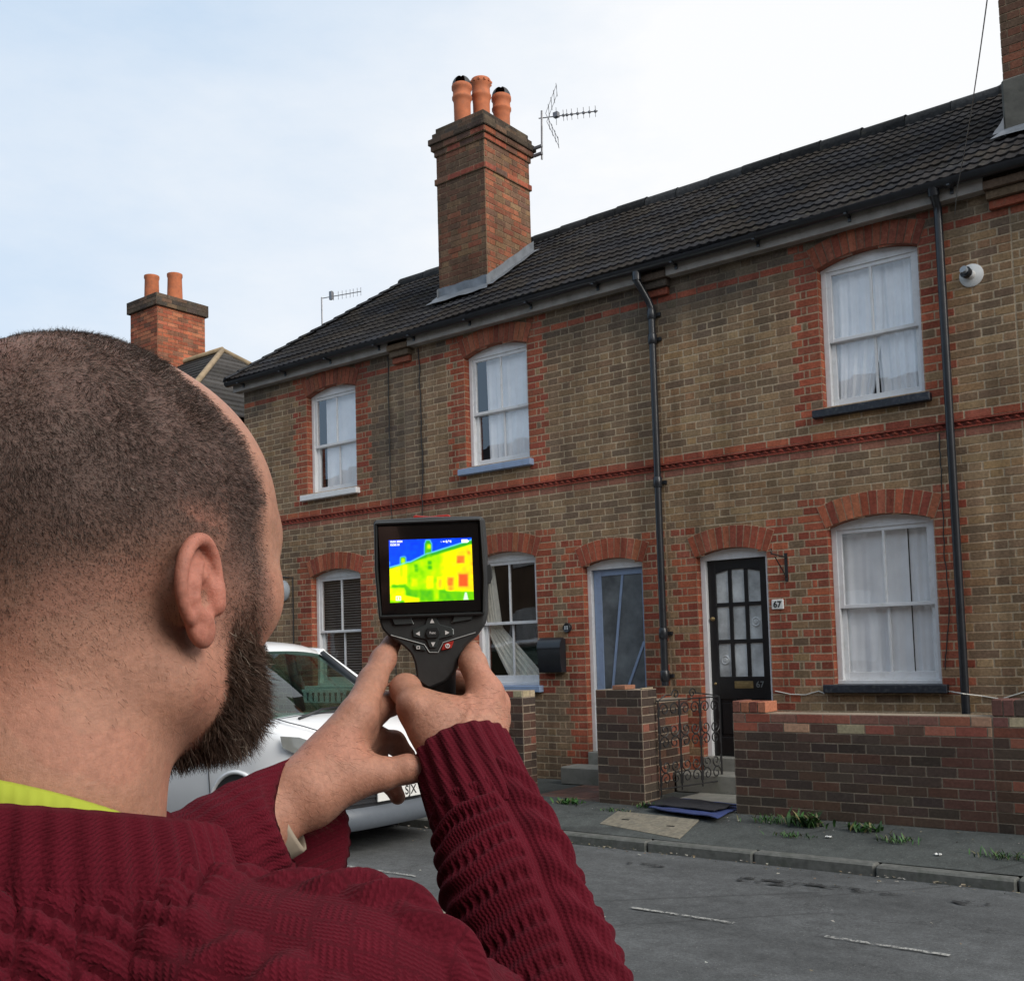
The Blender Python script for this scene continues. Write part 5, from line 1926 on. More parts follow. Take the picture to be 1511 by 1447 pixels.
def ev(p, P):
    if p['t'] == 'c':
        ba = p['b'] - p['a']; pa = P - p['a']
        h = np.clip(pa @ ba / (ba @ ba + 1e-12), 0, 1)
        return np.sqrt(((pa - h[:, None] * ba) ** 2).sum(1)) - (p['ra'] + (p['rb'] - p['ra']) * h)
    q = P - p['c']
    if p['rot'] is not None: q = q @ p['rot'].T
    k0 = np.sqrt(((q / p['r']) ** 2).sum(1)); k1 = np.sqrt(((q / p['r'] ** 2) ** 2).sum(1))
    return k0 * (k0 - 1) / (k1 + 1e-9)


def sdf(prims, P):
    """smooth union inside each group, plain union between groups (so two hands touch without melting together)"""
    gs = {}
    for p in prims: gs.setdefault(p.get('g', 0), []).append(p)
    out = None
    for g in gs.values():
        d = sdf_group(g, P)
        out = d if out is None else np.minimum(out, d)
    return out


def sdf_group(prims, P):
    d = np.full(len(P), 1.0)
    for p in prims:
        e = ev(p, P); k = p['k']
        if p['op'] == 'u':
            h = np.clip(.5 + .5 * (d - e) / k, 0, 1)
            d = d * (1 - h) + e * h - k * h * (1 - h)
        else:
            h = np.clip(.5 - .5 * (d + e) / k, 0, 1)
            d = d * (1 - h) - e * h + k * h * (1 - h)
    return d


def surface_nets(prims, h, lo, hi, n=12):
    lo = np.array(lo, float); hi = np.array(hi, float)
    S = n * h
    nb = np.ceil((hi - lo) / S).astype(int)
    bi = np.stack(np.meshgrid(*[np.arange(k) for k in nb], indexing='ij'), -1).reshape(-1, 3)
    ctr = lo + (bi + .5) * S
    rad = S * .8661
    bc = np.array([p['bc'] for p in prims]); br = np.array([p['br'] for p in prims]); kk = np.array([p['k'] for p in prims])
    d = sdf(prims, ctr)
    keep = np.abs(d) < rad * 1.9 + .004
    ax = np.arange(n + 1)
    off = np.stack(np.meshgrid(ax, ax, ax, indexing='ij'), -1).reshape(-1, 3)
    BIG = 1 << 20
    key = lambda c: (c[:, 0].astype(np.int64) * BIG + c[:, 1]) * BIG + c[:, 2]
    vk, vp, quads = [], [], []
    corners = np.array([(a, b, c) for a in (0, 1) for b in (0, 1) for c in (0, 1)])
    edges = [(0, 1), (2, 3), (4, 5), (6, 7), (0, 2), (1, 3), (4, 6), (5, 7), (0, 4), (1, 5), (2, 6), (3, 7)]
    for b, c in zip(bi[keep], ctr[keep]):
        dist = np.sqrt(((bc - c) ** 2).sum(1)) - br
        sel = [p for p, dd, k in zip(prims, dist, kk) if dd < rad * 1.1 + 2.2 * k + .004]
        if not sel: continue
        pts = lo + (b * n + off) * h
        v = sdf(sel, pts).reshape(n + 1, n + 1, n + 1)
        s = v < 0
        if s.all() or not s.any(): continue
        cs = np.stack([s[a:a + n, e:e + n, f:f + n] for a, e, f in corners], -1)
        mix = cs.any(-1) & ~cs.all(-1)
        idx = np.argwhere(mix)
        if not len(idx): continue
        cv = np.stack([v[a:a + n, e:e + n, f:f + n] for a, e, f in corners], -1)[mix]
        acc = np.zeros((len(idx), 3)); cnt = np.zeros(len(idx))
        for i, j in edges:
            a, e = cv[:, i], cv[:, j]
            m_ = (a < 0) != (e < 0)
            t = np.where(m_, a / (a - e + 1e-20), 0)
            pp = corners[i] + t[:, None] * (corners[j] - corners[i])
            acc[m_] += pp[m_]; cnt[m_] += 1
        vp.append(lo + (b * n + idx + acc / cnt[:, None]) * h)
        vk.append(key(b * n + idx))
        for axis in range(3):
            sl0 = [slice(0, n)] * 3; sl1 = [slice(0, n)] * 3
            sl1[axis] = slice(1, n + 1)
            A, B = s[tuple(sl0)], s[tuple(sl1)]
            e_ = np.argwhere(A != B)
            if not len(e_): continue
            inside = A[tuple(e_.T)]
            g = b * n + e_
            u, w = (axis + 1) % 3, (axis + 2) % 3
            U = np.zeros(3, int); U[u] = 1; V_ = np.zeros(3, int); V_[w] = 1
            q = np.stack([key(g - U - V_), key(g - V_), key(g), key(g - U)], 1)
            q[~inside] = q[~inside][:, ::-1]
            quads.append(q)
    vk = np.concatenate(vk); vp = np.concatenate(vp); q = np.concatenate(quads)
    o = np.argsort(vk); vk = vk[o]; vp = vp[o]
    ix = np.clip(np.searchsorted(vk, q), 0, len(vk) - 1)
    ok = (vk[ix] == q).all(1)
    return vp, ix[ok]


def grad_project(prims, V, steps=1, chunk=20000):
    N = np.zeros_like(V)
    bc = np.array([p['bc'] for p in prims]); br = np.array([p['br'] for p in prims]); kk = np.array([p['k'] for p in prims])
    cell = np.floor(V / .06).astype(int)
    _, inv = np.unique(cell, axis=0, return_inverse=True)
    inv = inv.ravel()
    order = np.argsort(inv, kind='stable'); bounds = np.flatnonzero(np.diff(inv[order])) + 1
    for I in np.split(order, bounds):
        P = V[I]
        c = P.mean(0); R_ = np.sqrt(((P - c) ** 2).sum(1)).max() + .006
        sel = [p for p, b_, r_, k_ in zip(prims, bc, br, kk) if np.linalg.norm(b_ - c) - r_ < R_ + 2.2 * k_]
        e = 6e-4
        for st in range(steps + 1):
            g = np.stack([sdf(sel, P + np.eye(3)[a] * e) - sdf(sel, P - np.eye(3)[a] * e) for a in range(3)], 1) / (2 * e)
            gn = np.sqrt((g ** 2).sum(1))[:, None] + 1e-9
            if st < steps:
                P = P - np.clip(sdf(sel, P)[:, None] / gn, -.003, .003) * g / gn
        V[I] = P; N[I] = g / gn
    return V, N


def np_mesh(name, V, F, mat, parent, col=None, vec=None, smooth=True):
    me = bpy.data.meshes.new(name)
    me.vertices.add(len(V)); me.vertices.foreach_set('co', (V - np.array(abs_loc(parent))).astype(np.float32).ravel() if parent else V.astype(np.float32).ravel())
    k = F.shape[1]
    me.loops.add(F.size); me.loops.foreach_set('vertex_index', F.astype(np.int32).ravel())
    me.polygons.add(len(F))
    me.polygons.foreach_set('loop_start', np.arange(0, F.size, k, dtype=np.int32))
    me.update(calc_edges=True); me.validate()
    if smooth: me.polygons.foreach_set('use_smooth', [True] * len(me.polygons))
    me.materials.append(mat)
    if col is not None:
        at = me.color_attributes.new('col', 'FLOAT_COLOR', 'POINT')
        ca = np.ones((len(V), 4), np.float32); ca[:, :3] = col; at.data.foreach_set('color', ca.ravel())
    if vec is not None:
        at = me.attributes.new('kuv', 'FLOAT_VECTOR', 'POINT'); at.data.foreach_set('vector', vec.astype(np.float32).ravel())
    if name in ('body', 'jumper'):
        import bmesh
        bm_ = bmesh.new(); bm_.from_mesh(me)
        bmesh.ops.holes_fill(bm_, edges=[e for e in bm_.edges if e.is_boundary], sides=10)
        for f in bm_.faces: f.smooth = True
        bm_.to_mesh(me); bm_.free()
    o_ = bpy.data.objects.new(name, me); COL.objects.link(o_)
    if parent: o_.parent = parent
    return o_


def vn3(P, seed=0):
    """cheap value noise on points, vectorised"""
    I = np.floor(P).astype(np.int64); Fv = P - I; Fv = Fv * Fv * (3 - 2 * Fv)
    def hsh(i, j, k):
        x = np.sin(i * 127.1 + j * 311.7 + k * 74.7 + seed * 53.3) * 43758.5453
        return x - np.floor(x)
    out = 0
    for a in (0, 1):
        for b_ in (0, 1):
            for c in (0, 1):
                w = (Fv[:, 0] if a else 1 - Fv[:, 0]) * (Fv[:, 1] if b_ else 1 - Fv[:, 1]) * (Fv[:, 2] if c else 1 - Fv[:, 2])
                out = out + w * hsh(I[:, 0] + a, I[:, 1] + b_, I[:, 2] + c)
    return out


UP = np.array([0, 0, 1.0])
FW = np.array([-math.sin(YAW), math.cos(YAW), 0.0])      # camera heading on the ground
RT = np.array([math.cos(YAW), math.sin(YAW), 0.0])

# ---------------- frames
PSI = math.radians(28)
HF = FW * math.cos(PSI) + RT * math.sin(PSI)     # where the face points
HR = RT * math.cos(PSI) - FW * math.sin(PSI)     # his right
HO = W(152, 874, .57)
tilt = math.radians(2)
HU = UP * math.cos(tilt) + HF * math.sin(tilt) * 0 - HR * math.sin(tilt) * 0
Hp = lambda x, y, z: HO + HR * x + HF * y + HU * z
HM = np.array([HR, HF, HU])
def hell(c, r, k=.01, op='u', R=None):
    return ell(Hp(*c), r, k, op, HM if R is None else R @ HM)
def hcone(a, b, ra, rb, k=.01, op='u'): return cone(Hp(*a), Hp(*b), ra, rb, k, op)

BPSI = math.radians(20)
BF = FW * math.cos(BPSI) + RT * math.sin(BPSI)
BR = RT * math.cos(BPSI) - FW * math.sin(BPSI)
NB = W(68, 1222, .540)
Bp = lambda x, y, z: NB + BR * x + BF * y + UP * z
BM = np.array([BR, BF, UP])

S_R, S_L = W(508, 1530, .50), Bp(-.158, .012, -.110)
E_R, E_L = W(905, 1700, .69), W(57, 1455, .70)
WR_R, WR_L = W(690, 1128, .872), W(432, 1180, .842)

# ---------------- head
head = [
    hell((0, -.012, .044), (.0770, .0985, .0905), .01),
    hell((0, .038, .040), (.068, .057, .072), .03),
    hell((0, .032, -.024), (.057, .056, .070), .03),
    hcone((.050, -.004, -.046), (.020, .060, -.067), .022, .021, .025),
    hcone((-.050, -.004, -.046), (-.020, .060, -.072), .022, .022, .025),
    hell((0, .062, -.060), (.026, .021, .018), .02),
    hell((.046, .050, -.004), (.022, .028, .024), .02), hell((-.046, .050, -.004), (.022, .028, .024), .02),
    hcone((.045, .070, .032), (.012, .086, .030), .011, .011, .014), hcone((-.045, .070, .032), (-.012, .086, .030), .011, .011, .014),
    hell((.034, .094, .012), (.017, .013, .013), .012, 's'), hell((-.034, .094, .012), (.017, .013, .013), .012, 's'),
    hell((.033, .072, .012), (.0125, .0125, .0115), .003), hell((-.033, .072, .012), (.0125, .0125, .0115), .003),
    hcone((0, .086, .022), (0, .106, -.016), .008, .011, .010),
    hell((.012, .093, -.021), (.009, .010, .008), .006), hell((-.012, .093, -.021), (.009, .010, .008), .006),
    hcone((-.02, .079, -.046), (.02, .079, -.046), .007, .007, .008), hcone((-.018, .078, -.056), (.018, .078, -.056), .008, .008, .008),
    # neck
    cone(Hp(.001, -.036, -.035), Hp(.002, -.042, -.095), .056, .055, .03),
    cone(Hp(.002, -.042, -.095), Bp(-.002, .0, -.03), .055, .062, .02),
    # hidden under the clothes: chest and arms
    cone(Bp(-.004, 0, -.05), Bp(0, .02, -.36), .058, .09, .02),
    cone(Bp(0, 0, -.11), S_R, .042, .040, .02), cone(Bp(0, 0, -.11), S_L, .042, .040, .02),
    cone(S_R, E_R, .042, .036, .02), cone(S_L, E_L, .042, .036, .02),
    cone(E_R, WR_R, .036, .0265, .02), cone(E_L, WR_L, .036, .026, .02),
]


# ---------------- ears
def ear(side):
    s = side
    th = math.radians(17)                         # how far the pinna stands off the skull
    C0 = np.array([s * .0750, .001, -.005])       # front attachment (ear canal)
    eb = np.array([s * math.sin(th), -math.cos(th), 0.0])     # towards the back of the ear
    eu = np.array([0, -.16, .987])                # up the ear, leaning back a little
    eu = eu - eb * (eu @ eb); eu /= np.linalg.norm(eu)
    en = np.cross(eu, eb) * s
    if en[0] * s < 0: en = -en
    Q = .73
    E = lambda u, v, n=0.0: Hp(*(C0 + eb * u * 1.0 + eu * v * Q + en * n))
    R = np.array([eb, eu, en])
    out = []
    def el(c, r, k, op='u'): out.append(ell(E(*c), (r[0], r[1] * Q, r[2]), k, op, R @ HM))
    el((.013, .004, -.001), (.0180, .029, .0046), .004)
    el((.010, -.025, .0), (.0100, .0120, .0046), .006)
    el((.012, 0, -.010), (.010, .020, .008), .006)
    el((.0085, -.003, .0055), (.0092, .0125, .0075), .003, 's')
    el((.012, .021, .0050), (.0095, .0060, .0040), .003, 's')
    pts = []
    n = 40
    for i in range(n + 1):
        a = math.radians(205 - 262 * i / n)
        ca, sa = math.cos(a), math.sin(a)
        pts.append((.0122 + .0200 * ca * (1.0 if ca > 0 else .80), .005 + .0312 * sa * (1 if sa > 0 else .92), .0020 + .0012 * sa))
    for i, (a, b) in enumerate(zip(pts[:-1], pts[1:])):
        r = .0033 - .0010 * max(0, (i - 26) / 14)
        out.append(cone(E(*a), E(*b), r, r, .0009))
    ah = [(.0195, -.014, .001), (.0205, -.004, .0022), (.0200, .006, .0026), (.0170, .014, .0022), (.0125, .020, .0014)]
    for a, b in zip(ah[:-1], ah[1:]): out.append(cone(E(*a), E(*b), .0030, .0028, .0018))
    out.append(cone(E(-.004, -.008, .001), E(-.002, .003, .002), .0038, .0032, .006))
    out.append(cone(E(.012, -.016, .002), E(.018, -.013, .002), .0036, .0030, .004))
    return out


head += ear(1) + ear(-1)

# ---------------- hands.  joints as (px, py, depth) on the photograph's pixel grid, radii in metres
def Z5(x, y): return 380 + x / 3.976, 930 + y / 3.976
def J(x, y, d): return W(*Z5(x, y), d)
DH = .945                                       # depth of the camera grip
rw = WR_R
RH = []
def chain(pts, rad, k=.006, first_k=None):
    out = []
    for i in range(len(pts) - 1):
        out.append(cone(pts[i], pts[i + 1], rad[i], rad[i + 1], (first_k if (i == 0 and first_k) else k)))
    return out
# right hand: metacarpals
mi, mm_, mr, mp = J(1335, 365, .914), J(1380, 430, .930), J(1388, 520, .942), J(1368, 610, .948)
RH += [cone(J(1240, 800, .868), mi, .0225, .0155, .012), cone(J(1285, 790, .872), mm_, .0225, .0145, .010), cone(J(1300, 780, .876), mr, .020, .0138, .010), cone(J(1290, 800, .88), mp, .018, .0125, .010)]
RH += [cone(J(1165, 800, .868), J(1045, 560, .885), .0175, .0205, .014), ell(J(1130, 540, .893), (.024, .024, .022), .012)]
# knuckle bumps
RH += [ell(J(1372, 378, .912), (.0095, .0095, .0095), .006), ell(J(1402, 465, .926), (.0088, .0088, .0088), .006)]
# tendons and veins under the skin
for a_, b_, r_ in (((1240, 690, .845), (1335, 400, .901), .0022), ((1300, 680, .852), (1385, 450, .917), .0020), ((1180, 640, .850), (1250, 470, .879), .0016), ((1250, 470, .879), (1235, 380, .893), .0014), ((1330, 640, .862), (1395, 540, .912), .0015)):
    RH += [cone(J(*a_), J(*b_), r_, r_ * .8, .005)]
RH += [cone(J(925, 445, .876), J(890, 420, .882), .006, .006, .006)]
# index: up along the grip to the trigger
RH += chain([mi, J(1262, 190, .930), J(1238, 130, .955), J(1190, 120, .985)], [.0138, .0112, .0102, .0085])
# middle, ring, little: wrap round the far side of the grip
RH += chain([mm_, J(1330, 330, .972), J(1130, 300, .992), J(980, 330, .978)], [.0135, .0115, .0105, .0085])
RH += chain([mr, J(1340, 460, .978), J(1140, 430, .995), J(980, 450, .980)], [.013, .011, .010, .0082])
RH += chain([mp, J(1310, 590, .978), J(1150, 560, .990), J(1020, 570, .978)], [.0118, .010, .009, .0075])
# thumb: up the near left side of the grip, tip turning away round it
RH += chain([J(1105, 740, .870), J(935, 455, .890), J(868, 345, .918), J(930, 318, .952)], [.0165, .0145, .0122, .0088], .008, .014)
RH += [ell(J(1010, 480, .900), (.020, .020, .015), .012)]

LH = []
lw = WR_L
li, lm, lr, lp = J(590, 500, .880), J(600, 590, .895), J(590, 690, .905), J(560, 780, .908)
LH += [cone(J(270, 930, .845), li, .0245, .0160, .012), cone(J(300, 950, .848), lm, .022, .0145, .012), cone(J(320, 960, .855), lr, .020, .0140, .012), cone(J(330, 970, .862), lp, .018, .0130, .012)]
LH += [cone(J(330, 950, .842), J(585, 850, .858), .0225, .0150, .014), ell(J(470, 800, .868), (.026, .026, .024), .014)]
# index, straight up to the body of the camera
LH += chain([li, J(672, 300, .915), J(738, 170, .935), J(788, 75, .950)], [.0155, .0118, .0104, .0082])
# thumb, reaching right across under the other hand
LH += chain([J(560, 850, .858), J(735, 842, .862), J(880, 812, .866), J(985, 815, .870)], [.0155, .0118, .0106, .0088], .008, .014)
# middle finger reaching behind the right thumb
LH += chain([lm, J(690, 480, .915), J(790, 425, .930), J(900, 410, .945)], [.0135, .0108, .0098, .0085])
# ring finger, bent
LH += chain([lr, J(700, 640, .922), J(800, 655, .936), J(875, 735, .940)], [.0128, .0108, .0094, .0080])
# little finger, tip showing under the thumb
LH += chain([lp, J(690, 760, .920), J(770, 880, .925), J(822, 975, .915)], [.0118, .0096, .0084, .0066])

for p in RH: p['g'] = 1
for p in LH: p['g'] = 2
for q, g in ((cone(E_R, WR_R, .036, .0265, .01), 1), (cone(E_L, WR_L, .036, .026, .01), 2)):
    q['g'] = g; (RH if g == 1 else LH).insert(0, q)
body_prims = head + RH + LH
lo = np.min([p['bc'] - p['br'] for p in body_prims], 0) - .01
hi = np.max([p['bc'] + p['br'] for p in body_prims], 0) + .01
BV, BFc = surface_nets(body_prims, .0019, lo, hi)
BV, BN = grad_project(body_prims, BV)
HL = (BV - HO) @ HM.T                             # head-local coordinates of every vertex

person = empty('person', (NB[0], NB[1], 0.0), 'man seen from behind in a burgundy cable-knit jumper, holding up a thermal camera', 'person')


def sstep(a, b, x): t = np.clip((x - a) / (b - a), 0, 1); return t * t * (3 - 2 * t)


def scalp_mask(L):
    x, y, z = L[:, 0], L[:, 1], L[:, 2]
    n = (vn3(L * 60, 3) - .5) * .012
    front = .036 - .60 * np.clip(z - .070, 0, 1)           # front hairline, well receded
    front = np.where(z < .070, .036 + .16 * (.070 - z), front)
    m = sstep(.010, -.008, y - front + n)
    low = np.where(y > .012, -.015 - .6 * np.clip(y - .012, 0, .03), .004 + (y - .012) * .30)
    low = np.where(y < -.06, np.maximum(low, -.030), low)
    crown = np.exp(-(((x + .01) / .035) ** 2 + ((y + .055) / .035) ** 2 + ((z - .12) / .05) ** 2))
    return m * sstep(-.028, .062, z - low + n) ** .85 * (1 - .55 * crown)


def beard_mask(L):
    x, y, z = L[:, 0], L[:, 1], L[:, 2]
    n = (vn3(L * 70, 8) - .5) * .010
    top = np.where(y < .040, .012, -.016 - .35 * (y - .04))
    back = .025 - np.clip(-(z + .030), 0, 1) * .10
    m = sstep(-.006, .012, y - back + n) * sstep(.012, -.020, z - top + n) * sstep(-.100, -.080, z)
    cheek = np.where(z > -.03, .050 - .3 * (z + .03), .2)
    m = m * sstep(.008, -.006, y - cheek + n)
    side = .34 + .66 * sstep(-.004, -.050, z)              # thin sideburn, full beard lower down
    return m * side * (np.abs(x) < .085)


is_head = (HL[:, 2] > -.135) & (np.abs(HL[:, 0]) < .12) & (HL[:, 1] > -.15) & (HL[:, 1] < .16)
sm = np.where(is_head, scalp_mask(HL), 0); bm = np.where(is_head, beard_mask(HL), 0)
earf = np.zeros(len(BV))
for s in (1, -1):
    c = np.array([s * .083, -.011, -.004])
    earf = np.maximum(earf, sstep(.040, .018, np.sqrt((((HL - c) * np.array([1.6, 1, .75])) ** 2).sum(1))) * (np.abs(HL[:, 0]) > .0765))
sm *= (1 - earf)
n1 = vn3(BV * 38, 1); n2 = vn3(BV * 130, 2)
SKIN = np.array([.425, .212, .143])
colr = SKIN[None] * (1 + .16 * (n1[:, None] - .5) + .10 * (n2[:, None] - .5))
colr = colr * (1 - .06 * (n1[:, None] > .62) * np.array([[0, 1, 1]]))
# redder hands, knuckles and neck
arm = ~is_head
colr[arm] = colr[arm] * np.array([.97, .94, .93])
red = earf[:, None]
colr = colr * (1 - red) + np.array([.44, .170, .118])[None] * red * (1 + .2 * (n2[:, None] - .5))
stub = np.array([.058, .042, .038])
colr = colr * (1 - .84 * sm[:, None]) + stub[None] * .84 * sm[:, None]
colr = colr * (1 - .92 * bm[:, None]) + np.array([.042, .025, .018])[None] * .92 * bm[:, None]

for tip_, ax0, rr_ in ((J(985, 815, .870), J(880, 812, .866), .0075), (J(788, 75, .950), J(738, 170, .935), .0062)):
    axn = tip_ - ax0; axn /= np.linalg.norm(axn)
    toc = CAM_POS - tip_; toc -= axn * (toc @ axn); toc /= np.linalg.norm(toc)
    q_ = BV - (tip_ - axn * .002)
    al = q_ @ axn; side_ = np.cross(axn, toc); sd_ = q_ @ side_; fr_ = q_ @ toc
    nl = sstep(1.15, .85, np.sqrt((al / .0075) ** 2 + (sd_ / (rr_ * .85)) ** 2)) * (fr_ > .002)
    colr = colr * (1 - nl[:, None]) + np.array([.52, .30, .24])[None] * nl[:, None]
    rim_ = np.exp(-((np.sqrt((al / .0075) ** 2 + (sd_ / (rr_ * .85)) ** 2) - 1.12) / .12) ** 2) * (fr_ > .002)
    colr = colr * (1 - .35 * rim_[:, None])

ms, nt, b = new_mat('skin')
a = nd(nt, 'ShaderNodeAttribute', attribute_name='col')
fine = noise(nt, 240, 5, .65)
cc = mixc(nt, 1.0, a.outputs['Color'], mrange(nt, fine, .3, .7, .84, 1.14), 'MULTIPLY')
nt.links.new(cc, b.inputs['Base Color'])
b.inputs['Roughness'].default_value = .52
b.inputs['Specular IOR Level'].default_value = .38
b.inputs['Subsurface Weight'].default_value = .18
b.inputs['Subsurface Radius'].default_value = (1.0, .35, .2)
b.inputs['Subsurface Scale'].default_value = .006
bump(nt, b, noise(nt, 330, 6, .75), .6, .0013)
M['skin'] = ms
body = np_mesh('body', BV, BFc, M['skin'], person, colr)

# ---------------- hair and beard as real strands
def tri_sample(mask, count, faces=BFc):
    fm_ = mask[faces].mean(1)
    A = BV[faces[:, 0]]; Bv = BV[faces[:, 1]]; D = BV[faces[:, 3]]
    area = np.sqrt((np.cross(Bv - A, D - A) ** 2).sum(1)) * fm_
    pr = area / area.sum()
    idx = NR.choice(len(faces), count, p=pr)
    u, v = NR.rand(count, 1), NR.rand(count, 1)
    f = faces[idx]
    w = [(1 - u) * (1 - v), u * (1 - v), u * v, (1 - u) * v]
    P = sum(BV[f[:, i]] * w[i] for i in range(4)); N_ = sum(BN[f[:, i]] * w[i] for i in range(4))
    N_ /= np.sqrt((N_ ** 2).sum(1))[:, None] + 1e-9
    return P, N_, sum(mask[f[:, i]] * w[i][:, 0] for i in range(4))


def strands(P, D0, D1, length, rad, col, segs=3):
    """tapered ribbons: start along D0, bending towards D1; returns V, F, colours"""
    n = len(P)
    length = length[:, None]
    rnd = NR.normal(size=(n, 3))
    V = []
    prevp = P.copy()
    for i in range(segs + 1):
        t = i / segs
        d = D0 * (1 - t) + D1 * t
        d /= np.sqrt((d ** 2).sum(1))[:, None] + 1e-9
        if i: prevp = prevp + d * length / segs
        side = np.cross(d, rnd); side /= np.sqrt((side ** 2).sum(1))[:, None] + 1e-9
        w = rad[:, None] * (1 - .75 * t ** 2)
        V += [prevp - side * w, prevp + side * w]
    V = np.stack(V, 1)
    m_ = 2 * (segs + 1)
    base = (np.arange(n) * m_)[:, None]
    F = np.concatenate([base + np.array([[2 * i, 2 * i + 1, 2 * i + 3, 2 * i + 2]]) for i in range(segs)], 0)
    C = np.repeat(col, m_, 0)
    return V.reshape(-1, 3), F, C


mh, nt, b = new_mat('hair')
a = nd(nt, 'ShaderNodeAttribute', attribute_name='col')
nt.links.new(a.outputs['Color'], b.inputs['Base Color'])
b.inputs['Roughness'].default_value = .6
b.inputs['Specular IOR Level'].default_value = .15
M['hair'] = mh

P, N_, mk = tri_sample(sm ** .9 * (.55 + .9 * vn3(HL * 45, 31)), 95000)
Lc = (P - HO) @ HM.T
fwd_c = HF[None] * .55 - HU[None] * (.55 + 4 * np.clip(.08 - Lc[:, 2:3], 0, .15)) + HR[None] * 0
cl_ = np.stack([vn3(P * 90, s_) for s_ in (21, 22, 23)], 1) - .5
D0 = N_ * .9 + fwd_c * .55 + cl_ * .5 + NR.normal(size=P.shape) * .22
D1 = N_ * .45 + fwd_c * .8 + cl_ * .9 + NR.normal(size=P.shape) * .30
ln = (.0036 * (.40 + .60 * sstep(-.01, .10, Lc[:, 2]))) * (.45 + .9 * NR.rand(len(P)) ** 1.5) * (.45 + .55 * np.minimum(mk, 1))
g = (.65 + .7 * NR.rand(len(P), 1))
hc = np.array([[.056, .040, .034]]) * g
grey = NR.rand(len(P)) < .05
hc[grey] = np.array([.20, .17, .145])
V, F, C = strands(P, D0, D1, ln, np.full(len(P), .00010), hc, 2)
np_mesh('hair', V, F, M['hair'], person, C, smooth=False)

P, N_, mk = tri_sample(bm ** 1.1, 30000)
Lc = (P - HO) @ HM.T
down = -HU[None] * .8 + HF[None] * .25 + HR[None] * 0
clump = np.stack([vn3(P * 160, s) for s in (11, 12, 13)], 1) - .5
D0 = N_ * .8 + down * .55 + clump * .8 + NR.normal(size=P.shape) * .22
D1 = N_ * .25 + down * 1.0 + clump * 1.6 + NR.normal(size=P.shape) * .45
depth_ = sstep(.02, -.06, Lc[:, 2])
ln = (.0032 + .0092 * depth_) * (.35 + 1.0 * NR.rand(len(P))) * (.4 + .6 * mk)
hc = np.array([[.052, .031, .022]]) * (.5 + 1.0 * NR.rand(len(P), 1))
hc = hc * (1 + 1.2 * (1 - depth_[:, None]))
grey = NR.rand(len(P)) < .035
hc[grey] = np.array([.30, .25, .20])
V, F, C = strands(P, D0, D1, ln, np.full(len(P), .00015), hc, 4)
np_mesh('beard', V, F, M['hair'], person, C, smooth=False)

# fine hair on the nape, forearms and hands
nape = np.where(is_head & (HL[:, 1] < .03), .5, 0) * (1 - earf) * sstep(-.085, -.025, HL[:, 2]) * (HL[:, 2] < .0)
dW = np.minimum(np.sqrt(((BV - W(690, 1095, .872)) ** 2).sum(1)), np.sqrt(((BV - W(455, 1130, .842)) ** 2).sum(1)))
view = CAM_POS[None] - BV
facing = (view * BN).sum(1) > 0
wr = np.where((dW < .055) & facing, 1.0, 0)
for msk, cnt, lnm, cn, nm in ((nape, 1500, .0045, (.06, .035, .025), 'nape_hair'), (wr, 800, .011, (.05, .03, .02), 'arm_hair')):
    P, N_, mk = tri_sample(msk, cnt)
    dn = -HU[None] * .8 + (HR * .5 + HF * .3)[None] if nm == 'nape_hair' else (RT * .7 - UP * .4)[None]
    D0 = N_ * .5 + dn * .9 + NR.normal(size=P.shape) * .35; D1 = N_ * .2 + dn + NR.normal(size=P.shape) * .5
    V, F, C = strands(P, D0, D1, lnm * (.5 + .7 * NR.rand(len(P))), np.full(len(P), .00007), np.array([cn]) * (.6 + .8 * NR.rand(len(P), 1)), 3)
    np_mesh(nm, V, F, M['hair'], person, C, smooth=False)
# eyelashes and brows, just visible past the temple
browm = np.where(is_head & (np.abs(HL[:, 2] - .036) < .006) & (HL[:, 1] > .06) & (np.abs(HL[:, 0]) > .012) & (np.abs(HL[:, 0]) < .052), 1.0, 0)
P, N_, mk = tri_sample(browm, 350)
D0 = N_ * .5 + HR[None] * np.sign(((P - HO) @ HR))[:, None] * .8 + NR.normal(size=P.shape) * .2
V, F, C = strands(P, D0, D0, .006 * (.5 + .6 * NR.rand(len(P))), np.full(len(P), .00012), np.array([[.035, .022, .016]]) * (.6 + .8 * NR.rand(len(P), 1)), 2)
np_mesh('eyebrow', V, F, M['hair'], person, C, smooth=False)
lp_, ld = [], []
for s in (1, -1):
    for t in np.linspace(-1, 1, 26):
        lp_.append(Hp(s * .033 + t * .013, .0845 - .004 * t * t, .013 + .002 * (1 - t * t))); ld.append(HF * .9 + UP * .35 + HR * (s * .25 + t * .25))
lp_ = np.array(lp_); ld = np.array(ld)
V, F, C = strands(lp_, ld, ld + UP * .5, np.full(len(lp_), .0065), np.full(len(lp_), .00010), np.full((len(lp_), 3), .015), 3)
np_mesh('eyelash', V, F, M['hair'], person, C, smooth=False)
# ---------------------------------------------------------------- clothes
mk_, nt, b = new_mat('burgundy_knit')
at_ = nd(nt, 'ShaderNodeAttribute', attribute_name='kuv')
a = nd(nt, 'ShaderNodeAttribute', attribute_name='col')
fuzz = noise(nt, 900, 3, .7); cloud = noise(nt, 14, 4)
sep = nd(nt, 'ShaderNodeSeparateXYZ'); nt.links.new(at_.outputs['Vector'], sep.inputs[0])
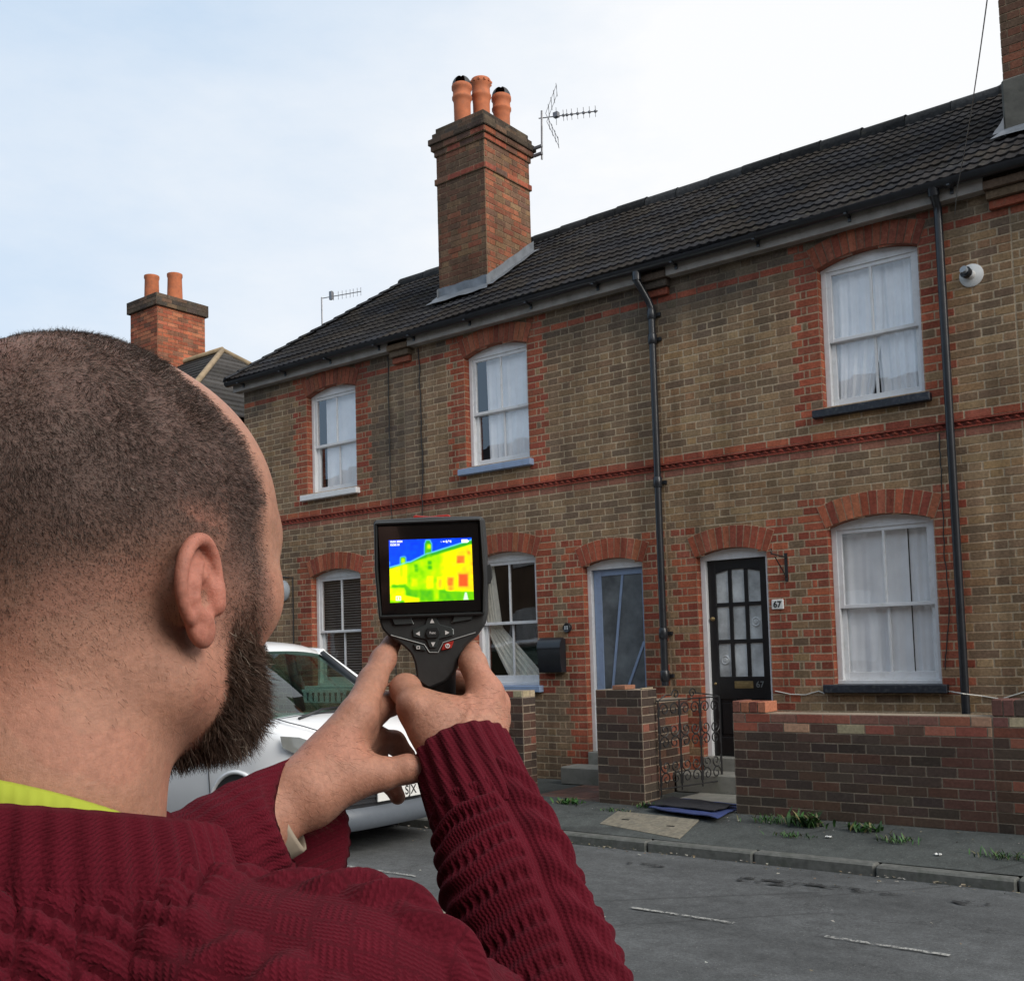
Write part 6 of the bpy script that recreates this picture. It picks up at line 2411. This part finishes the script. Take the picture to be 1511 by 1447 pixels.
# little knit stitches: columns of v shapes
def mnode(op, a_, b_=None):
    n_ = nd(nt, 'ShaderNodeMath', operation=op)
    for i, v in enumerate((a_, b_)):
        if v is None: continue
        if isinstance(v, bpy.types.NodeSocket): nt.links.new(v, n_.inputs[i])
        else: n_.inputs[i].default_value = v
    return n_.outputs[0]
U, V_ = sep.outputs[0], sep.outputs[1]
col_ = mnode('PINGPONG', U, .0016)
saw = mnode('SINE', mnode('MULTIPLY', mnode('ADD', V_, mnode('MULTIPLY', col_, 1.0)), 2 * math.pi / .0028))
rib = mnode('SINE', mnode('MULTIPLY', U, 2 * math.pi / .0032))
hgt = mnode('ADD', mnode('MULTIPLY', saw, .35), mnode('MULTIPLY', rib, .65))
hgt2 = mnode('ADD', hgt, mnode('MULTIPLY', fuzz, 1.2))
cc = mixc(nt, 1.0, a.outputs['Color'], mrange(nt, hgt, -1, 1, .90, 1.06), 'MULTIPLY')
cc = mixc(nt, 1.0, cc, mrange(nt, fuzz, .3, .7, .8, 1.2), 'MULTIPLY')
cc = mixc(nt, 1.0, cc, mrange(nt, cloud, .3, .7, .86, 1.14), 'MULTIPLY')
nt.links.new(cc, b.inputs['Base Color'])
b.inputs['Roughness'].default_value = .95
b.inputs['Specular IOR Level'].default_value = .1
b.inputs['Sheen Weight'].default_value = .05
b.inputs['Sheen Roughness'].default_value = .5
b.inputs['Sheen Tint'].default_value = (.9, .35, .42, 1)
bump(nt, b, hgt2, .5, .0008)
M['knit'] = mk_
KC = np.array([.088, .0066, .0140])

CUFF_R = W(697, 1150, .868)
fr_dir = (CUFF_R - E_R) / np.linalg.norm(CUFF_R - E_R)
jp = [
    ell(Bp(0, .012, -.31), (.195, .140, .30), .03, 'u', BM),
    cone(Bp(-.14, .0, -.100), Bp(.05, .0, -.095), .062, .062, .04), cone(W(290, 1484, .505), S_R, .062, .062, .03),
    cone(Bp(-.02, -.040, -.085), Bp(0, .03, -.100), .086, .080, .04),
    ell(Bp(-.024, -.022, -.074), (.125, .120, .100), .02, 'u', BM),
    cone(S_R, E_R, .060, .059, .03), cone(S_L, E_L, .071, .058, .05),
    cone(E_R, CUFF_R - fr_dir * .10, .060, .051, .02), cone(CUFF_R - fr_dir * .10, CUFF_R - fr_dir * .018, .051, .040, .012),
    cone(E_L, E_L + (WR_L - E_L) * .45, .058, .050, .03),
    cone(Bp(0, -.002, .068), Bp(0, -.03, .16), .078, .078, .008, 's'),
]
lo = np.min([p['bc'] - p['br'] for p in jp], 0) - .01; hi = np.max([p['bc'] + p['br'] for p in jp], 0) + .01
lo[2] = max(lo[2], NB[2] - .46)
JV, JF = surface_nets(jp, .0020, lo, hi)
JV, JN = grad_project(jp, JV)


def tri(x): return np.abs((x % 1.0) - .5) * 4 - 1          # triangle wave -1..1


def cable(u, v, width, per, amp):
    """two strands twisting round each other; u across, v along"""
    ph = 2 * np.pi * v / per
    h = np.zeros_like(u)
    for s in (0, np.pi):
        c = width * .30 * np.sin(ph + s)
        top = .65 + .35 * np.cos(ph + s)
        h = np.maximum(h, np.exp(-((u - c) / (width * .26)) ** 2) * top)
    groove = np.exp(-((np.abs(u) - width * .78) / (width * .16)) ** 2)
    return amp * h - amp * .55 * groove


L = np.stack([(JV - NB) @ BR, (JV - NB) @ BF, (JV - NB) @ UP], 1)
x, y, z = L.T
# which limb does a vertex belong to
def along(A, B):
    d = B - A; ln = np.linalg.norm(d); d = d / ln
    t = (JV - A) @ d
    rad = np.sqrt(np.maximum(((JV - A - t[:, None] * d) ** 2).sum(1), 1e-12))
    return t, rad, d, ln
tF, rF, dF, lF = along(E_R, CUFF_R)
tU, rU, dU, lU = along(S_R, E_R)
wF = sstep(.015, .045, tF) * (rF < .085)
sideF = np.cross(dF, UP); sideF /= np.linalg.norm(sideF); upF = np.cross(sideF, dF)
phi = np.arctan2((JV - E_R) @ upF, (JV - E_R) @ sideF)
# ---- back: basket-weave yoke
cell = .0185
bu = x + .25 * (z + y); bv = z + y
ci, cj = np.floor(bu / cell), np.floor(bv / cell)
par = (ci + cj) % 2
fu, fv = bu / cell - ci, bv / cell - cj
across = np.where(par == 0, fu, fv)
ribs = np.cos(2 * np.pi * across * 3)
edge = np.minimum(np.minimum(fu, 1 - fu), np.minimum(fv, 1 - fv))
dome = np.where(par == 0, np.sin(np.pi * fv), np.sin(np.pi * fu))
hB = .0013 * ribs + .0060 * dome - .0030 * np.exp(-(edge / .08) ** 2)
# ---- shoulder: a broad cable over the top, and one running down the sleeve
su = y - .010 + .02 * (x - .1); sv = x
hS = cable(su + .050, sv, .030, .050, .0105) + 0
hS = np.maximum(hS, cable(su - .022, sv + .02, .028, .050, .0105))
hS += .0016 * tri(sv / .0115) * (np.abs(su - .075) < .035)
wS = sstep(.095, .115, x) * (1 - sstep(.05, .12, tU) * 0)
# ---- right forearm: ladder ridges and a cable along the outer side
cd_ = CR * .70 - CF * .70 + CU * .2
phc = math.atan2(cd_ @ upF, cd_ @ sideF)
cphi = np.angle(np.exp(1j * (phi - phc)))
hF = cable(cphi * .050, tF, .026, .066, .0090)
rowv = tF / .0165 + .35 * (vn3(np.stack([tF * 30, phi * 1.5, phi * 0], 1), 9) - .5)
lad = .0023 * np.cos(2 * np.pi * rowv) + .0013 * np.cos(phi * 44) * (np.cos(2 * np.pi * rowv) < .2) * (.5 + .5 * np.cos(np.pi * np.floor(rowv)))
hF = np.where(np.abs(cphi) * .050 > .028, lad, hF)
hU_ = .0030 * tri(tU / .0150)
h = hB * (1 - wS) + hS * wS
wUp = sstep(.05, .09, tU) * (rU < .10) * (x > .1)
h = h * (1 - wUp) + (hU_ * .5 + hS * .5) * wUp
h = h * (1 - wF) + hF * wF
h = np.where((x < -.1) & (tU > 9), 0, h)
JV2 = JV + JN * h[:, None]
# wrinkles
wrk = (vn3(JV * np.array([16, 16, 22]), 4) - .5) * .010 + (vn3(JV * 40, 5) - .5) * .003
JV2 = JV2 + JN * wrk[:, None]
kuv = np.stack([np.where(wF > .5, phi * .052, np.where(par == 0, bu, bv)), np.where(wF > .5, tF, np.where(par == 0, bv, bu)), np.zeros(len(JV))], 1)
kc = KC[None] * (1 + .10 * (vn3(JV * 90, 6)[:, None] - .5))
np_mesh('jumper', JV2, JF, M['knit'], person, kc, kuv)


def ring_tube(name, centers, axes_u, axes_v, radii, ribs, amp, mat, colr_, thick=.004, n=180, parent=person, inner=True, ribdepth=True):
    """knitted band: rings of points with ribs running along it; turns in at the last ring"""
    rows, uv = [], []
    A = np.linspace(0, 2 * np.pi, n, endpoint=False)
    rb = np.cos(A * ribs); rb = np.sign(rb) * np.abs(rb) ** .7
    vlen = 0
    for i, (c, u, v, r) in enumerate(zip(centers, axes_u, axes_v, radii)):
        rr = r + amp * rb * (1 if not hasattr(ribdepth, '__len__') else ribdepth[i])
        rows.append(c[None] + (rr * np.cos(A))[:, None] * u[None] + (rr * np.sin(A))[:, None] * v[None])
        if i: vlen += np.linalg.norm(centers[i] - centers[i - 1]) + abs(radii[i] - radii[i - 1])
        uv.append(np.stack([A * r, np.full(n, vlen), np.zeros(n)], 1))
    V = np.concatenate(rows); UVv = np.concatenate(uv)
    m_ = len(rows)
    I = np.arange(n); I2 = (I + 1) % n
    F = np.concatenate([np.stack([i * n + I, i * n + I2, (i + 1) * n + I2, (i + 1) * n + I], 1) for i in range(m_ - 1)])
    C = np.tile(colr_[None], (len(V), 1)) * (1 + .12 * (vn3(V * 120, 7)[:, None] - .5)) * (1 + .0 * np.tile(rb, m_)[:, None])
    return np_mesh(name, V, F, mat, parent, C, UVv)


def perp(d):
    u = np.cross(d, UP); u /= np.linalg.norm(u)
    return u, np.cross(u, d)


# right cuff
u, v = perp(fr_dir)
ts = [-.052, -.047, -.035, -.02, -.005, .010, .020, .026, .0275, .022, .0, -.02]
rs = [.0395, .0415, .0412, .0402, .0388, .0376, .0370, .0366, .0345, .0330, .0315, .030]
el_ = [1.0, 1.0, 1.02, 1.05, 1.08, 1.10, 1.12, 1.13, 1.13, 1.13, 1.10, 1.1]
ring_tube('cuff', [CUFF_R + fr_dir * (t + .004) for t in ts], [u * e for e in el_], [v * 1.07] * 12, rs, 19, .0016, M['knit'], KC, ribdepth=[1, 1, 1, 1, 1, .95, .85, .6, .3, .1, .1, .1])

# left sleeve: a loose tube whose open end gapes away from the wrist
P0 = E_L + (WR_L - E_L) * .28; P1 = W(462, 1210, .842)
ax_ = (P1 - P0) / np.linalg.norm(P1 - P0)
tiltn = -CF * .34 + CR * .80 + CU * .30; tiltn /= np.linalg.norm(tiltn)
cs, us, vs, rr, rd = [], [], [], [], []
NRG = 44
refu = np.cross(ax_, CF); refu /= np.linalg.norm(refu)
for i in range(NRG):
    t = i / (NRG - 1)
    k_ = sstep(.62, 1.05, np.array(t)) 
    d_ = ax_ * (1 - k_) + tiltn * k_; d_ /= np.linalg.norm(d_)
    u = refu - d_ * (refu @ d_); u /= np.linalg.norm(u); v = np.cross(u, d_)
    wob = .0016 * math.sin(t * 40) * (1 - t)
    cs.append(P0 + (P1 - P0) * t + CU * .006 * math.sin(math.pi * t)); us.append(u); vs.append(v); rr.append(.048 + .003 * t + wob); rd.append(.6 if t < .62 else 1.0)
for k_ in range(12):                       # inside of the sleeve
    j_ = NRG - 1 - int(2.4 * k_)
    cs.append(cs[j_].copy()); us.append(us[j_]); vs.append(vs[j_]); rr.append(rr[j_] - .0055); rd.append(.6)
ring_tube('sleeve', cs, us, vs, rr, 30, .0013, M['knit'], KC, ribdepth=rd)
# shirt cuff inside it
M['shirt'] = plain('beige_shirt', (.36, .30, .23), .9, var=.1, nscale=60)
wd = (J(560, 760, .87) - WR_L); wd /= np.linalg.norm(wd)
wd2 = wd * .75 + tiltn * .5; wd2 /= np.linalg.norm(wd2)
u, v = perp(wd2)
c0 = W(433, 1196, .838) - wd2 * .011
ring_tube('shirt_cuff', [c0 + wd2 * t for t in (-.05, -.02, -.004, .004, .007, .005, -.02)], [u] * 7, [v] * 7, [.0330, .0325, .0320, .0315, .0305, .0290, .0285], 5, .0006, M['shirt'], np.array([.4, .34, .26]))

# neckbands
def band(name, tops, ribs, amp, mat, c_, zt0, zt1, hb, r_top, r_bot, thick, cx=0., cy=-.004):
    n = 260
    A = np.linspace(0, 2 * np.pi, n, endpoint=False)      # 0 = his right, pi/2 = front
    rb = np.cos(A * ribs); rb = np.sign(rb) * np.abs(rb) ** .6
    back = -np.sin(A)
    top = zt0 + zt1 * back
    rows, uv = [], []
    prof = [(-1.0, 0), (-.75, .003), (-.5, .004), (-.25, .004), (-.05, .003), (0.0, 0.0), (-.05, -thick * .7), (-.4, -thick), (-1.0, -thick)]
    for f, o_ in prof:
        r = r_top + (r_bot - r_top) * (-f) + o_
        rr = r + amp * rb * (1 if o_ >= 0 else .2)
        zz = top + f * hb
        rows.append(np.stack([cx + rr * np.cos(A), cy + rr * 1.04 * np.sin(A), zz], 1)); uv.append(np.stack([A * r, f * hb * np.ones(n), np.zeros(n)], 1))
    Lc = np.concatenate(rows)
    V = NB + Lc[:, :1] * BR + Lc[:, 1:2] * BF + Lc[:, 2:3] * UP
    m_ = len(prof); I = np.arange(n); I2 = (I + 1) % n
    F = np.concatenate([np.stack([i * n + I, i * n + I2, (i + 1) * n + I2, (i + 1) * n + I], 1) for i in range(m_ - 1)])
    C = np.tile(c_[None], (len(V), 1)) * (1 + .12 * (vn3(V * 120, 7)[:, None] - .5))
    return np_mesh(name, V, F, mat, person, C, np.concatenate(uv))


band('jumper_collar', None, 44, .0015, M['knit'], KC, .008, .020, .042, .0835, .0940, .006)
mt_, nt, b = new_mat('lime_rib')
a = nd(nt, 'ShaderNodeAttribute', attribute_name='col'); nt.links.new(a.outputs['Color'], b.inputs['Base Color']); b.inputs['Roughness'].default_value = .85
M['lime'] = mt_
band('tshirt_collar', None, 170, .00045, M['lime'], np.array([.36, .42, .035]), .003, .036, .026, .0735, .0780, .003)

# trousers and shoes, below the frame
M['denim'] = plain('dark_denim', (.03, .04, .07), .9, var=.2, nscale=60)
m = MB()
GZ = .085
for s in (-1, 1):
    rows = []
    hip = Bp(s * .09, .01, -.44); knee = np.array([*(Bp(s * .10, .03, 0)[:2]), .52]); ank = np.array([*(Bp(s * .11, .0, 0)[:2]), GZ + .08])
    m.tube([hip + UP * .06, hip, (hip + knee) / 2, knee, (knee + ank) / 2, ank], [.125, .12, .095, .075, .068, .062], 16)
m.build('trousers', M['denim'], person, smooth=True)
for s in (-1, 1):
    m = MB()
    a_ = np.array([*(Bp(s * .11, -.06, 0)[:2]), GZ + .04]); b_ = np.array([*(Bp(s * .125, .19, 0)[:2]), GZ + .03])
    m.tube([a_ - BF * .02, a_, a_ * .6 + b_ * .4, b_, b_ + BF * .03], [.02, .042, .046, .040, .02], 12)
    m.build('shoe', M['rubber'] if 'rubber' in M else M['black'], person, smooth=True)
# ================================================================== the thermal camera in his hands
DD = .93
dev = empty('thermal_camera', W(635, 860, DD), 'black handheld thermal camera showing a false-colour picture of the houses', 'thermal camera')
Dv = lambda px, py, dy=0.0: tuple(W(px, py, DD) + CF * dy)
Q4 = lambda x, y: (520 + x / 4.992, 740 + y / 4.990)       # pixels of an enlarged view of the device
def D4(x, y, dy=0.0): return Dv(*Q4(x, y), dy)
M['devblack'] = plain('device_black', (.018, .020, .021), .42, var=.12, nscale=30, bumpd=.0002)
M['devrubber'] = plain('device_rubber', (.022, .024, .025), .62, var=.15, nscale=60, bumpd=.0004)
M['devkey'] = plain('device_key', (.030, .036, .037), .5, var=.1)
M['devglass'] = plain('device_screen_glass', (.004, .004, .005), .12, var=.05, coat=.5)
M['devred'] = plain('device_red', (.42, .03, .022), .45, var=.08)
M['devline'] = plain('device_line', (.33, .35, .35), .45)
M['devwhite'] = plain('device_legend', (.62, .62, .62), .5)


def rounded(pts, r=22, n=5):
    P = [np.array(p, float) for p in pts]; out = []
    for i, p in enumerate(P):
        a, c = P[i - 1], P[(i + 1) % len(P)]
        d0, d1 = np.linalg.norm(a - p), np.linalg.norm(c - p)
        q = min(r, d0 * .45, d1 * .45)
        s, e = p + (a - p) / d0 * q, p + (c - p) / d1 * q
        for k in range(n + 1):
            t = k / n; out.append((1 - t) ** 2 * s + 2 * t * (1 - t) * p + t * t * e)
    return out


def slab(name, outline, layers, mat, parent=dev, cap=True, smooth=True, back=True):
    """outline in device pixels; layers: (inset scale about centroid in px, depth)"""
    P = np.array(outline); c = P.mean(0)
    m_ = MB(); rows = []
    nrm = []
    n = len(P)
    for i in range(n):
        t = P[(i + 1) % n] - P[i - 1]; t /= np.linalg.norm(t) + 1e-9; nrm.append(np.array([t[1], -t[0]]))
    nrm = np.array(nrm)
    if ((P - c) * nrm).sum() < 0: nrm = -nrm
    for ins, dy in layers:
        rows.append([D4(*(p - q * ins), dy) for p, q in zip(P, nrm)])
    m_.grid(np.array([r + r[:1] for r in rows]))
    if cap: m_.add(rows[-1], [tuple(range(n))])
    if back: m_.add(rows[0], [tuple(range(n))[::-1]])
    return m_.build(name, mat, parent, smooth=smooth, angle=38)


out = [(146, 150), (165, 132), (560, 108), (945, 104), (968, 128), (985, 300), (995, 560), (992, 830), (975, 905), (915, 990), (822, 1075), (775, 1170), (762, 1250), (690, 1330), (560, 1385), (470, 1320), (452, 1190), (425, 1120), (355, 1055), (270, 1005), (210, 940), (184, 850), (160, 500)]
slab('body', rounded(out, 26), [(14, .052), (2, .040), (-4, .020), (0, .008), (8, .001), (22, -.0005)], M['devrubber'])
# raised rim round the screen and the glass
rim = rounded([(160, 152), (955, 118), (985, 560), (978, 835), (196, 862), (165, 500)], 26)
ri = [np.array(p) for p in rim]; cc_ = np.mean(ri, 0)
slab('screen_rim', rim, [(0, .002), (1, -.003), (6, -.0048), (16, -.0052), (26, -.0030)], M['devblack'], cap=False, back=False)
gls = rounded([(190, 185), (928, 160), (950, 805), (222, 832)], 14)
slab('screen_glass', gls, [(0, .0), (0, -.0026), (2, -.0030)], M['devglass'], back=False)

# ---- the false-colour picture, drawn as a grid of coloured cells
Z8 = lambda x, y: (560 + x / 10.07, 780 + y / 10.07)
SCR = [np.array(Z8(145, 172)), np.array(Z8(1368, 132)), np.array(Z8(1404, 1050)), np.array(Z8(166, 1098))]
NX, NY = 132, 100
u, v = np.meshgrid((np.arange(NX * 3) + .5) / (NX * 3), (np.arange(NY * 3) + .5) / (NY * 3))
# picture coordinates on the enlarged view
c_ = [np.array(q) for q in ((145, 172), (1368, 132), (1404, 1050), (166, 1098))]
X_ = c_[0][0] * (1 - u) * (1 - v) + c_[1][0] * u * (1 - v) + c_[2][0] * u * v + c_[3][0] * (1 - u) * v
Y_ = c_[0][1] * (1 - u) * (1 - v) + c_[1][1] * u * (1 - v) + c_[2][1] * u * v + c_[3][1] * (1 - u) * v
T = np.interp(X_, [150, 400, 450, 900, 1000, 1150, 1370], [.66, .62, .53, .58, .68, .71, .76])     # facade warmth
T = T + .02 * np.sin(X_ / 60) * np.sin(Y_ / 45)
eave = np.interp(X_, [150, 320, 420, 700, 1370], [600, 545, 520, 430, 236])
roof = np.interp(X_, [150, 320, 420, 470, 700, 790, 1370], [578, 532, 498, 492, 375, 352, 168])
T = np.where(Y_ < eave, .40, T)
T = np.where(Y_ < roof, .05 + .05 * (Y_ / 500), T)
def box_(x0, x1, y0, y1, val, soft=10):
    global T
    w = np.clip(np.minimum(np.minimum(X_ - x0, x1 - X_), np.minimum(Y_ - y0, y1 - Y_)) / soft + .5, 0, 1)
    T = T * (1 - w) + val * w
box_(322, 396, 425, 540, .50, 12); box_(330, 385, 440, 500, .58, 14)
box_(676, 778, 215, 420, .42, 8); box_(690, 760, 175, 260, .40, 14); box_(715, 770, 235, 300, .62, 22)
for q in ((525, 572, 530, 580), (530, 578, 590, 640), (722, 778, 475, 530), (728, 786, 548, 600)): box_(*q, .42, 12)
box_(1140, 1265, 352, 500, .76, 24); box_(1148, 1262, 402, 512, .93, 14); box_(1305, 1345, 335, 380, .88, 20)
box_(1165, 1325, 640, 880, .79, 26); box_(1175, 1312, 672, 850, .96, 12)
box_(715, 800, 710, 870, .72, 26); box_(860, 945, 715, 895, .72, 24); box_(878, 930, 745, 880, .80, 20)
box_(1000, 1115, 705, 920, .80, 22); box_(1018, 1092, 728, 840, .93, 12); box_(1035, 1080, 850, 940, .86, 16)
box_(480, 575, 735, 860, .62, 30); box_(250, 300, 590, 660, .74, 16); box_(250, 290, 760, 830, .76, 18); box_(360, 410, 540, 800, .68, 20)
ground = np.interp(X_, [150, 500, 800, 1100, 1404], [850, 900, 905, 920, 925])
T = np.where(Y_ > ground, .50 + .06 * np.sin(X_ / 90), T)
box_(610, 800, 905, 1060, .45, 30); box_(890, 975, 900, 1040, .45, 26); box_(820, 880, 880, 1040, .58, 24); box_(1090, 1405, 925, 1050, .47, 20)
w_ = (Y_ > 870 + 0 * X_) & (Y_ < 1060 + 0 * X_) & (X_ < 400) ; T = np.where(w_, .62 + .03 * (Y_ - 870) / 200, T)
dv = np.abs(Y_ - (850 + np.clip(X_ - 380, 0, 300) * .95)) ; w_ = (X_ > 190) & (X_ < 560) & (dv < 22 + 18 * (X_ > 380)); T = np.where(w_, .44, T)
w_ = (X_ > 380) & (X_ < 600) & (Y_ > 980 + (X_ - 380) * .2); T = np.where(w_, .66, T)
w_ = (np.abs(X_ - 1282) < 12 + (Y_ - 940) * .22) & (Y_ > 940) & (Y_ < 1046); T = np.where(w_, -1, T)
def blur(A, r):
    k = np.exp(-.5 * (np.arange(-3 * r, 3 * r + 1) / r) ** 2); k /= k.sum()
    A = np.apply_along_axis(lambda q: np.convolve(np.pad(q, 3 * r, 'edge'), k, 'valid'), 0, A)
    return np.apply_along_axis(lambda q: np.convolve(np.pad(q, 3 * r, 'edge'), k, 'valid'), 1, A)
rng_ = np.random.RandomState(5)
mark = T < -.5
base_T = np.where(mark, .47, T)
T3 = blur(base_T + .05 * blur(rng_.normal(size=T.shape), 6) * 6, 3)
T3 = np.where(base_T < .2, np.minimum(T3, .16), T3)
T3 = np.where(mark, -1, T3)
def pal(t):
    ks = [-1, -.01, 0, .05, .12, .20, .30, .40, .50, .58, .66, .72, .80, .88, .95, 1.0]
    cs_ = np.array([(.55, .75, .55), (.55, .75, .55), (0, .03, .55), (.0, .035, .62), (.0, .06, .85), (.10, .45, .75), (.02, .35, .10), (.02, .30, .01), (.14, .50, .0), (.34, .66, .0), (.72, .74, .0), (.86, .66, .0), (.88, .42, .01), (.86, .22, .015), (.84, .085, .015), (.82, .06, .015)])
    return np.stack([np.interp(t, ks, cs_[:, k]) for k in range(3)], -1)
RGB = pal(T3)
# thin light-blue outline of warm against sky
ed = (np.abs(Y_ - roof) < 9) & (X_ > 150); RGB[ed] = RGB[ed] * .4 + np.array([.12, .55, .60]) * .6
RGB = RGB.reshape(NY, 3, NX, 3, 3).mean((1, 3))
me_ = MB()
P = np.zeros((NY, NX, 3))
uu, vv = np.meshgrid(np.linspace(0, 1, NX), np.linspace(0, 1, NY))
px_ = SCR[0][0] * (1 - uu) * (1 - vv) + SCR[1][0] * uu * (1 - vv) + SCR[2][0] * uu * vv + SCR[3][0] * (1 - uu) * vv
py_ = SCR[0][1] * (1 - uu) * (1 - vv) + SCR[1][1] * uu * (1 - vv) + SCR[2][1] * uu * vv + SCR[3][1] * (1 - uu) * vv
for i in range(NY):
    for j in range(NX): P[i, j] = Dv(px_[i, j], py_[i, j], -.0036)
me_.grid(P, RGB)
ms_, nt, b = new_mat('screen_picture')
a = nd(nt, 'ShaderNodeAttribute', attribute_name='col')
b.inputs['Base Color'].default_value = (.004, .004, .004, 1); b.inputs['Roughness'].default_value = .2
nt.links.new(a.outputs['Color'], b.inputs['Emission Color']); b.inputs['Emission Strength'].default_value = 1.0
scr = me_.build('screen_picture', ms_, dev, smooth=True)
mw_, nt, b = new_mat('screen_text')
b.inputs['Base Color'].default_value = (.1, .1, .1, 1); b.inputs['Emission Color'].default_value = (.9, .92, .9, 1); b.inputs['Emission Strength'].default_value = 1.0
roll = math.radians(1.9)
dx_ = CR * math.cos(roll) + CU * math.sin(roll); dz_ = -CR * math.sin(roll) + CU * math.cos(roll)
DROT = Matrix(((dx_[0], dz_[0], -CF[0]), (dx_[1], dz_[1], -CF[1]), (dx_[2], dz_[2], -CF[2])))
PXM = DD / CAM_F
def dtext(name, s, zx, zy, hpx, mat, parent, align='LEFT', dy=-.0041, bold=.0, conv=Z8):
    o_ = text_mesh(name, s, hpx * PXM * 1.35, mat, parent, Dv(*conv(zx, zy), dy), rot=DROT.to_euler(), depth=.00005, bold=bold, align=align)
    return o_
dtext('date_text', '10.01.2024', 160, 198, 3.1, mw_, scr, bold=.00006); dtext('time_text', '10:50:10', 160, 244, 3.1, mw_, scr, bold=.00006)
dtext('emissivity_text', '\u03b5 = 0.94', 905, 196, 3.6, mw_, scr, bold=.00008)
m = MB()
def quad8(mb, x0, x1, y0, y1, dy):
    mb.add([Dv(*Z8(x0, y1), dy), Dv(*Z8(x1, y1), dy), Dv(*Z8(x1, y0), dy), Dv(*Z8(x0, y0), dy)], [(0, 1, 2, 3)])
for q in ((1222, 1310, 160, 172), (1222, 1310, 196, 208), (1222, 1240, 172, 196), (1292, 1310, 172, 196), (1310, 1328, 174, 196), (1246, 1286, 178, 190)): quad8(m, *q, -.0041)
m.build('battery_icon', mw_, scr)
m = MB()
for q in ((252, 326, 1000, 1008), (252, 326, 1056, 1064), (252, 260, 1008, 1056), (318, 326, 1008, 1056), (280, 298, 1016, 1048)): quad8(m, *q, -.0041)
m.build('mode_icon', mw_, scr)

# ---- keys
def key(name, pts, mat, h=-.0028, r=10, ins=5, base=.0):
    return slab(name, rounded(pts, r), [(0, base), (0, h * .6), (ins, h)], mat, back=False)
key('soft_key', [(285, 838), (420, 832), (452, 900), (312, 908)], M['devkey']); key('soft_key', [(752, 820), (888, 818), (880, 868), (735, 892)], M['devkey'])
key('navigation_pad', [(560, 835), (612, 832), (640, 900), (735, 925), (745, 985), (640, 1010), (618, 1075), (570, 1076), (545, 1012), (450, 995), (442, 940), (535, 905)], M['devkey'], h=-.0022)
key('function_key', [(556, 925), (630, 922), (650, 964), (630, 1003), (558, 1005), (538, 966)], M['devblack'], h=-.0042, base=-.001)
dtext('function_text', 'Func', 594, 963, 3.6, M['devwhite'], dev, 'CENTER', dy=-.0044, bold=.00004, conv=Q4)
for k_, pts in enumerate(([(572, 893), (606, 891), (588, 858)], [(498, 952), (499, 986), (468, 970)], [(684, 946), (685, 979), (717, 962)], [(580, 1034), (612, 1032), (596, 1066)])):
    m = MB(); m.add([D4(*p, -.0026) for p in pts], [(0, 1, 2)]); m.build('arrow', M['devwhite'], dev)
key('power_key', [(672, 1045), (748, 1022), (730, 1078), (652, 1096)], M['devred'], h=-.0026, r=8)
m = MB(); m.tube([D4(702 + 14 * math.cos(a), 1060 + 14 * math.sin(a), -.0030) for a in np.linspace(0, 2 * math.pi, 14)[:-1]], .0005, 5, closed=True); m.tube([D4(702, 1060, -.003), D4(702, 1046, -.003)], .0005, 5)
m.build('power_symbol', M['devwhite'], dev)
key('photo_key', [(448, 1048), (522, 1056), (545, 1098), (470, 1088)], M['devkey'], h=-.0022, r=8)
m = MB()
for q in ((474, 500, 1060, 1065), (474, 500, 1078, 1083), (474, 480, 1065, 1078), (494, 500, 1065, 1078)):
    m.add([D4(q[0], q[3], -.0026), D4(q[1], q[3], -.0026), D4(q[1], q[2], -.0026), D4(q[0], q[2], -.0026)], [(0, 1, 2, 3)])
m.build('photo_symbol', M['devwhite'], dev)
m = MB()
for pts in ([(285, 982), (530, 1050), (568, 1108), (632, 1108), (668, 1036), (908, 962)], [(290, 838), (420, 832), (450, 900)], [(735, 890), (762, 822), (882, 820)], [(700, 925), (742, 940), (744, 975)]):
    m.tube([D4(*p, -.0012) for p in pts], .00045, 5)
m.build('accent_line', M['devline'], dev)
# red bumper on the far top edge, strap lug, lens barrel, grip
slab('red_trim', rounded([(425, 112), (440, 86), (480, 92), (560, 98), (640, 86), (700, 82), (716, 106)], 12), [(2, .058), (0, .05), (0, .022), (4, .018)], M['devred'])
slab('strap_lug', rounded([(985, 470), (1012, 455), (1026, 490), (1028, 560), (1012, 608), (988, 600)], 10), [(2, .024), (0, .020), (0, .010), (3, .007)], M['devrubber'])
m = MB()
a_ = np.array(D4(570, 480, .05)); 
m.tube([a_, a_ + CF * .015, a_ + CF * .05, a_ + CF * .055], [.034, .036, .034, .028], 22)
m.build('lens_barrel', M['devblack'], dev, smooth=True, angle=40)
m = MB()
def oval(c, ux, uy, rx, ry, n=22): return [tuple(np.array(c) + ux * rx * math.cos(2 * math.pi * k / n) + uy * ry * math.sin(2 * math.pi * k / n)) for k in range(n + 1)]
rows = []
for (zx, zy, dy, rx, ry) in ((610, 1120, .012, .0175, .010), (610, 1180, .014, .0176, .0135), (607, 1240, .017, .0178, .016), (604, 1320, .022, .0175, .0175), (604, 1420, .029, .017, .018), (610, 1560, .037, .0165, .018), (618, 1720, .045, .0165, .018), (626, 1860, .050, .017, .018), (628, 1880, .050, .012, .013)):
    rows.append(oval(D4(zx, zy, dy), dx_, CF, rx, ry))
m.grid(np.array(rows))
m.build('grip', M['devrubber'], dev, smooth=True, angle=50)
